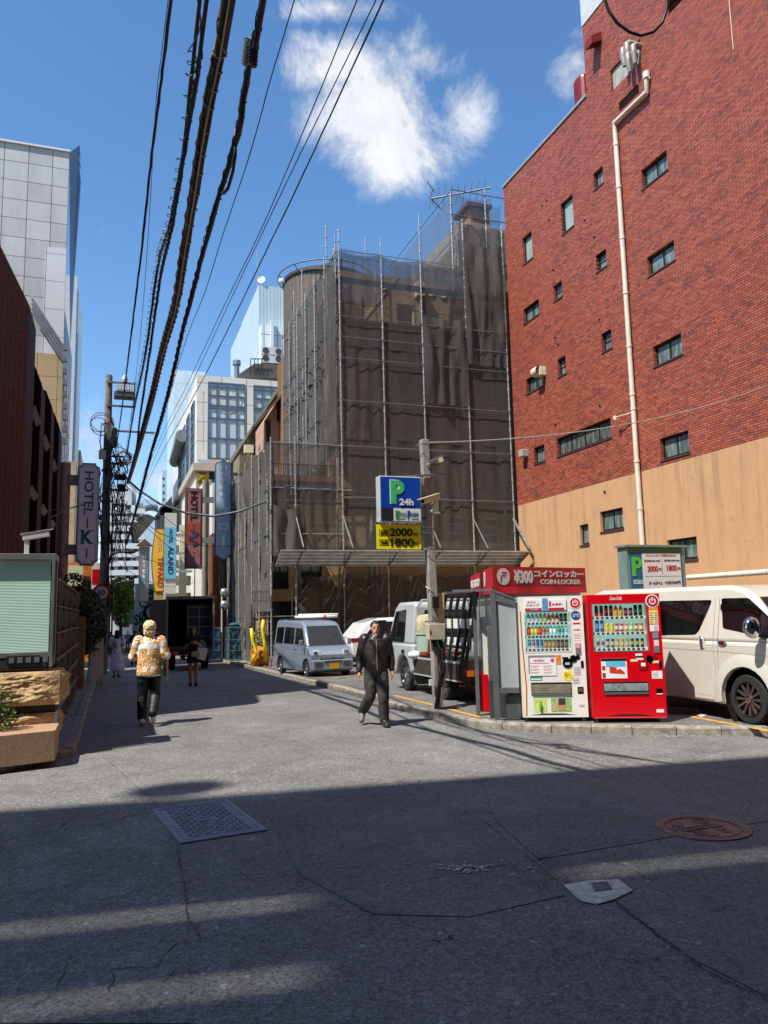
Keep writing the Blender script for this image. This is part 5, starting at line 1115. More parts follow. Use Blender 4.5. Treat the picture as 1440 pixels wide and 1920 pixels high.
mb=MB(); p=OY(470,880,YM-.6); mb.box((p.x-.6,YM-.9,OY(470,915,YM).z),(p.x+.3,YM-.02,OY(470,878,YM).z)); mb.build('roof_unit',pm('box grey green','6f7d7a',.5,.1,.1),t)
YQ=43.5
t=thing('pink_building','pinkish tan tiled house wall with slanted eave and two narrow windows','building',(9,YQ,0))
pA=OY(480,800,YQ); pB=OY(540,722,YQ); PNK=brickmat('pinkish tan tiles','x',.3,.12,.01,'b08e78','ba9a84','8d7464',rough=.8,stain=.12)
wr2=[(OY(499,790,YQ).x,OY(499,828,YQ).z,OY(507,790,YQ).x,OY(499,788,YQ).z),(OY(519,770,YQ).x,OY(519,790,YQ).z,OY(527,770,YQ).x,OY(519,752,YQ).z)]
P=[(pA.x+.5,YQ,0),(pB.x+1.2,YQ,0),(pB.x+1.2,YQ,pB.z+1.0),(pB.x,YQ,pB.z),(pA.x+.5,YQ,pA.z+.4)]
mb=MB(); mb.prism(P,(0,3,0)); mb.build('wall',PNK,t)
for a,b,c,d in wr2: 
    mb=MB(); mb.box((a,YQ-.03,b),(c,YQ+.02,d)); w_=mb.build('window',DARKM,t); mb=MB(); mb.box((a+.08,YQ-.04,b+.1),(c-.05,YQ-.03,d-.08)); mb.build('pane',GD,w_)
mb=MB(); mb.bar((pA.x-.2,YQ-.25,pA.z-.1),(pB.x+.6,YQ-.25,pB.z+.55),.7,.12); mb.build('eave',pm('brown eave','6d5a4a',.7,0,.15),t)
mb=MB(); a=OY(432,845,YQ+1); mb.box((OY(452,850,YQ).x,YQ+.5,0),(pA.x+.6,YQ+3,OY(480,850,YQ).z)); mb.build('lower_wall',MOSS,t)
# brick house with dark door recess right of blue sign (below, left of scaffold)
t=thing('brown_building','narrow brown brick house front behind the blue hotel sign','building',(6.2,42.6,0))
YR=42.0; a=OY(440,930,YR); b=OY(398,1010,YR); mb=MB(); mb.box((b.x,YR,-1),(7.2,YR+1.4,OY(420,1000,YR).z)); mb.build('wall',brickmat('brown bricks','x',.23,.07,.01,'7a4c34','8a583c','3d2a20',rough=.8,stain=.2),t)
mb=MB(); mb.box((b.x,YR+.1,OY(420,1000,YR).z),(7.2,YR+1.3,OY(420,905,YR).z)); mb.build('white_upper',WHT,t)
# ---- hotel signs on the right
def board(name,label,X0,X1,Z0,Z1,Y,d,case,face,rim=.05,shape=None):
    t=thing(name,label,'sign',((X0+X1)/2,Y,Z0)); mb=MB()
    P=shape or [V((X0,Y,Z0)),V((X1,Y,Z0)),V((X1,Y,Z1)),V((X0,Y,Z1))]
    mb.prism(P,(0,d,0)); mb.build('case',case,t); c=V(((X0+X1)/2,Y,(Z0+Z1)/2)); mb=MB(); sx=1-2*rim/(X1-X0); sz=1-2*rim/(Z1-Z0)
    mb.prism([V((c.x+(p.x-c.x)*sx,Y-.02,c.z+(p.z-c.z)*sz)) for p in P],(0,.02,0)); return t,mb.build('face',face,t)
def brackets(t,x0,x1,zs,Y,m=None,s=.08):
    mb=MB()
    for z in zs: mb.box((x0,Y,z-s),(x1,Y+.15,z+s))
    mb.build('bracket',m or pm('bracket grey','8b8f90',.5,.3,.1),t)
# blue
Y1=39; a=OY(404,868,Y1); b=OY(434,1047,Y1); X0,X1,Z1,Z0=a.x,b.x,OY(418,862,Y1).z,OY(420,1050,Y1).z; cx=(X0+X1)/2; w_=X1-X0
prof=[(-.5,.045),(-.5,.955),(-.42,.965),(-.4,.975),(-.22,.975),(-.17,.99),(0,1.0),(.17,.99),(.22,.975),(.4,.975),(.42,.965),(.5,.955),(.5,.045),(.42,.04),(.4,.03),(.25,.028),(.12,.0),(-.12,.0),(-.25,.028),(-.4,.03),(-.42,.04)]
shape=[V((cx+u*w_,Y1,Z0+v*(Z1-Z0))) for u,v in prof][::-1]
t,f=board('hotel_sign','tall blue grey hotel sign with rounded ends and white letters, beside the netting',X0,X1,Z0,Z1,Y1,.3,pm('sign edge dark','4e5c68',.5,.3,.1),pm('blue grey face','b4cce0',.4,0,.08),.045,shape)
mb=MB(); hh=Z1-Z0; L=pm('sign letter white','f4f4f0',.5,0,0)
for ch,fr_ in zip('HOTEL',(.93,.862,.795,.728,.66)): text(mb,ch,(cx,Y1-.025,Z0+hh*fr_-.05),(1,0,0),(0,0,1),hh*.042,w_*(.44 if ch!='T' else .4),.035)
for ch,fr_,h_ in (('ジ',.485,.1),('ロ',.33,.082)): text(mb,ch,(cx,Y1-.025,Z0+hh*fr_),(1,0,0),(0,0,1),hh*h_*.8,w_*.64,.045)
mb.box((cx-.07,Y1-.03,Z0+hh*.12),(cx+.07,Y1-.025,Z0+hh*.25)); mb.build('lettering',L,f)
brackets(t,X1-.05,X1+.9,(Z0+hh*.18,Z0+hh*.86),Y1)
mb=MB(); mb.tube([(cx+.02,Y1+.2,Z0-1.6),(cx+.02,Y1+.2,Z0+.1)],.09,8); mb.tube([(cx-.15,Y1+.2,Z0-1.6),(cx-.15,Y1+.2,Z0+.1)],.04,8); mb.build('support',GREYP,t)
# maroon
Y1=41; a=OY(348,915,Y1); b=OY(379,1066,Y1); X0,X1,Z1,Z0=a.x,b.x,a.z,b.z; cx=(X0+X1)/2; w_=X1-X0; hh=Z1-Z0
t,f=board('hotel_sign','maroon framed hotel sign with an orange centre panel and dark sideways lettering',X0,X1,Z0,Z1,Y1,.3,pm('maroon case','5a2a2c',.5,.2,.1),pm('dusty maroon','a06a68',.5,0,.1),.05)
mb=MB(); mb.box((X0+.08,Y1-.026,Z0+hh*.3),(X1-.08,Y1-.02,Z0+hh*.57)); mb.build('centre_panel',pm('burnt orange','a84c34',.5,0,.1),f)
mb=MB(); text(mb,'HOTEL',(cx,Y1-.03,Z0+hh*.77),(0,0,-1),(1,0,0),w_*.42,hh*.36,.03)
for s in (-1,1): mb.box((cx+s*w_*.4-.012,Y1-.03,Z0+.2),(cx+s*w_*.4+.012,Y1-.026,Z1-.2))
for z in (Z0+.16,Z1-.16): mb.box((cx-w_*.4,Y1-.03,z-.012),(cx+w_*.4,Y1-.026,z+.012))
mb.build('lettering',pm('dark brown letter','241a1c',.5,0,0),f)
mb=MB(); rr=random.Random(8)
for k in range(16): q=k/16; c=V((cx+math.sin(q*11)*w_*.2,Y1-.032,Z0+hh*(.28+.2*q))); mb.lathe([(.07+.05*math.sin(q*3.1),0),(.05,.006),(0,.006)],c,8,ax=(0,-1,0))
for q in (.14,.2,.49,.53): text(mb,'✦' if False else '+',(cx,Y1-.03,Z0+hh*q),(1,0,0),(0,0,1),.12,.12,.02)
mb.build('emblem',pm('dull purple','4e3f58',.5,0,0),f)
brackets(t,X1-.05,X1+.6,(Z0+hh*.86,Z0+hh*.35),Y1,s=.15)
# light blue ALAND
Y1=50; a=OY(309,988,Y1); b=OY(330,1086,Y1); X0,X1,Z1,Z0=a.x,b.x,a.z,b.z; cx=(X0+X1)/2; w_=X1-X0; hh=Z1-Z0
t,f=board('hotel_sign','light blue hotel sign with dark sideways ALAND lettering',X0,X1,Z0,Z1,Y1,.3,pm('sky case','7fa0ae',.5,.1,.1),pm('light blue face','68abc4',.45,0,.04),.02)
mb=MB(); text(mb,'HOTEL',(cx+w_*.02,Y1-.03,Z0+hh*.82),(0,0,-1),(1,0,0),w_*.28,hh*.27,.02); text(mb,'ALAND',(cx+w_*.04,Y1-.03,Z0+hh*.36),(0,0,-1),(1,0,0),w_*.46,hh*.54,.022); mb.build('lettering',pm('deep navy','16283f',.5,0,0),f)
PERF=brickmat('perforated panel','x',.14,.14,.05,'6f7066','77786e','c2c2b4',off=0,rough=.6,stain=.1)
mb=MB(); mb.box((X0,Y1+.05,Z1),(X1,Y1+.2,Z1+.9)); mb.build('perforated_panel',PERF,t); mb=MB(); mb.box((X0,Y1+.05,Z0-.9),(X1,Y1+.2,Z0)); mb.build('perforated_panel',PERF,t)
brackets(t,X1-.02,X1+1,(Z0+.5,Z0+hh*.5,Z1-.5),Y1)
# yellow TIFFARD
Y1=51.5; a=OY(285,991,Y1); b=OY(308,1110,Y1); X0,X1,Z1,Z0=a.x,b.x-.03,a.z,b.z; hh=Z1-Z0; w_=X1-X0; cx=X0+w_*.6
arc=[V((X1,Y1,Z0)),V((X1,Y1,Z1)),V((X0+w_*.32,Y1,Z1))]+[V((X0+w_*.32*(2*q-1)**2,Y1,Z1-hh*q)) for q in [k/10 for k in range(1,10)]]+[V((X0+w_*.32,Y1,Z0))]
t,f=board('hotel_sign','yellow hotel sign with a bowed left edge and red sideways TIFFARD lettering',X0,X1,Z0,Z1,Y1,.35,pm('brown case','7a5a38',.5,.1,.1),pm('warm yellow face','f0b63c',.45,0,.03),.06,arc[::-1])
mb=MB(); text(mb,'TIFFARD',(cx+w_*.1,Y1-.03,Z0+hh*.31),(0,0,-1),(1,0,0),w_*.42,hh*.48,.02); mb.build('lettering',pm('orange red letter','b03818',.5,0,0),f)
mb=MB(); text(mb,'HOTEL',(cx,Y1-.03,Z0+hh*.78),(0,0,-1),(1,0,0),w_*.26,hh*.3,.01); mb.build('small_lettering',pm('pale letter','d9c48c',.5,0,0),f)
mb=MB(); p=OY(295,1113,Y1+.1); mb.box((X0+.2,Y1+.05,Z0-.6),(X1-.02,Y1+.3,Z0)); mb.build('lower_case',pm('tan case','a08a5c',.6,0,.1),t)
# grey hotel sign
Y1=58; a=OY(261,1025,Y1); b=OY(279,1128,Y1); X0,X1,Z1,Z0=a.x,b.x,a.z,b.z; cx=(X0+X1)/2; w_=X1-X0; hh=Z1-Z0
t,f=board('hotel_sign','narrow grey hotel sign with small roof and turquoise mark, further down the street',X0,X1,Z0,Z1,Y1,.3,pm('grey case','6c7074',.5,.3,.1),pm('silver grey face','85898d',.4,.2,.12),.06)
mb=MB(); 
for i,ch in enumerate('HOTEL'): text(mb,ch,(cx,Y1-.03,Z1-.75-i*.33),(1,0,0),(0,0,1),.22,.2,.02)
mb.build('lettering',L,f)
mb=MB(); text(mb,'Lei',(cx,Y1-.03,Z0+hh*.38),(0,0,-1),(1,0,0),w_*.55,hh*.3,.02) if False else [mb.tube([(cx-.1+.12*math.sin(q*1.3),Y1-.03,Z0+hh*(.25+q*.035)),(cx+.1,Y1-.03,Z0+hh*(.27+q*.035))],.03,5) for q in range(8)]; mb.build('emblem',pm('turquoise','4fb6c4',.5,0,0),f)
mb=MB(); mb.prism([(X0-.2,Y1-.3,Z1+.05),(X1+.2,Y1-.3,Z1+.05),(cx,Y1-.3,Z1+.55)],(0,.7,0)); mb.build('small_roof',pm('brown roof','5c4434',.7,0,.1),t)
# PAL sign
Y1=74; a=OY(241,1082,Y1); b=OY(251,1143,Y1); X0,X1,Z1,Z0=a.x,b.x,a.z,b.z; cx=(X0+X1)/2; w_=X1-X0; hh=Z1-Z0
t,f=board('hotel_sign','small black hotel sign with white letters above green PAL, beside the tree',X0,X1,Z0,Z1,Y1,.3,BLK,pm('near black face','1d1f20',.4,0,.05),.02)
mb=MB()
for i,ch in enumerate('HOTEL'): text(mb,ch,(cx,Y1-.03,Z1-.3-i*.32),(1,0,0),(0,0,1),.22,.3,.02)
mb.build('lettering',L,f); mb=MB()
for i,ch in enumerate('PAL'): text(mb,ch,(cx,Y1-.03,Z0+1.15-i*.42),(1,0,0),(0,0,1),.32,.34,.03)
mb.build('green_lettering',pm('letter green','3fae62',.5,0,0),f)
# buildings carrying those signs
t=simplebldg('corner_building','white rendered building with steel columns behind the maroon hotel sign',OY(380,1000,46).x,7.5,46.2,50,OY(395,905,46).z,WHT,[(OY(382,1085,46.2).x,OY(382,1118,46.2).z,OY(398,1085,46.2).x,OY(382,1088,46.2).z)],DARKM)
mb=MB()
for px in (385,396,409): p=OY(px,900,45.6); mb.tube([(p.x,45.6,-1),(p.x,45.6,p.z)],.17,10)
mb.build('column',pm('beige column','8c8578',.5,.1,.15),t,smooth=40)
mb=MB(); p=OY(344,985,52.5); mb.box((p.x-.25,52.2,-1),(p.x+.2,52.7,p.z)); mb.build('cream_post',IVORY,t)
t=simplebldg('balcony_building','white balconied building with dark openings behind the yellow sign',OY(306,1000,56).x,OY(350,1000,56).x+1.5,56,64,OY(330,930,56).z*.75,pm('offwhite render','bdb9ae',.7,0,.1),[(OY(px,py,56).x,OY(px,py+16,56).z,OY(px+14,py,56).x,OY(px,py,56).z) for px in (316,334) for py in (1000,1030,1060,1090)],DARKM,nx=1)
mb=MB()
for py in (1022,1050,1080,1112): p=OY(310,py,55.4); mb.box((p.x,55.2,p.z),(p.x+4.5,56,p.z+.5))
mb.build('balcony',WHT,t)
t=simplebldg('gable_building','grey building with steep slanting roof edge above the blue and yellow signs',OY(300,960,66).x,OY(330,900,66).x+2,66,74,OY(320,950,66).z,pm('grey beige render','8c887c',.7,0,.1))
mb=MB(); a=OY(290,968,66); b=OY(322,930,66); c=OY(324,962,66); mb.prism([a,c,b],(0,3,0)); mb.build('gable',pm('slate gable','7e8488',.5,.2,.1),t)
# silver spiky sculpture canopy
p0=OY(262,985,62); t=thing('spiky_canopy','fan of dark metal spikes projecting over the street between the signs','canopy',(OY(300,975,62).x,62,OY(300,975,62).z))
mb=MB(); rr=random.Random(9)
for k in range(22):
    q=k/21; a=OY(290-40*q,972+45*q,62-q*1.5); b=OY(262-18*q+rr.uniform(-4,4),968+22*q+rr.uniform(-3,3),61-q*2); mb.tube([a,(a+b)/2+V((0,0,.12)),b],[.1,.14,.02],6)
mb.bar(OY(291,970,62),OY(252,1016,60.5),.12); mb.build('spikes',pm('dark spike metal','484b50',.4,.5,.1),t)
# shop with painted white glass
a=OY(254,1100,68); b=OY(300,1200,68); t=thing('painted_shop','pale shopfront painted with black letters and swirling round figures','building',(a.x+1.5,70,-2))
mb=MB(); mb.box((a.x,68,-3),(OY(306,1150,68).x,76,OY(275,1095,68).z)); mb.build('wall',pm('pale aqua wall','b9cdc9',.4,0,.06),t)
mb=MB()
for cx_,cy_,r_ in ((278,1115,.5),(286,1128,.4),(270,1130,.42),(284,1148,.7),(268,1155,.35),(290,1172,.6),(272,1180,.5)): 
    p=OY(cx_,cy_,67.96); mb.lathe([(r_,0),(r_,.02),(r_*.7,.02),(r_*.7,0)],p,16,ax=(0,-1,0)); mb.lathe([(r_*.3,0),(r_*.3,.02),(0,.02)],p+V((r_*.3,0,.1)),12,ax=(0,-1,0))
text(mb,'SK',OY(262,1162,67.95),(1,0,0),(0,0,1),.9,.9,.02); mb.build('painted_pattern',BLK,t)
# pale corner tower at left of white office
a=OY(304,885,120); b=OY(322,960,120); t=simplebldg('slim_tower','slim pale blue office tower in the distance with square windows',a.x,OY(326,930,120).x+3,120,130,OY(310,882,120).z,pm('pale blue wall','b5c6cf',.5,.1,.05),[(OY(305,y,120).x,OY(305,y+6,120).z,OY(309,y,120).x,OY(305,y,120).z) for y in (895,908,921,934)],gm=GD,nx=1,z0=-4)
a=OY(263,940,130); b=OY(300,930,130); t=thing('arch_building','pale blue building with a big round arch opening on its roof, far down the street','building',(a.x+3,135,-4))
mb=MB(); cxx=OY(286,968,130).x; zc=OY(286,968,130).z; ro=1.72*1.1; ri=1.35
x0=OY(259,950,130).x; x1=OY(305,950,130).x; ztp=OY(286,937,130).z
pts=[V((x0,130,-4)),V((x1+2,130,-4)),V((x1+2,130,ztp)),V((x0,130,ztp))]; mb.prism([V((x0,130,-4)),V((x1+2,130,-4)),V((x1+2,130,zc-.5)),V((x0,130,zc-.5))],(0,6,0)); mb.box((x0,130,zc-.5),(cxx-2.2,136,ztp)); mb.box((cxx+2.2,130,zc-.5),(x1+2,136,ztp)); 
R_=2.2; rings=[]
for k in range(17):
    q=math.pi*k/16; rings.append([V((cxx+R_*math.cos(q),130,zc-.5+R_*math.sin(q))),V((cxx+R_*math.cos(q),136,zc-.5+R_*math.sin(q))),V((cxx+(R_+.0)*math.cos(q),136,max(ztp,zc+2.0))),V((cxx+R_*math.cos(q),130,max(ztp,zc+2.0)))])
mb.loft(rings); mb.build('wall',pm('pale blue tile','a9bcc8',.5,0,.05),t)
mb=MB(); 
for k in range(16):
    q0=math.pi*k/16; q1=math.pi*(k+1)/16; mb.bar((cxx+2.25*math.cos(q0),129.8,zc-.5+2.25*math.sin(q0)),(cxx+2.25*math.cos(q1),129.8,zc-.5+2.25*math.sin(q1)),.35,.3,upv=(0,1,0))
mb.build('arch_trim',pm('grey trim','6f7880',.5,.2,.1),t)
# apartment block
YA=112
x0=OY(204,1000,YA).x; x1=OY(262,1000,YA).x; zt=OY(235,938,YA).z
t=thing('apartment_block','white apartment block with stacked balconies closing the end of the street','building',((x0+x1)/2,YA+5,-4))
mb=MB(); mb.box((x0,YA,-4),(x1,YA+10,zt-1)); mb.box((x0,YA,zt-1),(OY(247,930,YA).x,YA+8,OY(230,915,YA).z)); mb.box((OY(243,920,YA).x,YA+1,zt),(OY(256,920,YA).x,YA+5,OY(250,907,YA).z)); mb.build('wall',pm('apartment white','c4c4c0',.7,0,.06),t)
pys=[952,968,985,1001,1018,1034,1051,1068,1084,1100,1117,1133]
for i,py in enumerate(pys):
    z=OY(235,py+9,YA-1.3).z; xr=x1+(.6 if i%3==0 else 0)
    mb=MB(); mb.box((x0,YA-1.3,z),(xr,YA-1.2,z+.62)); mb.box((x0,YA-1.3,z-.1),(xr,YA-.01,z)); mb.build('balcony',pm('balcony white','d2d2ce',.6,0,.05),t)
    for k in range(4):
        a=x0+.3+k*(x1-x0)/4; mb=MB(); mb.box((a,YA-.05,z+.02),(a+(x1-x0)/4-.5,YA-.005,z+1.25)); w_=mb.build('window',GD,t)
        if (i+k)%3==0: mb=MB(); mb.box((a+.2,YA-1.0,z+.4),(a+.7,YA-.9,z+1.0)); mb.build('laundry',pm('laundry blue','8aa0c0',.8,0,.1),w_)
mb=MB(); 
for k in range(5): mb.box((OY(255,955,YA).x+.2*k,YA-1,OY(255,960,YA).z),(OY(255,955,YA).x+.2*k+.1,YA,OY(255,945,YA).z))
mb.build('roof_frame',GREYP,t)
# street tree
p=OY(226,1150,62); t=thing('tree','bright green street tree standing at the far left of the street','tree',(p.x,62,gz(62)))
mb=MB(); z0=gz(62); mb.tube([(p.x,62,z0),(p.x+.05,62,z0+2),(p.x-.05,62,z0+4)],[.14,.11,.08],8)
for a_ in (0,1.3,2.6,4,5.2): mb.tube([(p.x,62,z0+2.4+a_*.15),(p.x+math.cos(a_)*.6,62+math.sin(a_)*.6,z0+3.4+a_*.15),(p.x+math.cos(a_)*1.0,62+math.sin(a_)*1,z0+4.6)],[.06,.04,.02],6)
mb.build('trunk',pm('bark','3b2e22',.9,0,.3),t)
mb=MB(); zc=OY(226,1105,62).z; foliage(mb,[((p.x,62,zc),(.75,.8,.9)),((p.x-.35,62,zc-1.2),(.6,.6,.7)),((p.x+.35,62,zc-1.0),(.65,.6,.8)),((p.x+.1,62,zc-2.2),(.55,.6,.6)),((p.x-.45,62,zc+.3),(.45,.5,.5)),((p.x+.5,62.3,zc+.1),(.4,.5,.5))],7000,.1,12); mb.build('crown',[LEAF3,LEAF2,LEAF3],t)
# row of small frontages to fill the far street on both sides
fr=random.Random(21)
for i,(y,h,m_) in enumerate(((82,6.5,'9a948a'),(92,9,'a8a49c'),(101,7,'8f8a84'))):
    xl_=OY(252,1150,y).x; simplebldg('shop_building',('grey','pale','dark grey')[i]+' shop building on the right of the far street, '+('nearest','middle','farthest')[i]+' of three',xl_,xl_+6,y,y+8,OY(260,(1105,1112,1118)[i],y).z,pm('far render %d'%i,m_,.8,0,.15),[(xl_+.3,-.5,xl_+1.5,.9)],DARKM,nx=1)
for i,(y,m_) in enumerate(((70,'6d655c'),(82,'857c70'),(95,'5e5a55'))):
    xr_=OY(207,1150,y).x; simplebldg('shop_building',('brown','beige','charcoal')[i]+' shop building on the left of the far street behind the hedge',xr_-6,xr_,y,y+8,OY(205,(1110,1120,1125)[i],y).z,pm('far render l%d'%i,m_,.8,0,.15))
for i,(px,py,w,h,c_) in enumerate(((214,1150,.5,1.4,'b33a3a'),(219,1160,.4,1.0,'d8d4cc'),(237,1168,.5,.8,'c96a7a'),(246,1150,.4,2,'ccd0cc'))):
    p=OY(px,py,80-i*2); t=thing('shop_sign',('red upright','small white','pink','tall white')[i]+' shop sign among the distant frontages','sign',(p.x,80-i*2,p.z-h)); mb=MB(); mb.box((p.x-w/2,80-i*2,p.z-h/2),(p.x+w/2,80.2-i*2,p.z+h/2)); mb.build('panel',pm('shop sign %d'%i,c_,.5,0,.1),t)
# twin round mirrors seen from behind
Y1=34.5; p=OY(422,1112,Y1); q=OY(422,1135,Y1); zg_=gz(Y1)+.1
t=thing('traffic_mirror','pole with two round grey traffic mirrors seen from behind, left of the netting','traffic mirror',(p.x-.1,Y1,zg_))
mb=MB(); mb.tube([(p.x-.12,Y1+.1,zg_),(p.x-.12,Y1+.1,p.z+.2)],.04,8); mb.build('pole',pm('pole white','bcbcb8',.5,.1,.1),t)
for c in (p,q): 
    mb=MB(); mb.lathe([(0,.1),(.12,.09),(.2,0),(.21,-.01),(.19,-.02),(0,-.03)],c,22,ax=(0,-1,0)); mb.build('mirror',pm('mirror grey','8d9494',.35,.5,.1),t,smooth=40)
# ============================================================ CASTERS OF THE FOREGROUND SHADE (unseen buildings put in behind the viewer to block light)
def ground_edge(x,y,z): return V((x,y,0))-SD*(z/-SD.z)*1.0 if False else V((x,y,0))+V((-SD.x,-SD.y,-SD.z))*(z/-SD.z)
H_=26.0
A_=ground_edge(-3.2,8.62,H_); B_=ground_edge(15,6.35,H_)
t=thing('office_block','unseen tall grey office block behind the viewer, roof slotted to shape the shade on the crossing','building',((A_+B_)/2).to_tuple())
ud=(B_-A_).normalized(); nd=V((ud.y,-ud.x,0)); 
if nd.y>0: nd=-nd
def wq(u,v,z): return A_+ud*u+nd*v+V((0,0,z-H_))
L_=(B_-A_).length
mb=MB()
# solid body lies lower; slots added in the roof slab shape the light
def slab(u0,u1,v0,v1,z0,z1): 
    P=[wq(u,v,z) for z in (z0,z1) for u,v in ((u0,v0),(u1,v0),(u1,v1),(u0,v1))]; mb.add(P,[(0,3,2,1),(4,5,6,7),(0,1,5,4),(1,2,6,5),(2,3,7,6),(3,0,4,7)])
# made-up openings in the roof slab, shaped to throw light bands on the road
rows=[(0,3.0,[]),(3.0,3.11,[(2.6,4.9),(6.6,9.4)]),(3.11,3.9,[]),(3.9,4.0,[(6.9,8.6),(2.2,4.4)]),(4.0,4.10,[(2.5,4.8),(8.4,9.6)]),(4.10,4.95,[]),(4.95,12,[])]
for v0,v1,gaps in rows:
    u=-4
    for a,b in gaps: slab(u,a,v0,v1,H_-.15,H_); u=b
    slab(u,L_+4,v0,v1,H_-.15,H_)
slab(-4,L_+4,7.0,12,-.1,H_-.2)
mb.build('roof_deck',CONC,t)
mb=MB(); mb.sph(wq(3.75,-.35,H_+.2),(.5,.35,.4)); mb.build('roof_tank',CONC,t)
def mass(name,label,x0,y0,x1,y1,h,m):
    t=thing(name,label,'building',((x0+x1)/2,(y0+y1)/2,0)); mb=MB(); mb.box((x0,y0,0),(x1,y1,h)); mb.build('wall',m,t)
    for i in range(4):
        for j in range(3):
            if y1-y0>x1-x0: yy=y0+(y1-y0)*(i+.3)/4; xx=x0 if x0>0 else x1; mb=MB(); mb.box((xx-.05,yy,2+j*4),(xx+.05,yy+(y1-y0)/9,4+j*4)); mb.build('window',GD,t)
            else: xx=x0+(x1-x0)*(i+.3)/4; mb=MB(); mb.box((xx,y1-.05,2+j*4),(xx+(x1-x0)/9,y1+.05,4+j*4)); mb.build('window',GD,t)
mass('corner_building','unseen dark brown building added on the left behind the viewer to block the sky',-16,-14,-5.5,-1.8,17,pm('brown render','4a4038',.8,0,.1)); mass('corner_building','unseen dark grey building added across the road behind the viewer to block the sky',-5,-22,24,-10,26,pm('charcoal render','3c3c3e',.8,0,.1)); mass('corner_building','unseen grey building added on the right behind the viewer to block the sky',13.5,-12,24,1.5,24,pm('mid grey render','55534f',.8,0,.1))  # unseen dark masses added around the viewer to cut skylight
# ============================================================ PARKING SIGN POLE
p0=G(822,1328,.11); PXp,PYp=p0.x,p0.y
d_=ray(795,825); k=math.hypot(PXp,PYp)/math.hypot(d_.x,d_.y); ptop=E0+d_*k
POLEM=pm('weathered painted steel','9c9792',.5,.2,.3,6,streak=.4)
t=thing('sign_pole','square grey steel pole carrying the blue parking sign, boxes and cameras','pole',(PXp,PYp,.1))
mb=MB(); w_=.075
mb.loft([[V((p0.x-w_,p0.y-w_,.09)),V((p0.x+w_,p0.y-w_,.09)),V((p0.x+w_,p0.y+w_,.09)),V((p0.x-w_,p0.y+w_,.09))],[V((ptop.x-w_*.95,ptop.y-w_,ptop.z)),V((ptop.x+w_*.95,ptop.y-w_,ptop.z)),V((ptop.x+w_*.95,ptop.y+w_,ptop.z)),V((ptop.x-w_*.95,ptop.y+w_,ptop.z))]]); mb.build('shaft',POLEM,t,bevel=.012)
def onp(py,px=None,dy=0):
    "point at the pole's depth for a photo row"
    xx=px if px is not None else 790+(py-825)*.055; d=ray(xx,py); return E0+d*((PYp+dy)/d.y)
mb=MB()
for py in (835,990,1000,1030,1165): q=onp(py); mb.lathe([(.115,-.012),(.115,.012)],q,12)
mb.build('clamp_band',STEEL,t)
# ballast box and fuse box on the pole
mb=MB(); a=onp(1112,806,.05); b=onp(1170,832,.05); mb.box((a.x,PYp+.0,b.z),(b.x,PYp+.12,a.z)); mb.build('back_board',pm('cream board','cbb77c',.6,0,.1),t)
mb=MB(); a=onp(1118,811,-.08); b=onp(1140,823,-.08); mb.box((a.x,PYp-.1,b.z),(b.x,PYp,a.z)); mb.build('meter',BLK,t,bevel=.01)
mb=MB(); a=onp(1170,800,-.1); b=onp(1199,831,-.1); mb.box((a.x,PYp-.2,b.z),(b.x,PYp-.04,a.z)); bx=mb.build('junction_box',pm('ivory box','b3a893',.55,0,.15),t,bevel=.01)
mb=MB(); mb.box((a.x+.015,PYp-.206,b.z+.1),(a.x+.035,PYp-.199,b.z+.16)); mb.build('latch',BLK,bx)
mb=MB(); rr=random.Random(14)
for k in range(9):
    q=onp(1199,808+k*2.6,-.12); e=onp(1300+rr.uniform(-8,20),812+rr.uniform(0,14),-.15); m1=(q+e)/2+V((rr.uniform(.0,.16),-rr.uniform(0,.08),0)); mb.tube([q,q.lerp(m1,.5)+V((.02,0,0)),m1,m1.lerp(e,.6)+V((.03,0,0)),V((e.x,e.y,.13)),V((e.x+rr.uniform(.1,.5),e.y+rr.uniform(-.1,.2),.12))],rr.choice((.009,.012,.016)),6,rr.choice((0,0,1)))
for k in range(4):
    q=onp(1142,815,-.05); mb.tube([q,q+V((.03,-.03,-.12)),q+V((.0,-.02,-.2)),q+V((-.05,0,-.1)),q+V((-.03,0,.05))],.008,6)
a=onp(1100,798); mb.tube([a,onp(1104,806,-.06),onp(1112,812,-.06)],.012,6,1)
mb.build('cable',[BLK,pm('white cable','a8a49c',.5,0,.05)],t,smooth=True)
mb=MB(); a=onp(1280,806,-.1); mb.box((a.x-.01,PYp-.12,a.z-.05),(a.x+.05,PYp-.08,a.z+.05)); mb.build('tag',WHT,t)
# flood lamp on the pole
mb=MB(); q=onp(872,800,-.05); mb.ob(q+V((.14,-.1,.08)),V((.11,0,.045)),V((0,.08,0)),V((-.012,0,.03))); mb.bar(q,q+V((.12,-.08,.04)),.03); mb.build('flood_lamp',GREYP,t,bevel=.01)
mb=MB(); mb.ob(q+V((.2,-.12,.07)),V((.04,0,.016)),V((0,.07,0)),V((-.014,0,.035))); mb.build('lamp_glass',IVORY,t)
mb=MB(); q=onp(950,807,-.12); mb.sph(q+V((.03,-.02,-.1)),.055); mb.tube([q,q+V((.06,-.02,.1))],.015,6); mb.build('round_light',pm('lamp grey','5c5c5a',.4,.2,.1),t,smooth=True)
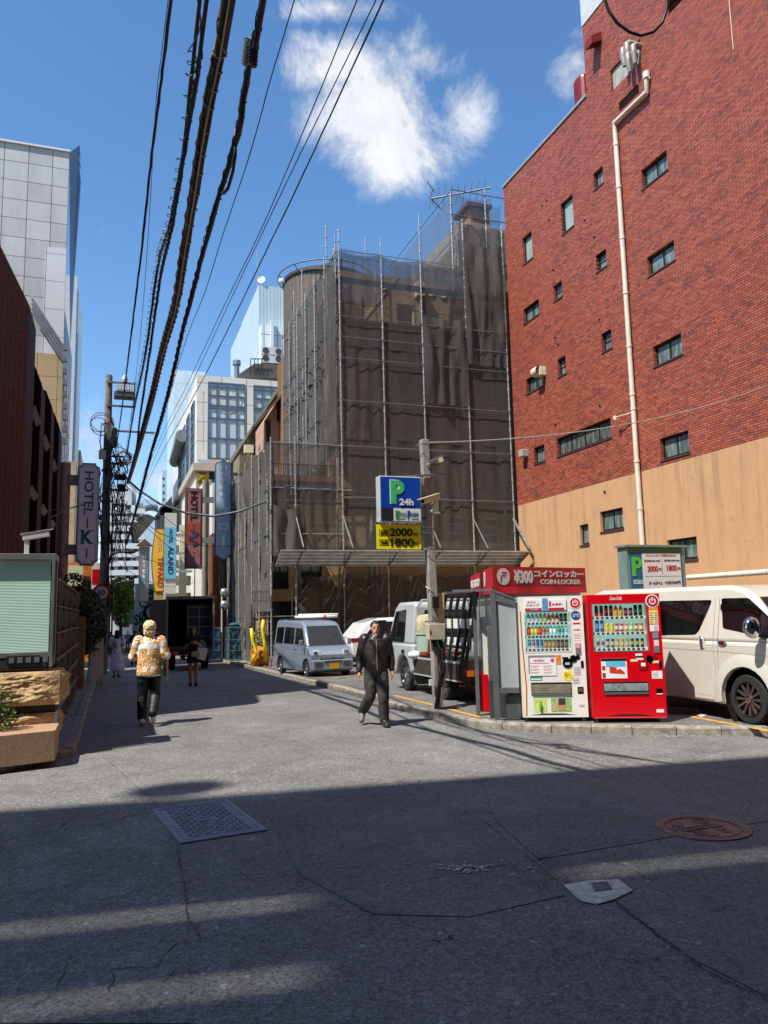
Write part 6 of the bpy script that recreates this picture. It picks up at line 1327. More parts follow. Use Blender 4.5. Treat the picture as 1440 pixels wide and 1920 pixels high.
# blue parking sign
Ys=PYp-.16; a=OY(712,897,Ys); b=OY(790,897,Ys); 
BX0=OY(712,940,Ys).x; BX1=OY(790,940,Ys).x; BZ1=OY(750,893,Ys).z; BZ0=OY(750,979,Ys).z; W_=BX1-BX0; H2=BZ1-BZ0
t2=thing('parking_sign','large blue 24h parking sign box with a green P on the grey pole','sign',((BX0+BX1)/2,Ys,BZ0))
mb=MB(); mb.box((BX0-.0,Ys,BZ0),(BX1,Ys+.2,BZ1)); mb.build('case',pm('sign case white','bcc3c6',.4,.2,.06),t2,bevel=.012)
mb=MB(); y=Ys-.004; zm=BZ0+H2*.30; mb.box((BX0+.02,y,zm),(BX1-.02,y+.01,BZ1-.02)); f=mb.build('blue_face',pm('parking blue','0a3fa0',.35,0,.02),t2)
mb=MB(); mb.box((BX0+.02,y,BZ0+.02),(BX0+W_*.32,y+.01,zm)); mb.build('dark_display',pm('display grey','26272a',.4,0,.05),t2)
mb=MB(); mb.box((BX0+W_*.32,y,BZ0+.02),(BX1-.02,y+.01,zm)); f2=mb.build('white_face',WHT,t2)
def bigP(mb,cx,cz,h,y,grow=0,m=0):
    "block letter P"
    w=h*.62; s=h*.24+grow; x0=cx-w/2-grow; z0=cz-h/2-grow; zt=cz+h/2+grow
    mb.box((x0,y,z0),(x0+s+grow,y+.004,zt),m)
    R0=h*.30+grow; R1=h*.10-grow; cxb=x0+w-R0+grow*.0+h*.02; czb=zt-R0; n=12
    for k in range(n):
        a0=-math.pi/2+math.pi*k/n; a1=-math.pi/2+math.pi*(k+1)/n
        P=[(cxb+R0*math.cos(a0),czb+R0*math.sin(a0)),(cxb+R0*math.cos(a1),czb+R0*math.sin(a1)),(cxb+R1*math.cos(a1),czb+R1*math.sin(a1)),(cxb+R1*math.cos(a0),czb+R1*math.sin(a0))]
        mb.add([(p[0],y,p[1]) for p in P],[(0,1,2,3)],m)
    mb.box((x0+s,y,czb+R1),(cxb,y+.004,czb+R0),m); mb.box((x0+s,y,czb-R0),(cxb,y+.004,czb-R1),m)
PG=pm('letter mint green','3fb56a',.4,0,0); PW=pm('letter white','dcdcd8',.4,0,0)
mb=MB(); cx=BX0+W_*.42; cz=BZ0+H2*.655; bigP(mb,cx,cz,H2*.5,y-.004,.014,1); bigP(mb,cx,cz,H2*.5,y-.01,0,0); mb.build('letter_p',[PG,PW],f)
mb=MB(); text(mb,'24h',(BX0+W_*.63,y-.012,BZ0+H2*.44),(1,0,0),(0,0,1),H2*.145,W_*.34,.03); mb.build('lettering',PW,f)
mb=MB(); c=BX0+W_*.62; zc=BZ0+H2*.16
text(mb,'E',(BX0+W_*.41,y-.005,zc),(1,0,0),(0,0,1),H2*.17,W_*.1,.02,mi=0); text(mb,'COLO',(BX0+W_*.535,y-.005,zc+.01),(1,0,0),(0,0,1),H2*.09,W_*.17,.01,mi=0); text(mb,'P',(BX0+W_*.69,y-.005,zc-.005),(1,0,0),(0,0,1),H2*.19,W_*.085,.03,mi=1); text(mb,'ARK',(BX0+W_*.83,y-.005,zc+.01),(1,0,0),(0,0,1),H2*.09,W_*.17,.01,mi=1)
mb.box((BX0+W_*.44,y-.006,zc-.075),(BX0+W_*.6,y-.002,zc-.066),0); mb.box((BX0+W_*.74,y-.006,zc-.075),(BX0+W_*.92,y-.002,zc-.066),1)
mb.build('logo_lettering',[pm('logo green','2c8a55',.4,0,0),pm('logo blue','174a9c',.4,0,0)],f2)
mb=MB(); q=onp(883,800,.0); mb.bar((PXp-.1,PYp-.0,BZ1+.06),(BX0+W_*.5,Ys+.2,BZ1+.02),.04,.04); mb.bar((PXp+.2,PYp-.1,BZ1+.08),(PXp-.35,PYp-.1,BZ1+.03),.1,.02); mb.bar((BX1,Ys+.2,BZ1-.1),(PXp,PYp,BZ1-.1),.05); mb.bar((BX1,Ys+.2,BZ0+.1),(PXp,PYp,BZ0+.1),.05); mb.build('bracket',GREYP,t2)
# yellow price banner
a=OY(706,988,Ys+.1); b=OY(790,1030,Ys+.1); X0,X1,Z1,Z0=a.x,b.x,BZ0-.035,b.z-.0; YE=pm('banner yellow','f2e000',.5,0,.03)
t3=thing('price_banner','bright yellow price board with black numbers hanging under the blue parking sign','sign',((X0+X1)/2,Ys+.1,Z0))
mb=MB(); mb.box((X0,Ys+.1,Z0),(X1,Ys+.115,Z1)); f=mb.build('board',YE,t3)
w_=X1-X0;h_=Z1-Z0; mb=MB(); y=Ys+.096
text(mb,'2000',(X0+w_*.55,y,Z0+h_*.69),(1,0,0),(0,0,1),h_*.33,w_*.52,.03); text(mb,'1800',(X0+w_*.57,y,Z0+h_*.27),(1,0,0),(0,0,1),h_*.33,w_*.52,.03)
for z,s_ in ((.66,'昼間'),(.27,'夜間')):
    text(mb,s_,(X0+w_*.16,y,Z0+h_*z),(1,0,0),(0,0,1),h_*.16,w_*.16,.01); text(mb,'円',(X0+w_*.88,y,Z0+h_*(z-.06)),(1,0,0),(0,0,1),h_*.14,w_*.09,.01)
    for dz_ in (-.115,.115): mb.box((X0+w_*.06,y,Z0+h_*(z+dz_)-.003),(X0+w_*.27,y+.002,Z0+h_*(z+dz_)+.003))
    for dx_ in (.06,.27): mb.box((X0+w_*dx_-.003,y,Z0+h_*(z-.115)),(X0+w_*dx_+.003,y+.002,Z0+h_*(z+.115)))
mb.build('lettering',BLK,f)
mb=MB(); 
for k in range(5): x=X0+w_*(.05+.225*k); mb.bar((x,Ys+.11,Z1-.02),(x-.02,Ys+.14,BZ0+.01),.012)
mb.build('cable_tie',BLK,t3)
q=onp(942,822,-.25); seccam((q.x-.05,q.y,q.z-.2),R(-70),'cream security camera on the grey pole just right of the blue parking sign',.3,sc=1.15,mat=pm('camera housing cream','d4cca0',.4,0,.05))
# wire from the pole to the right
def cab(name,label,pts,r,m=BLK,n=6,sag=None,group=None):
    mb=MB(); mb.tube(pts,r,n); o=mb.build(name,m,smooth=True); return tag(o,label,'cable',group)
def sagline(a,b,s,n=24): return [a.lerp(b,k/n)-V((0,0,s*4*(k/n)*(1-k/n))) for k in range(n+1)]
cab('service_cable','thin pale cable from the pole top to the brick wall at the right',sagline(ptop+V((0,0,-.05)),OX(1440,722,XB-.2),.35),.012,pm('pale cable','a8a49c',.5,0,.05))
# ============================================================ VENDING MACHINES
WL=G(981,1352,.12); WR=G(1105,1352,.12); RL=G(1113,1354,.12); RR=G(1250,1352,.12)
for p in (WL,WR,RL,RR): p.z=.12
mdir=((WR-WL)+(RR-RL)); mdir.z=0; mdir.normalize(); ang=math.atan2(mdir.y,mdir.x)
canmats={}
def cm(c): return pm('pack '+c,c,.3,.1,0)
def drink(kind,h):
    mb=MB()
    if kind=='can': prof=[(0,0),(.024,0),(.027,.008),(.027,h*.3),(.027,h*.7),(.027,h-.012),(.022,h),(0,h)]
    elif kind=='slim': prof=[(0,0),(.021,0),(.023,.006),(.023,h*.3),(.023,h*.7),(.023,h-.01),(.019,h),(0,h)]
    else: prof=[(0,0),(.026,0),(.029,.01),(.028,h*.3),(.029,h*.66),(.02,h*.84),(.012,h*.9),(.014,h*.91),(.014,h*.985),(0,h)]
    n=12; mb.lathe(prof,n=n); me=bpy.data.meshes.new(kind); me.from_pydata([tuple(v) for v in mb.v],[],mb.f)
    idx=[]
    for i in range(len(prof)-1): idx+=[(1 if i in (3,) or (kind!='bottle' and i==3) else (2 if kind=='bottle' and i>=6 else 0))]*n
    for p,i in zip(me.polygons,idx): p.material_index=i; p.use_smooth=True
    for k in range(3): me.materials.append(None)
    return me
DM={}
def put(kind,h,cols,loc,par):
    k=(kind,round(h,3))
    if k not in DM: DM[k]=drink(kind,h)
    o=bpy.data.objects.new('bottle' if kind=='bottle' else 'can',DM[k]); col.objects.link(o); o.parent=par; o.location=loc
    for i in range(3): o.material_slots[i].link='OBJECT'; o.material_slots[i].material=cm(cols[min(i,len(cols)-1)])
def machine(L,Rr,name,label,body,white,rows):
    w=(Rr-L).length; d=.72; t=thing(name,label,'vending machine',(L.x,L.y,L.z),ang); H=1.84
    B=lambda a,b,m=0: mb.box(a,b,m)
    # local: x along front, y into depth, z up; machine stands on little feet
    mb=MB(); z0=.05
    wx0,wx1=(.085,w*.80) if white else (.07,w*.81); wz0,wz1=(1.01,1.60) if white else (1.01,1.70)
    # carcass with real display recess
    mb.box((0,.12,z0),(w,d,H)); o=None
    P=[]
    B((0,0,z0),(wx0,.12,H)); B((wx1,0,z0),(w,.12,H)); B((wx0,0,z0),(wx1,.12,wz0)); B((wx0,0,wz1),(wx1,.12,H)) 
    mb.build('cabinet',body,t,local=True)
    mb=MB()
    for x in (.06,w-.06):
        for y in (.06,d-.08): mb.lathe([(.03,-.0),(.03,.01),(.012,.012),(.012,.06)],(x,y,0),10)
    mb.build('foot',STEEL,t,local=True)
    mb=MB(); mb.box((wx0,.112,wz0),(wx1,.118,wz1)); mb.build('display_back',pm('display lining','8cc4dc' if not white else '9cc8bc',.5,0,.25,20,emit=.45),t,local=True)
    # shelves and drinks
    nrow=len(rows); sh=(wz1-wz0)/nrow
    for i,row in enumerate(rows):
        zs=wz1-(i+1)*sh+.01
        mb=MB(); mb.box((wx0+.005,.02,zs),(wx1-.005,.11,zs+.04)); s_=mb.build('shelf',WHT,t,local=True)
        n=len(row); mb=MB()
        for k in range(n):
            x=wx0+.035+(wx1-wx0-.07)*(k+.5)/n; mb.box((x-.018,.014,zs+.008),(x+.018,.021,zs+.034)); 
        mb.build('price_button',pm('button dark','3c3c40',.4,0,.1),s_,local=True)
        for k,(kind,hh,cols) in enumerate(row):
            x=wx0+.035+(wx1-wx0-.07)*(k+.5)/n; hh=min(hh,sh-.06); put(kind,hh,cols,(x,.066,zs+.041),t)
    gl=bpy.data.materials.get('display glass')
    if not gl:
        gl=bpy.data.materials.new('display glass'); gl.use_nodes=True; nt=gl.node_tree; nt.nodes.clear(); o_=nt.nodes.new('ShaderNodeOutputMaterial'); mx=nt.nodes.new('ShaderNodeMixShader'); tr=nt.nodes.new('ShaderNodeBsdfTransparent'); gs=nt.nodes.new('ShaderNodeBsdfGlossy'); gs.inputs['Roughness'].default_value=.02; mx.inputs[0].default_value=.06; nt.links.new(tr.outputs[0],mx.inputs[1]); nt.links.new(gs.outputs[0],mx.inputs[2]); nt.links.new(mx.outputs[0],o_.inputs[0])
    mb=MB(); mb.box((wx0,.004,wz0),(wx1,.008,wz1)); mb.build('display_window',gl,t,local=True)
    mb=MB()
    for a,b in (((wx0-.012,-.004,wz0-.012),(wx0,.004,wz1+.012)),((wx1,-.004,wz0-.012),(wx1+.012,.004,wz1+.012)),((wx0,-.004,wz0-.012),(wx1,.004,wz0)),((wx0,-.004,wz1),(wx1,.004,wz1+.012))): B(a,b)
    mb.build('window_trim',ALU if not white else WHT,t,local=True)
    F=lambda x0,z0,x1,z1,m,n='sticker',y=-.003,th=.003,ex=None: _st(t,x0,z0,x1,z1,m,n,y,th,ex)
    return t,w,H,F
def _st(t,x0,z0,x1,z1,m,n,y,th,ex):
    mb=MB(); mb.box((x0,y,z0),(x1,y+th,z1)); o=mb.build(n,m,t,local=True)
    if ex:
        mb=MB(); ex(mb,y-.0015); mb.build('lettering' ,ex.m if hasattr(ex,'m') else RED,o,local=True)
    return o
def disc(t,cx,cz,r,m,n='disc',y=-.004,th=.004,k=24,par=None):
    mb=MB(); mb.lathe([(0,0),(r,0),(r,th),(0,th)],(cx,y+th,cz),k,ax=(0,-1,0)); return mb.build(n,m,par or t,local=True)
def power(t,cx,cz,r):
    a=disc(t,cx,cz,r,PW,'round_badge',-.006,.006); b=disc(t,cx,cz,r*.84,pm('badge crimson','b01a3c',.35,0,0),'badge_face',-.009,.003,par=a)
    mb=MB(); n=18
    for i in range(n):
        a0=R(122)+R(296)*i/n; a1=R(122)+R(296)*(i+1)/n; ro,ri=r*.5,r*.34
        mb.add([(cx+ro*math.cos(a0),-.0105,cz+ro*math.sin(a0)),(cx+ro*math.cos(a1),-.0105,cz+ro*math.sin(a1)),(cx+ri*math.cos(a1),-.0105,cz+ri*math.sin(a1)),(cx+ri*math.cos(a0),-.0105,cz+ri*math.sin(a0))],[(0,1,2,3)])
    mb.box((cx-r*.08,-.0115,cz-r*.02),(cx+r*.08,-.009,cz+r*.6)); mb.build('power_symbol',PW,b,local=True)
# -- white machine
MW=pm('vending white','d9d7cf',.3,0,.04,coat=.2)
def bt(*c): return ('bottle',.17,c)
def cn(*c): return ('can',.125,c)
def sl(*c): return ('slim',.13,c)
v1=[bt('bcd8e0','e6eef2','d8e6ee')]*3+[bt('a8c890','dfe8b0','4c8a3c')]*2+[bt('d8c8a8','d88858','e8e0d0')]*2+[bt('e0b8a0','cc3030','f0e8e0')]+[cn('16181a','3c8a3a','16181a')]*2
v2=[bt('c03020','e05828','e8e8e0')]+[bt('9cc070','e0d860','e8e8e0')]*2+[bt('c83828','e06a30','e8e8e0')]+[bt('80b8c8','c05a40','e8f0f0')]*2+[bt('a8dcd8','d8f0ee','f0f8f8')]*2+[bt('7cc8d0','4aa060','d8f0f0')]*2+[bt('b8e0ea','78b8d8','f0f8f8')]
v3=[sl('c0d0d8','3c78b8','d0d0d0'),sl('c0d0d8','c84848','d0d0d0'),sl('7c90b8','405898','d0d0d0'),sl('7c90b8','405898','d0d0d0')]+[cn('8c7448','b89858','c0b090')]*3+[cn('4c4038','7c6c58','908880')]*3
t,w,H,F=machine(WL,WR,'vending_machine','white drink vending machine with bottles behind glass and many stickers',MW,True,[v1,v2,v3])
mb=MB(); mb.prism([(-.0,-.003,.05),(.045,-.003,.05),(.075,-.003,.5),(.03,-.003,1.1),(.02,-.003,1.7),(0,-.003,1.7)],(0,.004,0)); mb.build('cream_stripe',pm('cream stripe','e0d2b0',.4,0,.03),t,local=True)
mb=MB()
for (xa,za),(xb,zb) in zip([(.055,.08),(.07,.5),(.035,1.1)],[(.07,.5),(.035,1.1),(.025,1.62)]): mb.bar((xa,-.005,za),(xb,-.005,zb),.003,.012,upv=(1,0,0))
mb.build('red_line',pm('stripe red','b8302c',.4,0,0),t,local=True)
o=F(.1,1.63,.49*w/.95+.22,1.79,PW,'header_sticker',-.02,.018)
mb=MB(); text(mb,'買うたび',(.2,-.0215,1.755),(1,0,0),(0,0,1),.026,.12,.01,.001); text(mb,'スタンプ',(.215,-.0215,1.71),(1,0,0),(0,0,1),.04,.19,.01,.001); text(mb,'1',(.475,-.0215,1.725),(1,0,0),(0,0,1),.075,.03,.02,.001); text(mb,'本無料!',(.58,-.0215,1.715),(1,0,0),(0,0,1),.04,.16,.015,.001); mb.box((.1,-.0215,1.63),(.35,-.02,1.665)); mb.box((.45,-.0215,1.63),(.685,-.02,1.665)); mb.build('lettering',pm('sticker red','b8202c',.4,0,0),o,local=True)
o=F(.36,1.62,.44,1.81,pm('phone picture','5c88b8',.3,0,.2,30),'phone_picture',-.026,.005)
mb=MB(); text(mb,'Coke ON',(.235,-.0225,1.648),(1,0,0),(0,0,1),.02,.11,.01,.001); mb.build('small_lettering',PW,t,local=True)
power(t,w*.885,1.73,.088)
disc(t,w*.885,1.545,.068,pm('cold blue','1f4a8c',.4,0,0),'cold_badge',-.006,.006)
mb=MB(); text(mb,'-2℃',(w*.885,-.008,1.545),(1,0,0),(0,0,1),.045,.11,.02,.001); mb.build('lettering',PW,t,local=True)
o=F(w*.83,1.17,w*.95,1.46,PW,'info_sticker'); 
mb=MB(); mb.box((w*.835,-.005,1.41),(w*.945,-.003,1.435)); text(mb,'1本無料',(w*.89,-.005,1.33),(1,0,0),(0,0,1),.03,.1,.01,.001)
for k in range(4): mb.box((w*.84,-.005,1.2+k*.022),(w*.94,-.003,1.204+k*.022))
mb.build('lettering',pm('sticker red','b8202c',.4,0,0),o,local=True)
o=F(w*.855,.97,w*.935,1.13,pm('reader grey','6c6e72',.4,.1,.1),'card_reader',-.012,.012); F(w*.862,1.06,w*.928,1.122,pm('reader pink','d88aa0',.4,0,.1),'reader_label',-.014,.002)
# lower front
F(.115,.70,.52,.96,pm('panel recess','77787a',.5,0,.1),'poster_frame',-.006,.006); o=F(.135,.66,.525,.925,PW,'poster',-.009,.003)
mb=MB(); text(mb,'1本無料!',(.27,-.0105,.885),(1,0,0),(0,0,1),.035,.17,.01,.001); mb.box((.14,-.0105,.84),(.42,-.009,.85)); mb.lathe([(.03,0),(.03,.002),(0,.002)],(.47,-.009,.885),16,ax=(0,-1,0))
for k in range(3):
    for j in range(2): 
        mb.box((.145+j*.19,-.0105,.80-k*.045),(.28+j*.19,-.009,.806-k*.045)); mb.box((.145+j*.19,-.0105,.785-k*.045),(.25+j*.19,-.009,.789-k*.045))
mb.build('lettering',pm('sticker pink','c85070',.4,0,0),o,local=True)
F(.53,.82,.6,.96,pm('food picture','d8882c',.4,0,.5,40),'food_picture'); F(.13,.59,.31,.655,pm('sticker green','2c8a5c',.4,0,.05),'green_sticker'); F(.14,.6,.3,.618,PW,'sticker_strip',-.005,.002)
mb=MB(); mb.lathe([(.072,0),(.072,.012),(.04,.012),(.04,.004),(0,.004)],(w*.72,-.0,.84),26,ax=(0,-1,0)); mb.build('coin_knob',BLKG,t,local=True); F(w*.685,.815,w*.755,.85,pm('display strip','aab8b8',.3,0,0),'coin_display',-.016,.006)
mb=MB(); mb.lathe([(.052,0),(.052,.012),(.03,.014),(0,.014)],(w*.815,-.0,.905),22,ax=(0,-1,0)); mb.build('coin_slot',BLKG,t,local=True); mb=MB(); mb.lathe([(.032,0),(.032,.01),(.015,.01),(0,.005)],(w*.885,0,.925),20,ax=(0,-1,0)); mb.build('return_lever',BLKG,t,local=True)
F(w*.645,.9,w*.735,.93,BLK,'note_slot',-.008,.008); mb=MB(); mb.box((w*.925,-.012,.77),(w*.965,0,.87)); mb.build('lock',BLKG,t,local=True,bevel=.015)
a=disc(t,w*.72,.66,.078,pm('sticker yellow','ecd84c',.4,0,.02),'round_sticker',-.004,.004); mb=MB(); text(mb,'缶えみ\n選择アタ\nいろいろ'.replace('择','択'),(w*.72,-.0055,.66),(1,0,0),(0,0,1),.085,.1,.0,.001); mb.build('lettering',pm('sticker brown','a0581c',.4,0,0),a,local=True)
for i,(x0,z0,n) in enumerate(((.82,.66,6),(.79,.54,4))):
    mb=MB(); 
    for k in range(n): mb.box((w*x0,-.003,z0+k*.022),(w*(x0+.1),-.001,z0+.005+k*.022))
    mb.build('small_print',pm('print grey','77787c',.5,0,.2,60),t,local=True)
F(.14,.37,.69*w/.9,.56,BLK,'delivery_frame',-.004,.004); mb=MB(); mb.box((.15,-.012,.40),(.68*w/.9,-.003,.53)); mb.build('delivery_flap',pm('scratched plastic','8c8670',.35,.3,.3,10),t,local=True,bevel=.006); F(.15,.375,.68*w/.9,.395,GREYP,'delivery_ledge',-.02,.018)
mb=MB(); mb.box((w*.855,-.006,.39),(w*.945,.0,.49)); o=mb.build('coin_return',BLKG,t,local=True,bevel=.01); F(w*.87,.42,w*.93,.47,pm('brass flap','8a7a40',.3,.6,.1),'return_flap',-.01,.004)
o=F(.17,.13,.36,.33,pm('ad meadow','b8cc70',.4,0,.3,25),'advert_picture'); mb=MB(); mb.M=Matrix.Translation((.27,-.008,.15)); mb.lathe([(.02,0),(.022,.08),(.01,.12),(.01,.14)],n=10); mb.M=None; mb.build('bottle_picture',pm('ad bottle','5c8a34',.4,0,.2),o,local=True)
o=F(.42,.13,.72,.33,pm('ad green','8fae6c',.4,0,.35,22),'advert_picture'); F(.53,.23,.63,.33,pm('ad hair','43343a',.4,0,.05),'advert_tone',-.006,.003); F(.53,.15,.63,.23,pm('ad skin','b4855c',.4,0,.1),'advert_tone',-.006,.003); mb=MB(); mb.prism([(.43,-.005,.14),(.5,-.005,.27),(.53,-.005,.26),(.47,-.005,.14)],(0,.002,0)); mb.build('advert_tone',pm('ad skin2','c89a78',.4,0,.1),o,local=True)
F(w*.865,.2,w*.945,.235,pm('label grey','a8a8a4',.5,0,.1),'label_frame')
mb=MB(); mb.prism([(.12,-.002,.085),(.3,-.002,.108),(.6,-.002,.108),(.78,-.002,.085)],(0,.003,0)); mb.build('grille',BLK,t,local=True)
# -- red machine
MR=pm('vending red','c80010',.28,0,.04,coat=.3)
q1=[cn('b01018','2c0c0c','d8d8d8')]*2+[cn('24100e','a81018','303030')]*2+[bt('d88820','d8a820','e8e0c0')]*2+[cn('3c1420','a04858','c0c0c0')]*2+[cn('101412','2c6a2c','202020')]*2
q1=[(k,.16,c) for k,h,c in q1[:6]]+[(k,.12,c) for k,h,c in q1[6:8]]+[(k,.16,c) for k,h,c in q1[8:]]
q2=[('can',.17,('3458a0','8898d0','304080'))]*2+[cn('d8b828','e8d048','d0d0d0')]*2+[cn('c03038','d8d8d8','c03038')]*2+[cn('d86828','e0d8c8','d0d0d0'),cn('6ab850','d8e8c8','d0d0d0')]+[cn('a85828','e8d8a0','d0d0d0')]*2
q3=[sl('b0b8d0','8c4838','d0d0d0')]*2+[sl('48403c','c8b8a0','c0c0c0')]*2+[sl('a8803c','d8b878','c8b090')]*3+[sl('1c1c1c','b89848','383838')]*3
t,w,H,F=machine(RL,RR,'vending_machine','bright red drink vending machine with cans behind glass, right of the white one',MR,False,[q1,q2,q3])
mb=MB(); text(mb,'Coca-Cola',(w*.40,-.003,1.785),(1,0,0),(0,0,1),.055,.17,.01,.002,shear=.35); mb.build('logo_lettering',PW,t,local=True)
power(t,w*.9,1.73,.098)
F(w*.845,1.60,w*.965,1.64,pm('strip orange','e09020',.4,0,0),'strip_sticker'); o=F(w*.845,1.40,w*.965,1.595,pm('sticker beige','e0cf98',.4,0,.05),'info_sticker'); mb=MB()
for k in range(5): mb.box((w*.855,-.005,1.42+k*.033),(w*(.89+.012*(k%3)),-.003,1.43+k*.033)); mb.box((w*.92,-.005,1.42+k*.033),(w*.955,-.003,1.432+k*.033))
mb.build('lettering',pm('print brown','54443a',.5,0,0),o,local=True)
o=F(w*.845,1.29,w*.965,1.385,PW,'info_sticker'); mb=MB()
for k in range(3): mb.box((w*.90,-.005,1.3+k*.028),(w*.955,-.003,1.31+k*.028))
mb.build('lettering',pm('print grey','77787c',.5,0,.2,60),o,local=True)
F(w*.875,1.19,w*.95,1.27,pm('display teal','5c8c9c',.3,0,.1),'price_display',-.012,.012); o=F(w*.88,.98,w*.955,1.17,pm('reader grey','6c6e72',.4,.1,.1),'card_reader',-.012,.012); F(w*.885,1.08,w*.95,1.165,pm('reader white','d8c0c0',.4,0,.1),'reader_label',-.014,.002)
o=F(.155,.62,.52,.91,PW,'poster',-.006,.006); F(.155,.87,.52,.91,BLK,'poster_band',-.008,.002); F(.22,.79,.5,.865,pm('poster sky','58b0d0',.4,0,.15,8),'poster_tone',-.008,.002); F(.165,.74,.21,.8,pm('poster red','a82420',.4,0,.2,30),'poster_tone',-.008,.002); F(.165,.63,.21,.7,pm('poster brown','6a3a2c',.4,0,.1),'poster_tone',-.008,.002)
mb=MB(); mb.prism([(.27,-.0085,.70),(.37,-.0085,.69),(.37,-.0085,.78),(.27,-.0085,.79)],(0,.002,0)); mb.prism([(.37,-.0085,.69),(.49,-.0085,.68),(.48,-.0085,.71),(.42,-.0085,.76),(.37,-.0085,.74)],(0,.002,0)); mb.build('shoe_picture',pm('poster shoe','c8322c',.4,0,.2,20),t,local=True)
for k,(x,z,m_) in enumerate(((.67,.955,PW),(.68,.90,PW),(.60,.875,pm('label cream','d8ccb0',.5,0,0)),(.89,.85,pm('label cream','d8ccb0',.5,0,0)))): F(w*x-.05,z-.017,w*x+.05,z+.017,m_,'label')
F(w*.63,.918,w*.73,.94,BLK,'note_slot',-.008,.008)
RD=pm('dark red plastic','8a0812',.35,0,.05)
mb=MB(); mb.lathe([(.07,0),(.07,.01),(.05,.012),(0,.012)],(w*.72,-.0,.80),26,ax=(0,-1,0)); mb.build('coin_knob',RD,t,local=True); F(w*.69,.79,w*.75,.84,PW,'coin_label',-.015,.004)
mb=MB(); mb.lathe([(.05,0),(.05,.012),(.03,.012),(.03,.005),(0,.005)],(w*.81,0,.895),22,ax=(0,-1,0)); mb.build('coin_slot',BLKG,t,local=True); mb=MB(); mb.lathe([(.036,0),(.036,.01),(0,.01)],(w*.875,0,.915),20,ax=(0,-1,0)); mb.build('return_lever',RD,t,local=True)
mb=MB(); mb.box((w*.935,-.012,.76),(w*.97,0,.86)); mb.build('lock',BLKG,t,local=True,bevel=.012)
o=F(w*.83,.61,w*.97,.72,PW,'info_sticker'); mb=MB()
for k in range(4): mb.box((w*.84,-.005,.63+k*.02),(w*.92,-.003,.634+k*.02))
mb.build('lettering',pm('print grey','77787c',.5,0,.2,60),o,local=True)
F(.17,.39,w*.78,.57,BLK,'delivery_frame',-.004,.004); mb=MB(); mb.box((.18,-.012,.44),(w*.77,-.003,.545)); mb.build('delivery_flap',pm('silver scratched flap','a8b4b4',.3,.5,.4,14),t,local=True,bevel=.006); F(.18,.395,w*.77,.42,ALU,'delivery_ledge',-.02,.018)
mb=MB(); mb.box((w*.875,-.006,.39),(w*.96,0,.47)); mb.build('coin_return',BLKG,t,local=True,bevel=.01); F(w*.88,.385,w*.955,.4,PW,'return_label',-.009,.003)
F(w*.86,.13,w*.96,.175,PW,'label')
mb=MB(); mb.prism([(.2,-.002,.085),(.38,-.002,.11),(.68,-.002,.11),(.84,-.002,.085)],(0,.003,0)); mb.build('grille',pm('grille red black','3a0608',.5,0,.1),t,local=True); F(.02,.06,w-.02,.064,pm('pink edge','d87a80',.4,0,0),'edge_line')
# ============================================================ COIN LOCKER KIOSK
YKk=PYp-.15
c0=OY(923,1062,10.4*1.1125); Ct=c0.copy(); zb_=OY(923,1100,c0.y).z
fd=V((math.cos(R(14)),math.sin(R(14)),0)); sd=V((math.sin(R(20)),math.cos(R(20)),0))
# far ends from the photograph
def along(px,py,o,dv):
    "distance along dv from o where the photo column px is met"
    d=ray(px,py); det=dv.x*(-d.y)-dv.y*(-d.x); tt=((-o.x)*(-d.y)-(-o.y)*(-d.x))/det; return tt
Lf=abs(along(1097,1068,c0,fd)); Ls=abs(along(882,1085,c0,sd))
t=thing('locker_kiosk','red coin locker kiosk with white price lettering on its canopy, behind the white vending machine','kiosk',(c0.x,c0.y,.1))
RC=pm('canopy crimson','b40f24',.5,0,.05)
F_=c0+fd*Lf; Sb=c0+sd*Ls; hz=c0.z-zb_
mb=MB(); Pp=[c0,F_,F_+sd*Ls,Sb]
mb.prism([V((p.x,p.y,zb_)) for p in Pp],(0,0,hz)); mb.build('canopy_box',RC,t)
mb=MB(); o2=V((-.02,-.03,0)); 
n=20
pts=[c0.lerp(F_,k/n) for k in range(n+1)]
mb.grid(lambda u,v: V((c0.lerp(F_,u).x,c0.lerp(F_,u).y-.012-.03*math.sin(u*9)**2*(1-v),zb_-.11+.11*v-.018*math.sin(u*3.14)*(1-v))),24,3)
mb.grid(lambda u,v: V((c0.lerp(Sb,u).x-.012,c0.lerp(Sb,u).y,zb_-.11+.11*v)),10,2)
mb.build('valance',RC,t,smooth=True)
mb=MB(); fn_=V((fd.y,-fd.x,0)); y_=.004
def fp(u,v): return c0+fd*(u*Lf)+V((0,0,-hz*(1-v)))+fn_*.006
for k in range(1): mb.lathe([(hz*.42,0),(hz*.42,.003),(0,.003)],fp(.105,.5),32,ax=fn_)
text(mb,'¥300',fp(.31,.5),fd,(0,0,1),hz*.68,Lf*.2,.045); text(mb,'コインロッカー',fp(.7,.66),fd,(0,0,1),hz*.37,Lf*.55,.035); text(mb,'COIN-LOCKER',fp(.71,.25),fd,(0,0,1),hz*.25,Lf*.45,.025)
mb.build('lettering',PW,t)
sn=V((-sd.y,sd.x,0)); 
def sp_(u,v): return c0+sd*(u*Ls)+V((0,0,-hz*(1-v)))+sn*.006
mb=MB(); mb.lathe([(hz*.4,0),(hz*.4,.003),(0,.003)],sp_(.3,.5),28,ax=sn); text(mb,'¥300',sp_(.75,.45),-sd,(0,0,1),hz*.5,Ls*.45,.04); mb.build('side_lettering',PW,t)
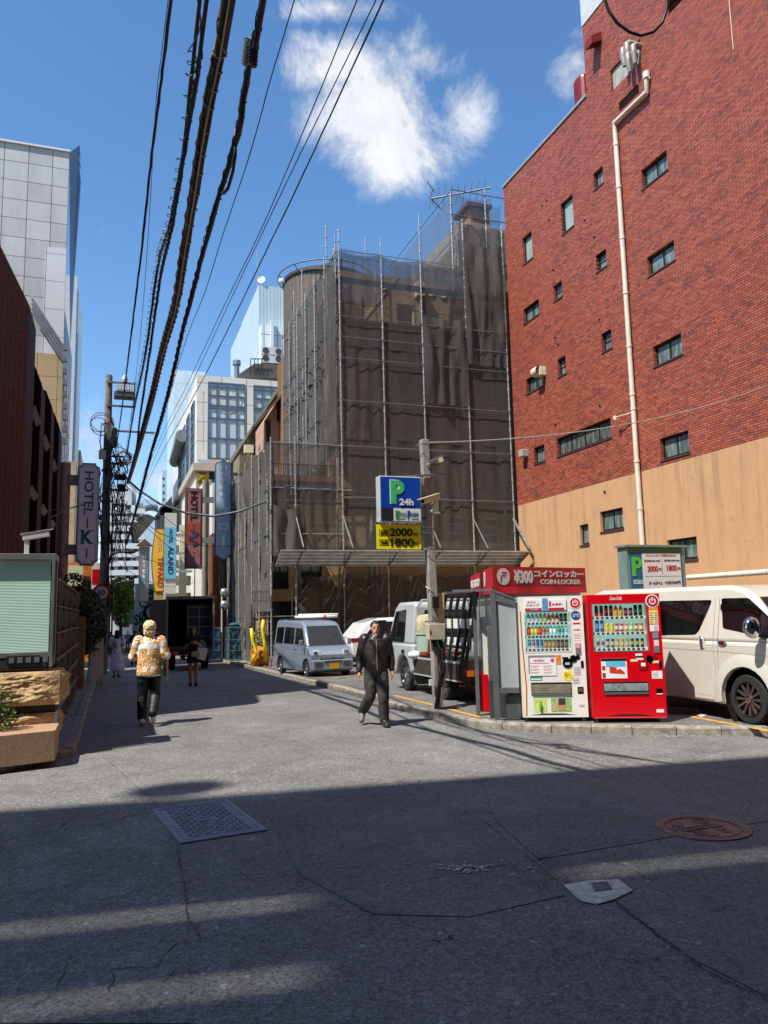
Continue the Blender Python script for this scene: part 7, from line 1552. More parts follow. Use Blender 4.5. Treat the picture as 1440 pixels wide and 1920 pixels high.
def fmark(mb,o,u,n_,s):
    for (x0,z0,x1,z1) in ((-.28,.3,.42,.46),(-.2,.02,.3,.16),(-.38,-.5,-.2,.12)): 
        P=[o+u*(s*(x+.15*z))+V((0,0,s*z))+n_*.006 for x,z in ((x0,z0),(x1,z0),(x1,z1),(x0,z1))]; mb.poly(P)
mb=MB(); fmark(mb,fp(.105,.5),fd,fn_,hz*.5); fmark(mb,sp_(.3,.5),-sd,sn,hz*.45); mb.build('emblem',RC,t)
# cabinet under the canopy
in_=c0+fd*.12+sd*.25
mb=MB(); P=[c0+fd*.1+sd*.15,c0+fd*(Lf-.1)+sd*.15,c0+fd*(Lf-.1)+sd*Ls*.95,c0+fd*.1+sd*Ls*.95]; mb.prism([V((p.x,p.y,.5)) for p in P],(0,0,zb_-.5)); mb.build('locker_cabinet',pm('locker grey','8d8f8f',.45,.2,.08),t)
mb=MB(); mb.prism([V((p.x,p.y,.1)) for p in P],(0,0,.4)); mb.build('base',pm('kiosk red base','a00c20',.45,0,.08),t)
for i in range(5):
    for j in range(4):
        a=c0+fd*(.2+i*(Lf-.4)/5)+sd*.145; b=a+fd*((Lf-.4)/5-.03); z=.55+j*.36; mb=MB(); mb.prism([V((a.x,a.y,z)),V((b.x,b.y,z)),V((b.x,b.y,z+.33)),V((a.x,a.y,z+.33))],fn_*.012); mb.build('locker_door',pm('locker door','a5a8a8',.4,.2,.08),t)
# ============================================================ GREY SHELTER WITH PAY MACHINE
fl=G(940,1348,.12); bl_=G(896,1338,.12); 
FR=V((5.44,10.66,0)); FRp=G(933,1350,.12); BLp=G(897,1340,.12); 
GM=pm('grey shelter metal','5f6264',.45,.3,.08); PNL=pm('light grey shelter panel','a0a6a8',.4,.2,.08)
fl=V((FRp.x,FRp.y,.11)); bl_=V((BLp.x,BLp.y,.11))
def atp(px,py,P): d=ray(px,py); return E0+d*(math.hypot(P.x,P.y)/math.hypot(d.x,d.y))
zt_=atp(915,1112,fl).z; xd=mdir; yd=V((-xd.y,xd.x,0)) # along front, into depth
t=thing('pay_shelter','grey metal shelter with sloping roof and side panel over the parking pay machine','shelter',(fl.x,fl.y,.11))
wd=.42; dp=.62
A=bl_.copy(); B=fl.copy(); Cc=B+xd*.30; 
mb=MB(); mb.bar((B.x,B.y,.11),(B.x,B.y,zt_),.085,.085,upv=xd); mb.build('front_post',GM,t)
mb=MB(); mb.bar((A.x,A.y,.11),(A.x,A.y,zt_+.05),.06,.06,upv=xd); mb.build('rear_post',GM,t)
pe=B+xd*.34; zr=atp(968,1130,pe).z; zl=OY(960,1290,pe.y).z
mb=MB(); mb.add([B+V((0,0,zl-.11)),V((pe.x,pe.y,zl)),V((pe.x,pe.y,zr-.05)),V((B.x,B.y,zt_-.12))],[(0,1,2,3)]); mb.prism([V((B.x+.03,B.y-.005,zl)),V((pe.x,pe.y-.005,zl)),V((pe.x,pe.y-.005,zr-.06)),V((B.x+.03,B.y-.005,zt_-.14))],yd*.03); mb.build('side_panel',PNL,t)
mb=MB(); mb.bar((B.x,B.y,zt_-.06),(pe.x,pe.y,zr),.06,.09); mb.bar((B.x,B.y,zl-.04),(pe.x,pe.y,zl-.04),.07,.07); mb.build('frame',GM,t)
RT=atp(855,1110,A); mb=MB(); R1=V((RT.x,RT.y,RT.z)); 
P=[R1,atp(868,1106,A+yd*.5),V((pe.x,pe.y,zr+.05))+yd*.62,V((pe.x,pe.y,zr+.05)),V((B.x,B.y,zt_+.03))]
R1=V((A.x-.36,A.y+.05,RT.z)); P=[R1,R1+yd*.75+V((.05,0,.02)),V((B.x,B.y,zt_+.05))+yd*.75,V((B.x,B.y,zt_+.03))-yd*.04]
mb.prism(P,(0,0,.035)); P=[V((B.x,B.y,zt_+.02))-yd*.04,V((B.x,B.y,zt_+.04))+yd*.75,V((pe.x,pe.y,zr+.06))+yd*.75,V((pe.x,pe.y,zr+.04))-yd*.04]; mb.prism(P,(0,0,.035)); mb.build('roof',GM,t)
mb=MB(); q=A.lerp(B,.3)+yd*.25; mb.prism([q+V((0,0,.3)),q+V((0,0,1.55)),q+xd*.18+V((0,0,1.55)),q+xd*.18+V((0,0,.3))],yd*.04); mb.build('inner_panel',pm('inner panel','c4c6c4',.5,0,.1),t)
mb=MB(); mb.prism([q-V((.12,0,-.06)),q-V((.12,0,-.65)),q+xd*.25+V((0,0,.62)),q+xd*.25+V((0,0,0.02))],yd*.05); mb.build('red_panel',RED,t)
t2=thing('pay_machine','dark parking pay machine with yellow labels standing inside the grey shelter','pay machine',(B.x,B.y,.11))
m0=B-xd*.1+yd*.3
mb=MB(); mb.prism([m0+V((0,0,.0)),m0+xd*.36,m0+xd*.36+yd*.3,m0+yd*.3],(0,0,.55)); mb.build('pedestal',pm('pedestal dark','3c3e40',.5,.2,.1),t2)
mb=MB(); mb.prism([m0+V((0,0,.55)),m0+xd*.3+V((0,0,.55)),m0+xd*.3+yd*.25+V((0,0,.55)),m0+yd*.25+V((0,0,.55))],(0,0,.85)); mb.build('cabinet',pm('machine grey','5a5c5c',.45,.2,.1),t2,bevel=.01)
for z,h,m_ in ((.72,.09,pm('label yellow','e0b820',.5,0,.1)),(.95,.1,WHT),(1.1,.12,pm('label yellow','e0b820',.5,0,.1)),(.6,.07,pm('label yellow','e0b820',.5,0,.1)),(1.28,.06,BLK)): mb=MB(); a=m0+V((0,0,z)); mb.prism([a,a+xd*.0+yd*.12,a+yd*.12+V((0,0,h)),a+V((0,0,h))],-xd*.006); mb.build('label',m_,t2)
mb=MB(); a=B+xd*.14+V((0,0,0)); mb.prism([a+yd*.05,a+yd*.05+xd*.22,a+yd*.35+xd*.22,a+yd*.35],(0,0,.36)); mb.build('base_box',pm('box dark grey','4a4d4e',.5,.2,.1),t,bevel=.01)
# ============================================================ SECOND PARKING SIGN (over the white van)
Yq=15.6; q=[OY(*p,Yq) for p in ((1180,1042),(1276,1028),(1278,1098),(1182,1100))]; X0,X1=q[0].x,q[1].x; Z1=(q[0].z+q[1].z)/2; Z0=(q[2].z+q[3].z)/2-.1; w_=X1-X0; h_=Z1-Z0
t=thing('parking_sign','wide white and blue parking price board in a grey case above the white van','sign',((X0+X1)/2,Yq,Z0))
mb=MB(); mb.box((X0-.08,Yq,Z0-.1),(X1+.1,Yq+.35,Z1+.12)); mb.box((X0-.14,Yq-.06,Z1+.12),(X1+.14,Yq+.4,Z1+.17)); mb.build('case',pm('teal grey case','7c9490',.45,.3,.15),t)
mb=MB(); mb.box((X0,Yq-.01,Z0),(X1,Yq,Z1)); f=mb.build('blue_face',pm('board blue','17608c',.4,0,.05),t); mb=MB(); mb.box((X0,Yq-.02,Z1-.02),(X1,Yq,Z1+.1)); mb.build('green_edge',pm('board green','2c6a4c',.4,0,.05),t)
mb=MB(); mb.box((X0+w_*.23,Yq-.014,Z0+.05),(X1-.04,Yq-.004,Z1-.03)); g_=mb.build('white_panel',PW,t,bevel=.003)
mb=MB(); bigP(mb,X0+w_*.12,Z0+h_*.62,h_*.5,Yq-.02); mb.build('letter_p',pm('letter bright green','4cbc3c',.4,0,0),f); mb=MB(); text(mb,'ECOLO',(X0+w_*.13,Yq-.014,Z0+h_*.22),(1,0,0),(0,0,1),h_*.11,w_*.17,.03); mb.build('lettering',PW,f)
mb=MB(); y=Yq-.016; 
text(mb,'2000',(X0+w_*.42,y,Z0+h_*.56),(1,0,0),(0,0,1),h_*.15,w_*.2,.03); text(mb,'1800',(X0+w_*.79,y,Z0+h_*.58),(1,0,0),(0,0,1),h_*.15,w_*.2,.03); text(mb,'円',(X0+w_*.56,y,Z0+h_*.54),(1,0,0),(0,0,1),h_*.08,w_*.05,.01); text(mb,'円',(X0+w_*.93,y,Z0+h_*.56),(1,0,0),(0,0,1),h_*.08,w_*.05,.01)
text(mb,'クレジットカードご利用になれます',(X0+w_*.6,y,Z0+h_*.91),(1,0,0),(0,0,1),h_*.055,w_*.58,.01); mb.build('red_lettering',pm('price red','b01c34',.4,0,0),g_)
mb=MB(); text(mb,'オールタイム',(X0+w_*.46,y,Z0+h_*.19),(1,0,0),(0,0,1),h_*.09,w_*.26,.02); text(mb,'15分/330円',(X0+w_*.79,y,Z0+h_*.2),(1,0,0),(0,0,1),h_*.09,w_*.3,.02); text(mb,'最大料金 8:00〜20:00',(X0+w_*.42,y,Z0+h_*.77),(1,0,0),(0,0,1),h_*.05,w_*.3,.01); text(mb,'最大料金 20:00〜8:00',(X0+w_*.8,y,Z0+h_*.78),(1,0,0),(0,0,1),h_*.05,w_*.3,.01)
mb.box((X0+w_*.26,y,Z0+h_*.36),(X1-.06,y+.002,Z0+h_*.368)); mb.box((X0+w_*.605,y,Z0+h_*.4),(X0+w_*.61,y+.002,Z0+h_*.82)); mb.build('lettering',pm('print navy','2c3440',.4,0,0),g_)
mb=MB()
for x in (X0+.15,X1-.15): mb=MB(); mb.bar((x,Yq+.2,gz(Yq)),(x,Yq+.2,Z0),.08,.08); mb.build('post',GREYP,t)
# ============================================================ VEHICLES
SILV=pm('silver car paint','8793a6',.25,.3,0,coat=.6); PEARL=pm('pearl white paint','c4c1b4',.25,.05,.03,coat=.6); CARW=pm('white car paint','d6d8d8',.2,.05,0,coat=.6); TRK=pm('truck grey paint','aeb3b5',.3,.1,.08,coat=.3)
def arc(cy,cz,r,a0,a1,n=9): return [(cy+r*math.cos(R(a0+(a1-a0)*k/n)),cz+r*math.sin(R(a0+(a1-a0)*k/n))) for k in range(n+1)]
def body(t,low,upp,w,k,zb,m,bev=.04,name='body',upm=None):
    mb=MB(); n=len(low)
    def pr(P,fx):
        n=len(P); A=[V((-fx(z),y,z)) for y,z in P]; B=[V((fx(z),y,z)) for y,z in P]
        ar=sum(P[i][0]*P[(i+1)%n][1]-P[(i+1)%n][0]*P[i][1] for i in range(n))
        a=list(range(n)); f=[tuple(a) if ar<0 else tuple(a[::-1]),tuple(n+i for i in a[::-1]) if ar<0 else tuple(n+i for i in a)]
        for i in range(n): j=(i+1)%n; f.append((j,i,n+i,n+j) if ar<0 else (i,j,n+j,n+i))
        mb.add(A+B,f)
    pr(low,lambda z:w/2); 
    o=mb.build(name,m,t,local=True,bevel=bev,seg=3,smooth=30)
    mb=MB(); pr(upp,lambda z:w/2-.012-k*(z-zb)); u=mb.build('roof' if name=='body' else name,upm or m,t,local=True,bevel=bev*1.4,seg=3,smooth=30); return o,u
def pane(t,poly,w,k,zb,side,m=GK,off=.004,name='window',th=.01):
    fx=lambda z: side*(w/2-.012-k*(z-zb)+off)
    mb=MB(); mb.prism([V((fx(z),y,z)) for y,z in poly],(-side*th,0,0)); return mb.build(name,m,t,local=True)
def frontpane(t,p0,p1,wb,wt,off=.006,m=GK,name='windscreen',inset=0):
    (y0,z0),(y1,z1)=p0,p1; d=V((0,y1-y0,z1-z0)); n=V((0,-(z1-z0),(y1-y0)));
    if n.y>0: n=-n
    if inset: n=-n
    n=n.normalized()*off
    mb=MB(); P=[V((-wb,y0,z0)),V((wb,y0,z0)),V((wt,y1,z1)),V((-wt,y1,z1))]; mb.prism([p+n for p in P],-n*2.5); return mb.build(name,m,t,local=True,bevel=.0)
def wheel(t,x,y,r,side,w=.19,rim='alloy',name='wheel',rr_=None):
    "axis along x, outer face towards side"
    mb=MB(); rr_=rr_ or r*.68; prof=[(rr_,0),(r*.93,.0),(r*.99,.025),(r,.05),(r,w-.05),(r*.99,w-.02),(r*.93,w),(rr_,w)]
    mb.lathe(prof,(x-side*0,y,r),32,ax=(-side,0,0)); 
    for k in range(32): 
        pass
    wo=mb.build(name,TYRE,t,local=True,smooth=35)
    mb=MB(); c=(x,y,r); ax=(-side,0,0)
    mb.lathe([(rr_,.005),(rr_*.96,.012),(rr_*.93,.06),(rr_*.2,.07),(0,.07)],c,32,ax=ax)
    mb.build('rim_barrel',pm('rim dark','2a2a2c',.35,.7,.1),wo,local=True,smooth=40)
    mb=MB(); n=12 if rim=='multi' else (8 if rim=='steel' else 6)
    for k in range(n):
        a=2*math.pi*k/n; e=V((0,math.cos(a),math.sin(a))); s_=V((0,-math.sin(a),math.cos(a))); sx=V((side,0,0))
        wd=(.018 if rim=='multi' else .035)
        C=V(c); P=[C+e*rr_*.18-s_*wd*.6-sx*.02,C+e*rr_*.93-s_*wd-sx*.012,C+e*rr_*.93+s_*wd-sx*.012,C+e*rr_*.18+s_*wd*.6-sx*.02]; mb.prism(P,-sx*.03)
    mb.lathe([(rr_*.22,.0),(rr_*.2,.03),(rr_*.22,.05)],c,16,ax=ax); mb.lathe([(rr_*.2,.012),(0,.008)],c,16,ax=ax); mb.lathe([(rr_*1.0,-.002),(rr_*1.02,.01),(rr_*.94,.02),(rr_*.92,.0)],c,32,ax=ax)
    mb.build('rim',pm('rim bright','a8a8a8',.25,.85,.1) if rim!='multi' else pm('rim mixed','8c8680',.25,.85,.2,6),wo,local=True); return wo
# ---- pearl white van on the right
XV=8.44; yw=OX(1405,1355,XV).y
t=thing('parked_van','pearl white high-roof van with dark windows and chrome mirror, parked at the right edge','van',(XV+.94,yw,.1))
w=1.88; zb=1.14; k=.17; rw=.345
Pv=lambda px,py: (lambda p:(p.y-yw,p.z-.1))(OX(px,py,XV+.02))
low=[(-1.08,.28),(-1.12,.5),(-1.1,.8),(-1.0,1.05),(-.8,zb)]+[(3.85,zb),(3.9,.9),(3.9,.3)]+[(3.1,.24)]+arc(2.6,rw,.44,-15,195)[::1]+[(.62,.24)]+arc(0,rw,.45,-15,195)+[(-.62,.24)]
upp=[(-.82,zb-.02),(-.12,1.80),(.05,1.9),(.35,1.96),(3.5,1.99),(3.8,1.93),(3.87,zb-.02)]
bo,ro=body(t,low,upp,w,k,zb,PEARL,.05)
# bulged arch lips
for cy in (0,2.6):
    mb=MB(); rings=[]
    for q in range(15):
        a=R(-8+196*q/14); e=V((0,math.cos(a),math.sin(a))); c=V((-w/2,cy,rw)); rings.append([c+e*.455+V((.03,0,0)),c+e*.455+V((-.035,0,0)),c+e*.53+V((-.03,0,0)),c+e*.64+V((.002,0,0))])
    mb.loft(rings); mb.build('wheel_arch',PEARL,t,local=True,smooth=50)
for cy in (0,2.6): mb=MB(); mb.lathe([(.44,0.02),(.44,.3),(0,.3)],(-w/2,cy,rw),24,ax=(1,0,0)); mb.build('arch_liner',BLK,t,local=True)
def rnd_poly(P,r=.05,n=4):
    out=[]; m=len(P)
    for i in range(m):
        a,b,c=V(P[i-1]),V(P[i]),V(P[(i+1)%m]); u=(a-b); v=(c-b); rr_=min(r,u.length*.4,v.length*.4); p0=b+u.normalized()*rr_; p1=b+v.normalized()*rr_
        for q in range(n+1): s=q/n; out.append(tuple(p0*(1-s)**2+b*2*s*(1-s)+p1*s*s))
    return out
rg=[Pv(1225,1127),Pv(1326,1125),Pv(1322,1142),Pv(1309,1183),Pv(1303,1190),Pv(1225,1191)]; rg=[(min(y,3.5),z) for y,z in rg]
pane(t,rnd_poly(rg,.05),w,k,zb,-1); pane(t,rnd_poly([(y,z) for y,z in [Pv(1343,1122),Pv(1393,1121),(-.42,1.50),(-.72,1.24),(-.74,1.16),Pv(1353,1178)]],.04),w,k,zb,-1)
pane(t,rnd_poly([(1.62,1.2),(1.62,1.62),(2.6,1.63),(2.6,1.2)],.05),w,k,zb,-1); pane(t,rnd_poly([(2.7,1.2),(2.7,1.63),(3.6,1.6),(3.65,1.2)],.05),w,k,zb,-1)
frontpane(t,(-.78,zb+.05),(-.16,1.77),.84,.72)
mb=MB(); a=Pv(1344,1120); mb.prism([V((-w/2+.012+k*(z-zb)-.025,y,z)) for y,z in ((a[0],1.68),(a[0],1.60),(.0,1.6),(-.3,1.52),(-.27,1.6),(-.05,1.68))],(.02,0,0)); mb.build('window_visor',BLKG,t,local=True)
# seams, belt line, handles
def seam(pts,wd=.006,m=None,side=-1,o=.001,name='door_seam'):
    mb=MB()
    fx=lambda z: side*((w/2) if z<=zb else (w/2-.012-k*(z-zb)))+side*o
    for a,b in zip(pts[:-1],pts[1:]): mb.bar((fx(a[1]),a[0],a[1]),(fx(b[1]),b[0],b[1]),.003,wd,upv=(0,1,0) if abs(a[0]-b[0])<abs(a[1]-b[1]) else (0,0,1)) if False else mb.add([V((fx(a[1]),a[0]-(wd/2 if abs(a[0]-b[0])<abs(a[1]-b[1]) else 0),a[1]-(0 if abs(a[0]-b[0])<abs(a[1]-b[1]) else wd/2))),V((fx(a[1]),a[0]+(wd/2 if abs(a[0]-b[0])<abs(a[1]-b[1]) else 0),a[1]+(0 if abs(a[0]-b[0])<abs(a[1]-b[1]) else wd/2))),V((fx(b[1]),b[0]+(wd/2 if abs(a[0]-b[0])<abs(a[1]-b[1]) else 0),b[1]+(0 if abs(a[0]-b[0])<abs(a[1]-b[1]) else wd/2))),V((fx(b[1]),b[0]-(wd/2 if abs(a[0]-b[0])<abs(a[1]-b[1]) else 0),b[1]-(0 if abs(a[0]-b[0])<abs(a[1]-b[1]) else wd/2)))],[(0,1,2,3)])
    return mb.build(name,m or BLK,t,local=True)
q0=Pv(1338,1125)[0]; seam([(q0-.02,1.78),(q0-.03,1.1),(q0-.0,.6),(q0-.08,.3)]); q1=Pv(1332,1125)[0]; seam([(q1,1.78),(q1,1.1),(q1-.03,.6),(q1-.1,.3)],.004)
seam([(-.78,zb-.2),(-.5,.95),(-.42,.8)],.004); seam([(3.6,1.02),(1.6,1.0),(.4,.99),(-.9,.95)],.012,pm('body line shade','9b978c',.4,0,0),name='belt_line'); seam([(3.5,.36),(.7,.34),(.62,.3)],.008,pm('body line shade','9b978c',.4,0,0),name='sill_line')
mb=MB(); a=Pv(1357,1205); mb.sph((-w/2-.015,a[0],a[1]),(.02,.09,.035)); b=Pv(1318,1203); mb.box((-w/2-.02,b[0]-.025,b[1]-.09),(-w/2+.0,b[0]+.025,b[1]+.08)); mb.build('door_handle',CHR,t,local=True,smooth=True)
mb=MB(); mb.box((-w/2-.006,b[0]-.06,b[1]-.1),(-w/2+.0,b[0]+.06,b[1]+.09)); mb.build('handle_recess',PEARL,t,local=True,bevel=.02)
a=Pv(1428,1173); mb=MB(); mb.sph((-w/2-.2,a[0]-.05,a[1]-.02),(.14,.09,.15)); m_=mb.build('mirror',CHR,t,local=True,smooth=True); mb=MB(); mb.tube([(-w/2-.1,a[0]-.03,a[1]-.12),(-w/2+.03,a[0]-.05,a[1]-.18)],.025,6); mb.build('mirror_arm',BLKG,m_,local=True)
mb=MB(); mb.box((-.86,-1.16,.3),(.86,-1.0,.55)); mb.build('bumper',PEARL,t,local=True,bevel=.04)
for s in (-1,1): mb=MB(); mb.box((s*.62-.22,-1.13,.72),(s*.62+.22,-1.0,.98)); mb.build('headlight',GB,t,local=True,bevel=.04)
for cy in (0,2.6):
    for s in (-1,1): wheel(t,s*(w/2-.01),cy,rw,s,.2,'multi',rr_=.245)
mb=MB(); mb.box((-.85,-.9,.2),(.85,3.7,.4)); mb.build('underbody',BLK,t,local=True)
# wheel stops and a striped board behind
def wheelstop(px,py,rz,label):
    p=G(px,py,.11); t=thing('wheel_stop',label,'wheel stop',(p.x,p.y,gz(p.y)+.105),rz,group='wheel stops in the car park'); mb=MB()
    mb.prism([(-.3,-.07,0),(-.3,.07,0),(-.3,.045,.1),(-.3,-.045,.1)],(.6,0,0)); mb.build('block',pm('stop rubber','2e2e2f',.7,0,.2),t,local=True,bevel=.008)
    mb=MB(); mb.box((.3,-.05,0),(.303,.05,.08)); mb.build('reflector',GREYP,t,local=True); return t
wheelstop(1270,1338,R(-30),'dark rubber wheel stop on the ground between the red vending machine and the white van'); wheelstop(552,1256,R(8),'dark rubber wheel stop under the silver kei van')
p=G(1322,1338,.11); t=thing('paint_marking','worn white painted lettering patch on the car park ground beside the white van','marking',(p.x,p.y,.108)); mb=MB(); q=[G(*a,.11) for a in ((1296,1336),(1312,1332),(1330,1338),(1316,1345))]; mb.prism([V((a.x,a.y,.108)) for a in q],(0,0,.003)); mb.build('paint',PAINTW,t)
# ---- silver kei van
def keivan():
    t=thing('parked_van','silver blue boxy kei van with rolled cargo on its roof rack, parked facing the street','van',(5.78,23.25,gz(23.2)+.1),R(8)); w=1.47; zb=.98; k=.12; rw=.27; f=-1.25
    low=[(f-.42,.24),(f-.46,.45),(f-.44,.72),(f-.34,.86),(f-.1,zb)]+[(1.85,zb),(1.9,.7),(1.88,.26)]+[(1.55,.2)]+arc(1.2,rw,.34,-15,195)+[(.8,.2)]+[(f+.4,.2)]+arc(f,rw,.34,-15,195)
    upp=[(f-.12,zb-.02),(f+.42,1.68),(f+.7,1.80),(1.6,1.86),(1.82,1.78),(1.88,zb-.02)]
    body(t,low,upp,w,k,zb,SILV,.05)
    frontpane(t,(f-.08,zb+.04),(f+.38,1.63),w/2-.1,w/2-.19,m=pm('tinted windscreen','18242a',.12,0,0,spec=.35))
    for s in (-1,1):
        pane(t,rnd_poly([(f+.14,1.04),(f+.47,1.55),(f+1.05,1.58),(f+1.05,1.04)],.04),w,k,zb,s); pane(t,rnd_poly([(f+1.15,1.04),(f+1.15,1.58),(f+2.1,1.6),(f+2.1,1.04)],.04),w,k,zb,s); pane(t,rnd_poly([(f+2.2,1.04),(f+2.2,1.6),(f+2.9,1.58),(f+2.95,1.04)],.04),w,k,zb,s)
        mb=MB(); mb.add([(s*(w/2+.002),f+1.09,.28),(s*(w/2+.002),f+1.1,.28),(s*(w/2+.002),f+1.1,.98),(s*(w/2+.002),f+1.09,.98)],[(0,1,2,3)]); mb.add([(s*(w/2+.002),f+2.14,.28),(s*(w/2+.002),f+2.15,.28),(s*(w/2+.002),f+2.15,.98),(s*(w/2+.002),f+2.14,.98)],[(0,1,2,3)]); mb.build('door_seam',BLK,t,local=True)
        mb=MB(); mb.box((s*(w/2+.015)-.015,f+.85,.88),(s*(w/2+.015)+.01,f+1.0,.91)); mb.build('door_handle',SILV,t,local=True,bevel=.005)
        mb=MB(); mb.prism([(s*.72,f-.36,.66),(s*.38,f-.462,.68),(s*.42,f-.44,.87),(s*.70,f-.30,.88)],(0,.12,0)); h=mb.build('headlight',pm('headlight glass','c4ccd0',.1,.3,.1,10),t,local=True,bevel=.02)
        mb=MB(); mb.lathe([(.07,0),(.06,.01),(0,.012)],(s*.56,f-.44,.77),16,ax=(0,-1,0)); mb.build('reflector',CHR,h,local=True)
        mb=MB(); mb.box((s*.86-.07,f+.05,1.0),(s*.86+.07,f+.12,1.2)); mb.build('mirror',SILV,t,local=True,bevel=.025)
        for cy in (f,1.2): wheel(t,s*(w/2-.01),cy,rw,s,.15,'steel')
    mb=MB(); mb.box((-w/2+.02,f-.52,.24),(w/2-.02,f-.4,.56)); mb.build('bumper',SILV,t,local=True,bevel=.04,seg=3)
    mb=MB(); mb.box((-.3,f-.535,.46),(.3,f-.5,.54)); mb.box((-.62,f-.53,.34),(-.36,f-.5,.5)); mb.box((.36,f-.53,.34),(.62,f-.5,.5)); mb.build('grille',pm('grille grey','4c5054',.4,.3,.1),t,local=True)
    mb=MB(); mb.box((-.42,f-.475,.575),(.42,f-.455,.60)); mb.build('upper_grille',BLK,t,local=True)
    mb=MB(); mb.box((-.13,f-.55,.28),(.2,f-.535,.45)); mb.build('number_plate',pm('plate yellow','c49a1c',.5,0,.05),t,local=True)
    mb=MB(); mb.lathe([(.04,0),(.03,.01),(0,.01)],(0,f-.462,.68),14,ax=(0,-1,0)); mb.build('emblem',CHR,t,local=True)
    mb=MB(); mb.bar((-.15,f-.02,1.06),(.4,f+.12,1.3),.015); mb.bar((-.5,f-.04,1.03),(.0,f-.0,1.1),.015); mb.build('wiper',BLK,t,local=True)
    mb=MB(); mb.sph((-.35,f+.15,1.04),(.18,.1,.06)); mb.build('dashboard_item',WHT,t,local=True)
    mb=MB()
    for y in (f+.8,.6,1.4): mb.bar((-.66,y,1.86),(.66,y,1.86),.03,.03)
    for s in (-1,1): mb.bar((s*.62,f+.7,1.88),(s*.62,1.6,1.88),.025,.025)
    mb.build('roof_rack',BLK,t,local=True)
    mb=MB(); mb.box((-w/2+.08,f-.3,.16),(w/2-.08,1.8,.3)); mb.build('underbody',BLK,t,local=True)
    return t
kv=keivan(); kv.location=(5.72,22.9,gz(22.9)+.1); kv.scale=(.88,.88,.88); Mk=Matrix.Translation(V(kv.location))@Matrix.Rotation(R(8),4,'Z')@Matrix.Scale(.88,4)
t=thing('rolled_cargo','white rolled tube bundle tied across the roof rack of the silver kei van','cargo',Mk@V((.1,-.4,1.9))); mb=MB(); a=Mk@V((-.5,.3,1.93)); b=Mk@V((.62,-.75,1.93)); mb.tube([a,b],.045,10); mb.tube([a+V((.1,-.02,.06)),b+V((.02,-.0,.06))],.035,10); mb.build('tube',WHT,t,smooth=True); mb=MB(); c=a.lerp(b,.7); mb.tube([c,c+(b-a).normalized()*.06],.06,10); mb.build('strap',RED,t)
# ---- white SUV
t=thing('parked_suv','white SUV with black side window, parked behind the walking man','car',(10.1,26.6,gz(26.6)+.1),R(90)); w=1.84; zb=.98; k=.3; rw=.36; f=-1.35
low=[(f-.9,.35),(f-.92,.62),(f-.8,.86),(f-.1,zb)]+[(2.15,zb),(2.3,.8),(2.28,.4),(1.95,.26)]+arc(1.35,rw,.46,-15,195)+[(.7,.24)]+arc(f,rw,.46,-15,195)
upp=[(f+.3,zb-.02),(f+1.1,1.58),(f+1.6,1.68),(1.2,1.66),(1.75,1.5),(2.2,zb-.02)]
body(t,low,upp,w,k,zb,CARW,.06)
for s in (-1,1):
    pane(t,rnd_poly([(f+.7,1.03),(f+1.2,1.5),(1.35,1.55),(1.75,1.1),(1.7,1.03)],.05),w,k,zb,s); mb=MB(); mb.box((s*(w/2+.012)-.012,.75,.84),(s*(w/2+.012)+.012,.95,.87)); mb.build('door_handle',CARW,t,local=True)
    mb=MB(); mb.box((s*(w/2-.02)-.03,2.0,.86),(s*(w/2-.02)+.03,2.3,1.0)); mb.build('tail_light',pm('tail red','8a1420',.2,0,0),t,local=True,bevel=.02)
    for cy in (f,1.35): wheel(t,s*(w/2-.01),cy,rw,s,.2,'alloy')
    mb=MB(); rings=[]
    for q in range(13):
        a=R(-5+190*q/12); e=V((0,math.cos(a),math.sin(a))); c=V((s*w/2,1.35,rw)); rings.append([c+e*.45+V((-s*.02,0,0)),c+e*.45+V((s*.02,0,0)),c+e*.53+V((s*.018,0,0)),c+e*.54])
    mb.loft(rings); mb.build('wheel_arch',BLK,t,local=True)
mb=MB(); mb.box((-w/2+.1,f-.5,.2),(w/2-.1,2.1,.45)); mb.build('underbody',BLK,t,local=True)
# ---- flatbed truck carrying a glass rack
XT=OX(800,1290,5.3).x*1.1125; t=thing('flatbed_truck','grey flatbed truck with a black glazing rack, buckets and red trestle on its bed','truck',(5.9+.86,15.7,.1),R(180)); w=1.72; zb=1.0; k=.1; rw=.33
low=[(-1.0,.35),(-1.03,.7),(-.98,zb),(.62,zb),(.62,.45)]+[(.5,.4)]+arc(0,rw,.42,10,170)+[(-.5,.32)]
upp=[(-1.0,zb-.02),(-.62,1.75),(-.4,1.88),(.5,1.88),(.6,1.82),(.6,zb-.02)]
body(t,low,upp,w,k,zb,TRK,.05,name='cab')
for s in (-1,1):
    pane(t,rnd_poly([(-.84,1.03),(-.52,1.68),(.12,1.72),(.12,1.03)],.05),w,k,zb,s); mb=MB(); mb.box((s*(w/2+.012)-.012,.0,.8),(s*(w/2+.012)+.01,.14,.87)); mb.build('door_handle',BLK,t,local=True)
    wheel(t,s*(w/2-.06),0,rw,s,.18,'steel'); wheel(t,s*(w/2-.06),2.0,rw*.9,s,.2,'steel')
    mb=MB(); mb.box((s*1.05-.09,-.75,1.15),(s*1.05+.09,-.68,1.5)); mb.bar((s*.85,-.72,1.4),(s*1.05,-.72,1.4),.02); mb.build('mirror',BLK,t,local=True,bevel=.02)
    mb=MB(); mb.box((s*(w/2-.3)-.14,.42,.16),(s*(w/2-.3)+.2,.44,.42)); mb.build('mud_flap',GREYP,t,local=True)
frontpane(t,(-.985,1.05),(-.64,1.7),w/2-.08,w/2-.14)
frontpane(t,(.612,1.1),(.612,1.7),w/2-.25,w/2-.3,inset=1,name='rear_window')
BEDM=pm('bed dark board','38332d',.7,.1,.3,6)
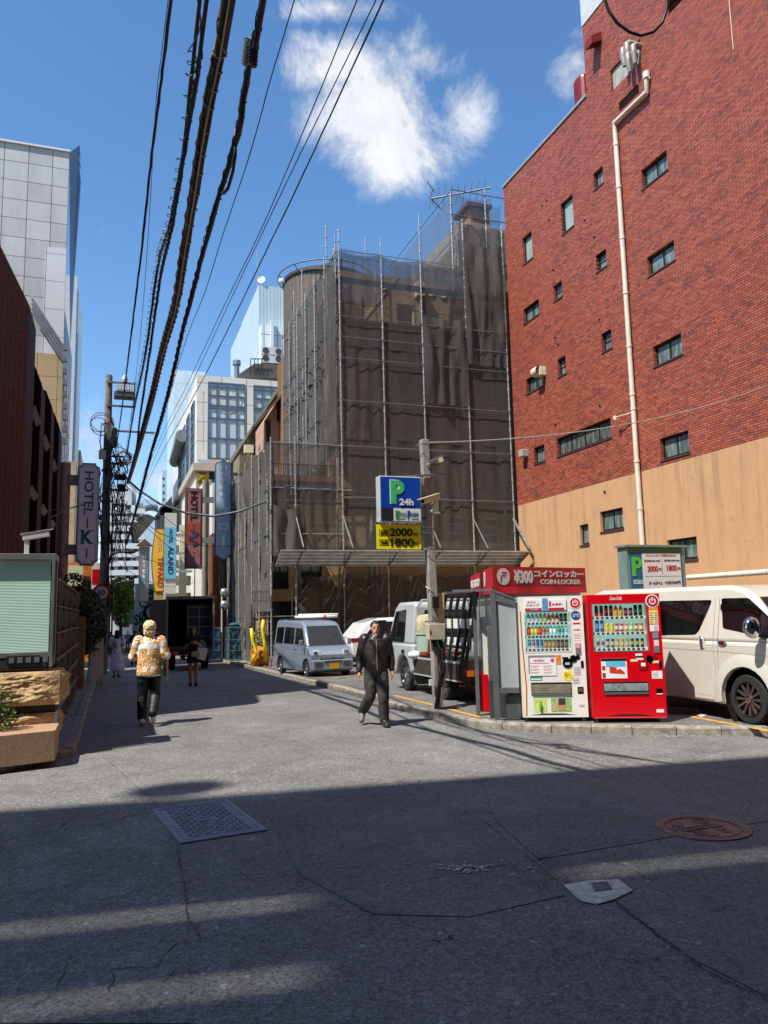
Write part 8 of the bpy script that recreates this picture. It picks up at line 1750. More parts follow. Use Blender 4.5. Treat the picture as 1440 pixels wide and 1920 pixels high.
mb=MB(); mb.box((-w/2,.7,.62),(w/2,2.95,.72)); mb.build('bed_floor',BEDM,t,local=True)
for s in (-1,1): mb=MB(); mb.box((s*w/2-.02,.72,.42),(s*w/2+.02,2.93,.74)); mb.build('side_gate',BEDM,t,local=True,bevel=.006); mb=MB(); mb.box((s*w/2-.026,.70,.72),(s*w/2+.026,2.95,.755)); mb.box((s*w/2-.026,.70,.40),(s*w/2+.026,2.95,.425)); mb.build('side_rail',TRK,t,local=True)
mb=MB(); mb.box((-w/2,2.93,.42),(w/2,2.97,.78)); tg=mb.build('tail_gate',pm('tail maroon','3c2426',.5,.1,.1),t,local=True)
for s in (-1,1): mb=MB(); mb.box((s*.62-.16,2.97,.5),(s*.62+.0,3.0,.6)); mb.build('tail_light',pm('tail red','8a1420',.2,0,0),t,local=True); mb=MB(); mb.box((s*.62+.0,2.97,.5),(s*.62+.12,3.0,.6)); mb.build('indicator',pm('amber','c86418',.2,0,0),t,local=True)
mb=MB(); mb.box((-.6,.6,.3),(.6,2.8,.6)); mb.build('chassis',BLK,t,local=True)
mb=MB(); mb.tube([(-.78,.72,.76),(-.78,.72,1.75),(-.66,.72,1.9),(.66,.72,1.9),(.78,.72,1.75),(.78,.72,.76)],.03,8); mb.tube([(-.4,.72,.76),(-.4,.72,1.9)],.02,8); mb.tube([(.3,.72,.76),(.3,.72,1.9)],.02,8); mb.build('guard_frame',pm('light tube','b5b8ba',.35,.5,.1),t,local=True,smooth=40)
# glazing rack
mb=MB()
for y in (1.5,1.8,2.1,2.4,2.7,2.88):
    for s in (-1,1): mb.bar((s*.72,y,.74),(s*.45,y,1.98),.05,.05)
for z in (1.0,1.3,1.62,1.95):
    for s in (-1,1): x=.72-(z-.74)*.22; mb.bar((s*x,1.45,z),(s*x,2.93,z),.08 if z in (1.3,1.62) else .05,.03,upv=(1,0,0))
mb.bar((-.45,1.5,1.98),(-.45,2.93,1.98),.05); mb.bar((.45,1.5,1.98),(.45,2.93,1.98),.05); mb.build('glazing_rack',pm('rack black','232527',.5,.3,.1),t,local=True)
mb=MB()
for y in (1.6,1.9,2.2,2.5,2.8): 
    for z in (1.05,1.4): mb.box((.58,y-.08,z-.1),(.6,y+.1,z+.12))
mb.build('rack_pad',WHT,t,local=True)
mb=MB(); mb.box((-.5,1.48,1.99),(.5,1.6,2.05)); mb.build('rack_bar',STEEL,t,local=True)
Mt=Matrix.Translation((5.9+.86,15.7,.1))@Matrix.Rotation(R(180),4,'Z')
def cargo(name,label,x,y,z): p=Mt@V((x+.08,y-.12,z)); return thing(name,label,name.replace('_',' '),p.to_tuple(),R(180))
t=cargo('bucket','pale green round bucket standing on the flatbed truck behind its cab',.55,1.02,.86); mb=MB(); mb.lathe([(0,0),(.2,0),(.235,.34),(.255,.35),(.255,.38),(.22,.38),(.2,.03),(0,.03)],n=18); mb.build('pail',pm('pail green','9db8a4',.5,0,.1),t,local=True,smooth=40)
t=cargo('water_jug','cream coloured bundle wrapped in net on top of the green bucket',.55,1.02,1.24); mb=MB(); mb.M=Matrix.Scale(1.25,4); mb.lathe([(0,0),(.17,0),(.185,.05),(.18,.22),(.15,.28),(0,.3)],n=14); mb.build('bundle',pm('bundle cream','b8b08c',.7,0,.3,10,.4,15),t,local=True,smooth=40); mb=MB(); [mb.tube([(.19*math.cos(a*.4),.19*math.sin(a*.4),.05+.04*k+.01*math.sin(a*3)) for a in range(17)],.006,4) for k in range(5)]; mb.build('net_cord',BLK,t,local=True)
t=cargo('trestle','low red steel trestle lying on the flatbed behind the green bucket',.3,1.15,.76); mb=MB(); mb.box((-.4,-.1,.04),(.45,.25,.09)); mb.bar((-.4,-.1,0),(-.4,.3,.1),.04); mb.bar((.4,-.1,0),(.4,.3,.1),.04); mb.build('frame',pm('oxide red','8c3224',.7,.2,.25,6),t,local=True)
t=cargo('cloth_bundle','crumpled white cloth hanging over the edge of the flatbed',.8,.9,.76); mb=MB(); mb.sph((0,.0,.03),(.14,.18,.09),16,10); mb.build('cloth',pm('cloth white','c9c7be',.9,0,.1,6,.6,12),t,local=True,smooth=True,mods=[('SUBSURF',dict(levels=1,render_levels=1))])
t=cargo('timber_board','orange timber board leaning against the rack on the flatbed',.62,1.35,.76); mb=MB(); mb.bar((0,0,0),(0,.12,.42),.2,.02); mb.build('board',pm('raw timber','b8763c',.7,0,.2,4),t,local=True)
# ---- dark car behind the truck, barely seen under the shelter edge
# ---- box truck with open rear
Yb=30.6; zg_=gz(Yb); a=OY(313,1122,Yb); b=OY(401,1124,Yb); zf=OY(350,1212,Yb).z; t=thing('box_truck','dark delivery truck with its box open at the rear, standing in the shade','truck',((a.x+b.x)/2,Yb,zg_)); X0,X1,Zt=a.x,b.x,a.z
bm_=pm('truck body brown grey','3e3a38',.5,.2,.15); edge=pm('truck edge','7e8182',.4,.4,.1)
mb=MB(); 
for A,B in (((X0,Yb,zf-.1),(X0+.05,Yb+3.6,Zt)),((X1-.05,Yb,zf-.1),(X1,Yb+3.6,Zt)),((X0+.05,Yb,Zt-.05),(X1-.05,Yb+3.6,Zt)),((X0+.05,Yb,zf-.1),(X1-.05,Yb+3.6,zf)),((X0+.05,Yb+3.5,zf),(X1-.05,Yb+3.6,Zt-.05))): mb.box(A,B)
mb.build('box_body',bm_,t)
mb=MB(); 
for A,B in (((X0-.03,Yb-.05,zf-.1),(X0+.05,Yb-.002,Zt+.04)),((X1-.05,Yb-.05,zf-.1),(X1+.03,Yb-.002,Zt+.04)),((X0+.05,Yb-.05,Zt-.04),(X1-.05,Yb-.002,Zt+.04)),((X0-.06,Yb-.12,Zt+.04),(X1+.06,Yb+.3,Zt+.07))): mb.box(A,B)
mb.build('door_frame',edge,t)
mb=MB(); mb.box((X0-.62,Yb-.02,zf),(X0-.04,Yb+.03,Zt-.05)); mb.build('open_door',pm('open door grey','5c5a58',.4,.4,.2),t)
mb=MB(); mb.box((X0+.1,Yb+.1,zf-.32),(X1-.1,Yb+.18,zf-.12)); bp=mb.build('bumper',BLK,t)
for k in range(2): 
    x=X0+.12+k*(X1-X0-.6); mb=MB(); mb.box((x,Yb+.085,zf-.3),(x+.34,Yb+.1,zf-.16)); rf=mb.build('reflector_board',pm('reflector amber','b06a1c',.4,0,.1),bp); mb=MB(); mb.prism([(x+.02,Yb+.08,zf-.29),(x+.12,Yb+.08,zf-.29),(x+.2,Yb+.08,zf-.17),(x+.1,Yb+.08,zf-.17)],(0,.004,0)); mb.build('stripe',RED,rf)
for s in (X0+.15,X1-.35): mb=MB(); mb.lathe([(.1,0),(.38,0),(.4,.04),(.4,.2),(.38,.24),(.1,.24)],(s,Yb+1,zg_+.4),22,ax=(1,0,0)); mb.build('wheel',TYRE,t,smooth=35)
mb=MB(); mb.box((X0+.1,Yb+3.7,zg_+.4),(X1-.1,Yb+5.2,zg_+2.2)); mb.build('cab',edge,t,bevel=.08)
mb=MB(); mb.box((X1-.95,Yb+.35,zf),(X1-.08,Yb+1,Zt-.25)); mb.build('inner_rack',pm('inner rack','1d2a3a',.6,.2,.2),t)
mb=MB()
for k in range(4): z=zf+.35+k*.38; mb.bar((X1-.95,Yb+.34,z),(X1-.08,Yb+.34,z),.03)
for k in range(3): x=X1-.95+k*.43; mb.bar((x,Yb+.33,zf),(x,Yb+.33,Zt-.25),.03)
mb.build('rack_rail',edge,t)
# ---- roll cages full of blue laundry
CL=pm('blue laundry cloth','2c5264',.85,0,.3,3,.5,10)
def cage(px,py,w_,h_,label,fill=1,rz=0,seed=1,dy=0):
    p=G(px,py); t=thing('roll_cage',label,'roll cage',(p.x,p.y+dy,gz(p.y+dy)),rz,group='laundry roll cages'); d=.62
    mb=MB()
    for x in (-w_/2,w_/2):
        for y in (0,d): mb.tube([(x,y,.14),(x,y,h_)],.016,6)
    for z in (.16,h_*.35,h_*.65,h_): mb.tube([(-w_/2,0,z),(w_/2,0,z)],.012,6); mb.tube([(-w_/2,d,z),(w_/2,d,z)],.012,6); mb.tube([(-w_/2,0,z),(-w_/2,d,z)],.012,6); mb.tube([(w_/2,0,z),(w_/2,d,z)],.012,6)
    for k in range(1,6): x=-w_/2+w_*k/6; mb.tube([(x,d,.16),(x,d,h_)],.008,5)
    mb.box((-w_/2,0,.12),(w_/2,d,.15)); mb.build('frame',pm('cage steel','8c9296',.4,.7,.1),t,local=True)
    for x in (-w_/2+.05,w_/2-.05): mb=MB(); mb.lathe([(0,-.02),(.06,-.02),(.06,.02),(0,.02)],(x,.1,.06),12,ax=(1,0,0)); mb.build('castor',BLK,t,local=True)
    if fill:
        n=3
        def fn(u,v):
            a=2*math.pi*u; ca,sa=math.cos(a),math.sin(a); k=1/max(abs(ca),abs(sa)); k=1+(k-1)*.86; x=ca*k*(w_/2-.03); y=d/2+sa*k*(d/2-.03); q=noise.noise(V((x*7+seed,v*3,y*7)))+.6*noise.noise(V((x*15+seed,v*7,y*9)))
            return V((x*(1+.03*q),y-.05*q*(1 if y<d/2 else 0),.17+v*(h_-.14)*(.97+.04*noise.noise(V((x*5,seed,y*4))))))
        mb=MB(); mb.grid(fn,90,30); mb.sph((0,d/2,h_-.08),(w_/2-.05,d/2-.05,.14),20,10); mb.build('laundry_cover',CL,t,local=True,smooth=True)
    return t
cage(446,1243,.86,1.62,'roll cage stuffed with blue laundry bags, rightmost in front of the netting',1,R(6),3); 
cage(396,1243,1.0,1.62,'roll cage with blue cloth sides, middle one beside the waiting woman',1,R(0),5); cage(352,1236,.80,1.55,'nearly empty roll cage behind the truck where the worker stands',0,R(0),7)
p=G(446,1243); t=thing('laundry_bundle','knotted blue laundry bundle lying on top of the rightmost roll cage','bundle',(p.x,p.y+.3,gz(p.y)+1.62)); mb=MB(); mb.sph((p.x-.1,p.y+.3,gz(p.y)+1.72),(.26,.2,.11),16,10); mb.sph((p.x+.2,p.y+.3,gz(p.y)+1.7),(.18,.2,.1),14,8); mb.build('cloth',CL,t,smooth=True)
# ---- yellow guard tubes and works clutter at the scaffold foot
YT=pm('yellow guard tube','d8c820',.5,0,.08)
for i,(P,l) in enumerate(((((471,1178),(473,1200),(482,1222),(474,1235),(474,1244)),'bent yellow foam guard tube on a scaffold foot, left one of two'),(((494,1162),(492,1180),(496,1205),(497,1240)),'straighter yellow foam guard tube on a scaffold foot, right one of two'))):
    Q=[OY(*a,28.9) for a in P]; t=thing('guard_tube',l,'guard tube',(Q[-1].x,28.9,gz(28.9)+.1),group='yellow guard tubes'); mb=MB(); mb.tube(Q,.06,10); mb.build('foam_sleeve',YT,t,smooth=True)
p=OY(488,1235,29.2); t=thing('orange_net','crumpled orange safety net heaped behind the yellow guard tubes','net',(p.x,29.2,gz(29))); mb=MB(); 
mb.grid(lambda u,v: V((p.x-.35+.7*u,29.3-.3*math.sin(3.14*u)*math.sin(3.14*v)-.05*noise.noise(V((u*8,v*8,2))),gz(29)+.1+.75*v*(1-.35*abs(u-.5))+.08*noise.noise(V((u*6,v*6,5))))),16,14); mb.build('net',pm('orange net','c87818',.8,0,.4,12,.5,20),t,smooth=True)
for i,(px,py,h,l) in enumerate(((470,1215,1.0,'small dark bush beside the scaffold corner'),)):
    q=OY(px,1238,30); t=thing('shrub',l,'shrub',(q.x+.35,30,gz(30)+.1)); mb=MB(); stems(mb,(q.x+.35,30,gz(30)+.1),.7,7,.02,3,.3); mb.build('stem',pm('bark','3b2e22',.9,0,.3),t); mb=MB(); foliage(mb,[((q.x+.35,30,.8),(.35,.3,.5))],900,.04,3); mb.build('leaves',[LEAF,LEAF2,LEAF3],t)
# ============================================================ PEOPLE
SKIN=pm('skin','b98a6c',.55,0,.05); SKIND=pm('skin shade','a87a5c',.55,0,.05)
def cap(mb,a,b,ra,rb,n=12):
    a,b=V(a),V(b); mb.tube([a,a.lerp(b,.25),a.lerp(b,.5),a.lerp(b,.75),b],[ra,ra*.8+rb*.2+ .0,(ra+rb)/2,ra*.2+rb*.8,rb],n); mb.sph(a,ra,n,7); mb.sph(b,rb,n,7)
def chain(mb,pts,rs,n=12):
    for i in range(len(pts)-1): cap(mb,pts[i],pts[i+1],rs[i],rs[i+1],n)
def ell(mb,rings,n=20):
    mb.loft([[V((c[0]+rx*math.cos(2*math.pi*j/n),c[1]+ry*math.sin(2*math.pi*j/n),c[2])) for j in range(n)] for c,rx,ry in rings])
def rem(v,sm=6,disp=None):
    m=[('REMESH',dict(mode='VOXEL',voxel_size=v,use_smooth_shade=True)),('SMOOTH',dict(iterations=sm,factor=.5))]
    return m
FT={}
def folds(o,strength,size,seed=0):
    k=('f',size)
    if k not in FT: tx=bpy.data.textures.new('folds','CLOUDS'); tx.noise_scale=size; tx.noise_depth=3; FT[k]=tx
    d=o.modifiers.new('d','DISPLACE'); d.texture=FT[k]; d.strength=strength; d.mid_level=.5; d.texture_coords='LOCAL'
class P:
    """joints of a figure 1.70 m tall facing -Y"""
    def __init__(s,**k):
        s.sw=.185; s.hw=.09
        s.J=dict(hipL=(.09,0,.90),hipR=(-.09,0,.90),kneeL=(.10,-.02,.49),kneeR=(-.10,-.02,.49),ankL=(.10,.02,.085),ankR=(-.10,.02,.085),
         toeL=(.115,-.15,.03),toeR=(-.115,-.15,.03),shL=(.175,0,1.385),shR=(-.175,0,1.385),elL=(.235,.03,1.11),elR=(-.235,.03,1.11),wrL=(.25,-.05,.87),wrR=(-.25,-.05,.87),
         pel=(0,0,.93),chest=(0,.0,1.25),neck=(0,.01,1.43),head=(0,-.005,1.575))
        s.fem=k.pop('fem',False); s.f=k.pop('f',1); s.J.update(k)
def hand(mb,w,e,side,curl=.5,s=1):
    w,e=V(w),V(e); d=(w-e).normalized(); x=V((side,0,0)); u=x-d*x.dot(d); u=u.normalized() if u.length>.1 else V((0,-1,0)); f=d.cross(u)  # f forward-ish
    if f.y>0: f=-f
    pc=w+d*.045; mb.ob(pc,d*.042*s,f*.036*s,u*.013*s)
    mb.sph(pc,(.03*s,.03*s,.03*s),10,6)
    for i,l in enumerate((.068,.078,.072,.056)):
        b=w+d*.082*s+f*(.03-.02*i)*s; k1=b+d*l*.5*s-u*curl*.012; k2=k1+(d*(1-curl*.7)-u*curl*.9).normalized()*l*.32*s; k3=k2+(d*(1-curl*1.1)-u*curl*1.2).normalized()*l*.28*s
        mb.tube([b-d*.02,k1,k2,k3],[.0095*s,.009*s,.008*s,.0065*s],7)
    b=w+d*.03*s+f*.028*s; mb.tube([b,b+(f*.8+d*.7)*.028*s,b+(f*.6+d*1.2)*.045*s],[.011*s,.010*s,.008*s],7)
def figure(name,label,loc,rz,H,p,vox=.009,skin=None,fat=1.0,hands=(.5,.5),face=True,group=None):
    s=H/1.70; t=thing(name,label,'person',loc,rz,group); J={k:V(v) for k,v in p.J.items()}; fm=p.fem; mb=MB(); mb.M=Matrix.Scale(s,4)
    pe,ch,nk,hd=J['pel'],J['chest'],J['neck'],J['head']; W_=.9 if fm else 1.0
    ell(mb,[((pe.x,pe.y,pe.z-.13),.06,.06),((pe.x,pe.y+.01,pe.z-.09),.14,.105),((pe.x,pe.y+.01,pe.z-.02),.165,.115),((pe.x,pe.y,pe.z+.09),.138*W_,.10),((ch.x,ch.y,ch.z-.1),.15*W_,.11),((ch.x,ch.y-.01,ch.z),.168*W_,.118),((ch.x,ch.y,ch.z+.09),.165*W_,.105),((nk.x,nk.y,nk.z-.04),.11,.075),((nk.x,nk.y,nk.z),.06,.058)])
    cap(mb,nk-V((0,0,.04)),hd-V((0,-.015,.05)),.056,.05)
    mb.sph(hd+V((0,.01,.03)),(.075,.094,.092)); mb.sph(hd+V((0,-.022,-.045)),(.057,.066,.072)); 
    if face:
        mb.tube([hd+V((0,-.085,.012)),hd+V((0,-.108,-.022)),hd+V((0,-.09,-.03))],[.009,.014,.008],7); mb.sph(hd+V((0,-.076,-.055)),(.024,.014,.009)); mb.sph(hd+V((0,-.07,-.1)),(.022,.02,.016))
    for q in (-1,1): mb.sph(hd+V((q*.074,.012,-.008)),(.01,.02,.03),8,6)
    for q,S_n in ((1,'L'),(-1,'R')):
        sh,el,wr=J['sh'+S_n],J['el'+S_n],J['wr'+S_n]; hp,kn,an,to=J['hip'+S_n],J['knee'+S_n],J['ank'+S_n],J['toe'+S_n]
        chain(mb,[sh*.9+nk*.1,sh],[.06*W_,.055*W_]); chain(mb,[sh,sh.lerp(el,.4),el,el.lerp(wr,.3),wr],[.052*W_,.046*W_,.037*W_,.038*W_,.025*W_])
        chain(mb,[hp,hp.lerp(kn,.35),kn,kn.lerp(an,.35),an],[.085*fat,.078*fat,.053*fat,.055*fat,.036]); cap(mb,an-V((0,0,.02)),to+V((0,.04,0)),.036,.028)
        hand(mb,wr,el,q,hands[0 if q==1 else 1])
    b=mb.build('body',skin or SKIN,t,local=True,smooth=True,mods=rem(vox*s,4))
    if face:
        for q in (-1,1):
            m2=MB(); m2.M=Matrix.Scale(s,4); m2.sph(hd+V((q*.03,-.083,.018)),(.013,.007,.006),8,6); m2.build('eye',BLKG,b,local=True); m2=MB(); m2.M=Matrix.Scale(s,4); m2.tube([hd+V((q*.015,-.09,.036)),hd+V((q*.045,-.08,.038))],.004,5); m2.build('eyebrow',BLK,b,local=True)
        m2=MB(); m2.M=Matrix.Scale(s,4); m2.tube([hd+V((-.02,-.086,-.055)),hd+V((.02,-.086,-.055))],.004,5); m2.build('mouth',pm('lips','7a4038',.5,0,0),b,local=True)
    return t,J,s
def garment(t,s,name,m,fn,vox=.009,sm=5,fold=None):
    mb=MB(); mb.M=Matrix.Scale(s,4); fn(mb); o=mb.build(name,m,t,local=True,smooth=True,mods=rem(vox*s,sm))
    if fold: folds(o,*fold)
    return o
def shoe(t,s,J,sd,m,sole=None,name='shoe',big=1):
    an,to=J['ank'+sd],J['toe'+sd]; mb=MB(); mb.M=Matrix.Scale(s,4); d=(to-an); h=V((an.x,an.y,an.z)); heel=an-V((d.x,d.y,d.z))*.28+V((0,0,-.03)); 
    cap(mb,heel,to,.040*big,.036*big); cap(mb,an+V((0,0,.0)),heel.lerp(to,.5)+V((0,0,.01)),.042*big,.042*big)
    o=mb.build(name,m,t,local=True,smooth=True,mods=rem(.008,3)); 
    return o
# ---- man in the dark jacket, mid-stride towards the viewer
p0=G(716,1362); 
p=P(hipL=(.085,.0,.89),hipR=(-.085,.0,.89),kneeL=(.10,-.10,.48),ankL=(.105,-.06,.09),toeL=(.13,-.23,.035),kneeR=(-.10,-.03,.49),ankR=(-.20,.30,.20),toeR=(-.235,.19,.075),elL=(.245,.05,1.12),wrL=(.26,.0,.87),elR=(-.25,.05,1.12),wrR=(-.275,-.02,.87),head=(.0,-.05,1.555),neck=(0,-.01,1.42),chest=(0,.0,1.23))
t,J,s=figure('person','man in a dark brown zipped jacket and baggy dark trousers striding across the road',(p0.x-.06,p0.y+.05,0),R(-12),1.66,p)
JK=pm('dark satin jacket','2c2220',.42,.0,.15,5,.25,25); 
def jk(mb):
    ell(mb,[((0,0,.84),.165,.125),((0,0,.88),.19,.15),((0,0,.98),.20,.16),((0,0,1.12),.195,.155),((0,0,1.28),.205,.15),((0,.0,1.38),.19,.13),((0,-.0,1.44),.09,.085),((0,-.0,1.475),.078,.075)])
    for sd in 'LR':
        chain(mb,[J['sh'+sd],J['sh'+sd].lerp(J['el'+sd],.5),J['el'+sd],J['el'+sd].lerp(J['wr'+sd],.5),J['wr'+sd]+V((0,0,.03))],[.098,.085,.072,.064,.05])
garment(t,s,'jacket',JK,jk,fold=(.03,.13))
garment(t,s,'trousers',pm('faded black trousers','35322e',.8,0,.25,4,.4,20),lambda mb:(ell(mb,[((0,0,.80),.12,.1),((0,0,.84),.165,.125),((0,0,.95),.16,.12),((0,0,1.0),.15,.11)]),[chain(mb,[J['hip'+q],J['hip'+q].lerp(J['knee'+q],.5),J['knee'+q],J['knee'+q].lerp(J['ank'+q],.5),J['ank'+q]+V((0,0,.02))],[.115,.108,.092,.09,.078]) for q in 'LR']),fold=(.03,.13))
for q,m_ in (('L',pm('worn dark shoe','26221f',.5,0,.2,10)),('R',pm('worn grey shoe','6f6a60',.6,0,.3,14,.4,30))): shoe(t,s,J,q,m_,big=1.3)
garment(t,s,'hair',pm('black hair','1a1512',.6,0,.2),lambda mb:(mb.sph(J['head']+V((0,.022,.052)),(.086,.094,.084)),mb.sph(J['head']+V((0,.05,-.02)),(.07,.06,.07))),.009,3,(.02,.03))
mb=MB(); mb.M=Matrix.Scale(s,4); mb.tube([(0,-.166,.89),(.0,-.172,1.0),(0,-.166,1.14),(0,-.158,1.28),(0,-.128,1.38)],.007,6); mb.build('zip',pm('zip grey','8f8f8c',.4,.4,.1),t,local=True)
mb=MB(); mb.M=Matrix.Scale(s,4); mb.sph((0,-.075,1.435),(.05,.03,.03),10,6); mb.build('undershirt',pm('pale undershirt','a89c90',.8,0,.1),t,local=True,smooth=True)
# ---- blond man from behind
def shirtmat():
    m=pm('baroque print shirt','e0d6cc',.55,0,0); nt=m.node_tree; N=nt.nodes; L=nt.links; p_=N['Principled BSDF']; tc=N.new('ShaderNodeTexCoord')
    sx=N.new('ShaderNodeSeparateXYZ'); L.new(tc.outputs['Object'],sx.inputs[0]); ab=N.new('ShaderNodeMath'); ab.operation='ABSOLUTE'; L.new(sx.outputs[0],ab.inputs[0]); cb=N.new('ShaderNodeCombineXYZ'); L.new(ab.outputs[0],cb.inputs[0]); L.new(sx.outputs[2],cb.inputs[1])
    n=N.new('ShaderNodeTexNoise'); n.inputs['Scale'].default_value=14; n.inputs['Detail'].default_value=2; L.new(cb.outputs[0],n.inputs['Vector']); va=N.new('ShaderNodeVectorMath'); va.operation='MULTIPLY_ADD'; L.new(n.outputs['Color'],va.inputs[0]); va.inputs[1].default_value=(.05,.05,0); L.new(cb.outputs[0],va.inputs[2])
    v=N.new('ShaderNodeTexVoronoi'); v.inputs['Scale'].default_value=9; L.new(va.outputs[0],v.inputs['Vector'])
    r=N.new('ShaderNodeValToRGB'); e=r.color_ramp.elements; cs=[(0,'7a3008'),(.13,'d88414'),(.24,'f0a820'),(.28,'4c1c0a'),(.31,'ece4dc'),(.39,'e8e0d8'),(.42,'6c2c0c'),(.47,'e0981c'),(.56,'f0b040'),(.59,'5c240c'),(.62,'ece4dc')]
    r.color_ramp.interpolation='LINEAR'
    for i,(q,c) in enumerate(cs):
        el=e[i] if i<2 else e.new(q); el.position=q; el.color=C4(hx(c))
    L.new(v.outputs['Distance'],r.inputs[0])
    # gold border along the hem
    w=N.new('ShaderNodeTexWave'); w.inputs['Scale'].default_value=14; L.new(sx.outputs[0],(nn:=N.new('ShaderNodeCombineXYZ')).inputs[0]); L.new(nn.outputs[0],w.inputs['Vector'])
    r2_=N.new('ShaderNodeValToRGB'); r2_.color_ramp.elements[0].color=C4(hx('8a5a1c')); r2_.color_ramp.elements[1].color=C4(hx('e0c080')); L.new(w.outputs[0],r2_.inputs[0])
    def band(lo,hi):
        a=N.new('ShaderNodeMath'); a.operation='GREATER_THAN'; L.new(sx.outputs[2],a.inputs[0]); a.inputs[1].default_value=lo; b=N.new('ShaderNodeMath'); b.operation='LESS_THAN'; L.new(sx.outputs[2],b.inputs[0]); b.inputs[1].default_value=hi; c=N.new('ShaderNodeMath'); c.operation='MULTIPLY'; L.new(a.outputs[0],c.inputs[0]); L.new(b.outputs[0],c.inputs[1]); return c.outputs[0]
    mx=N.new('ShaderNodeMixRGB'); L.new(band(.835,.885),mx.inputs[0]); L.new(r.outputs[0],mx.inputs[1]); L.new(r2_.outputs[0],mx.inputs[2])
    m2=N.new('ShaderNodeMixRGB'); L.new(band(.5,.835),m2.inputs[0]); L.new(mx.outputs[0],m2.inputs[1]); m2.inputs[2].default_value=C4(hx('ece2d4')); L.new(m2.outputs[0],p_.inputs['Base Color']); return m
p0=G(278,1360)
p=P(kneeL=(.10,-.10,.47),ankL=(.10,.03,.10),toeL=(.11,-.12,.03),kneeR=(-.095,.02,.49),ankR=(-.10,.06,.20),toeR=(-.09,-.02,.055),elL=(.25,.05,1.10),wrL=(.27,-.02,.88),elR=(-.26,.0,1.12),wrR=(-.29,.04,.86),head=(.0,-.0,1.585),pel=(0,0,.92))
p.J.update(ankL=(.10,.0,.09),toeL=(.12,-.16,.03),kneeL=(.105,-.04,.49),ankR=(-.09,.22,.20),toeR=(-.085,.16,.06),kneeR=(-.10,-.03,.48),elL=(.26,-.05,1.12),wrL=(.17,-.20,1.05))
t,J,s=figure('person','blond man seen from behind in a gold baroque print shirt, holding a black case',(p0.x,p0.y,0),R(172),1.70,p,face=False)
garment(t,s,'shirt',shirtmat(),lambda mb:(ell(mb,[((0,0,.80),.185,.14),((0,0,.83),.205,.16),((0,0,.95),.20,.155),((0,0,1.1),.19,.145),((0,0,1.28),.2,.142),((0,.0,1.38),.188,.125),((0,.01,1.44),.09,.08),((0,.01,1.475),.07,.068)]),[chain(mb,[J['sh'+q],J['sh'+q].lerp(J['el'+q],.5),J['el'+q]+V((0,0,.01))],[.097,.088,.086]) for q in 'LR']),fold=(.025,.12))
garment(t,s,'trousers',pm('black satin trousers','0b0b0d',.55,0,.2,4,.3,15),lambda mb:(ell(mb,[((0,0,.80),.12,.1),((0,0,.84),.165,.125),((0,0,.95),.16,.12),((0,0,1.0),.15,.11)]),[chain(mb,[J['hip'+q],J['hip'+q].lerp(J['knee'+q],.5),J['knee'+q],J['knee'+q].lerp(J['ank'+q],.5),J['ank'+q]+V((0,0,.03))],[.108,.10,.086,.086,.08]) for q in 'LR']),fold=(.03,.12))
for q in 'LR': shoe(t,s,J,q,pm('white sneaker','dcd9d0',.5,0,.08),big=1.35)
mb=MB(); mb.M=Matrix.Scale(s,4); an,to=J['ankR'],J['toeR']; d=(to-an).normalized(); 
garment(t,s,'hair',pm('blond hair','e0c898',.7,0,.3,30,.7,60),lambda mb:(mb.sph(J['head']+V((0,.022,.035)),(.108,.118,.112)),mb.sph(J['head']+V((0,.05,-.05)),(.1,.075,.095)),mb.sph(J['head']+V((0,.06,-.12)),(.06,.04,.055))),.009,2,(.035,.025))
c=thing('document_case','thin black case held under the right arm of the blond man','case',(0,0,0)); c.location=WM[t.name]@V((-.24,.02,.95)); WM[c.name]=Matrix.Translation(c.location)
mb=MB(); mb.M=Matrix.Rotation(R(172),4,'Z'); mb.box((-.02,-.11,-.14),(.015,.10,.12)); mb.build('cover',BLK,c,local=True,bevel=.01)
# ---- woman reading her phone
p0=G(362,1286)
p=P(fem=True,kneeL=(.085,-.02,.49),kneeR=(-.085,-.02,.49),ankL=(.075,.0,.12),ankR=(-.075,.0,.12),toeL=(.09,-.12,.06),toeR=(-.09,-.12,.06),elL=(.215,.0,1.12),elR=(-.215,.0,1.12),wrL=(.06,-.24,1.22),wrR=(-.06,-.24,1.22),head=(0,-.05,1.55))
t,J,s=figure('person','woman in black top and short dark skirt looking at her phone in the shaded road',(p0.x,p0.y,gz(p0.y)),R(-6),1.62,p,skin=SKIND,hands=(.9,.9))
garment(t,s,'top',pm('black knit','141315',.8,0,.15),lambda mb:(ell(mb,[((0,0,.98),.145,.11),((0,0,1.08),.145,.112),((0,0,1.25),.165,.13),((0,.0,1.37),.15,.10),((0,0,1.42),.08,.07)]),[chain(mb,[J['sh'+q],J['sh'+q].lerp(J['el'+q],.55)],[.068,.066]) for q in 'LR']),fold=(.02,.1))
garment(t,s,'skirt',pm('dark brown skirt','2a2321',.85,0,.2),lambda mb:ell(mb,[((0,0,.66),.185,.15),((0,0,.68),.195,.155),((0,0,.85),.175,.14),((0,0,1.02),.135,.105)]),fold=(.03,.07))
for q in 'LR':
    o=shoe(t,s,J,q,BLK,name='shoe'); mb=MB(); mb.M=Matrix.Scale(s,4); a=J['ank'+q]; mb.box((a.x-.042,a.y-.15,.0),(a.x+.048,a.y+.05,.065)); mb.build('platform_sole',BLK,o,local=True,bevel=.008)
garment(t,s,'hair',pm('dark brown hair','20140f',.5,0,.2,20),lambda mb:(mb.sph(J['head']+V((0,.02,.035)),(.09,.10,.098)),[cap(mb,J['head']+V((q*.07,.02,-.02)),J['head']+V((q*.09,.01,-.24)),.035,.03) for q in (-1,1)],mb.sph(J['head']+V((0,.06,-.1)),(.085,.05,.13))),.01,3,(.015,.03))
Mw=WM[t.name]
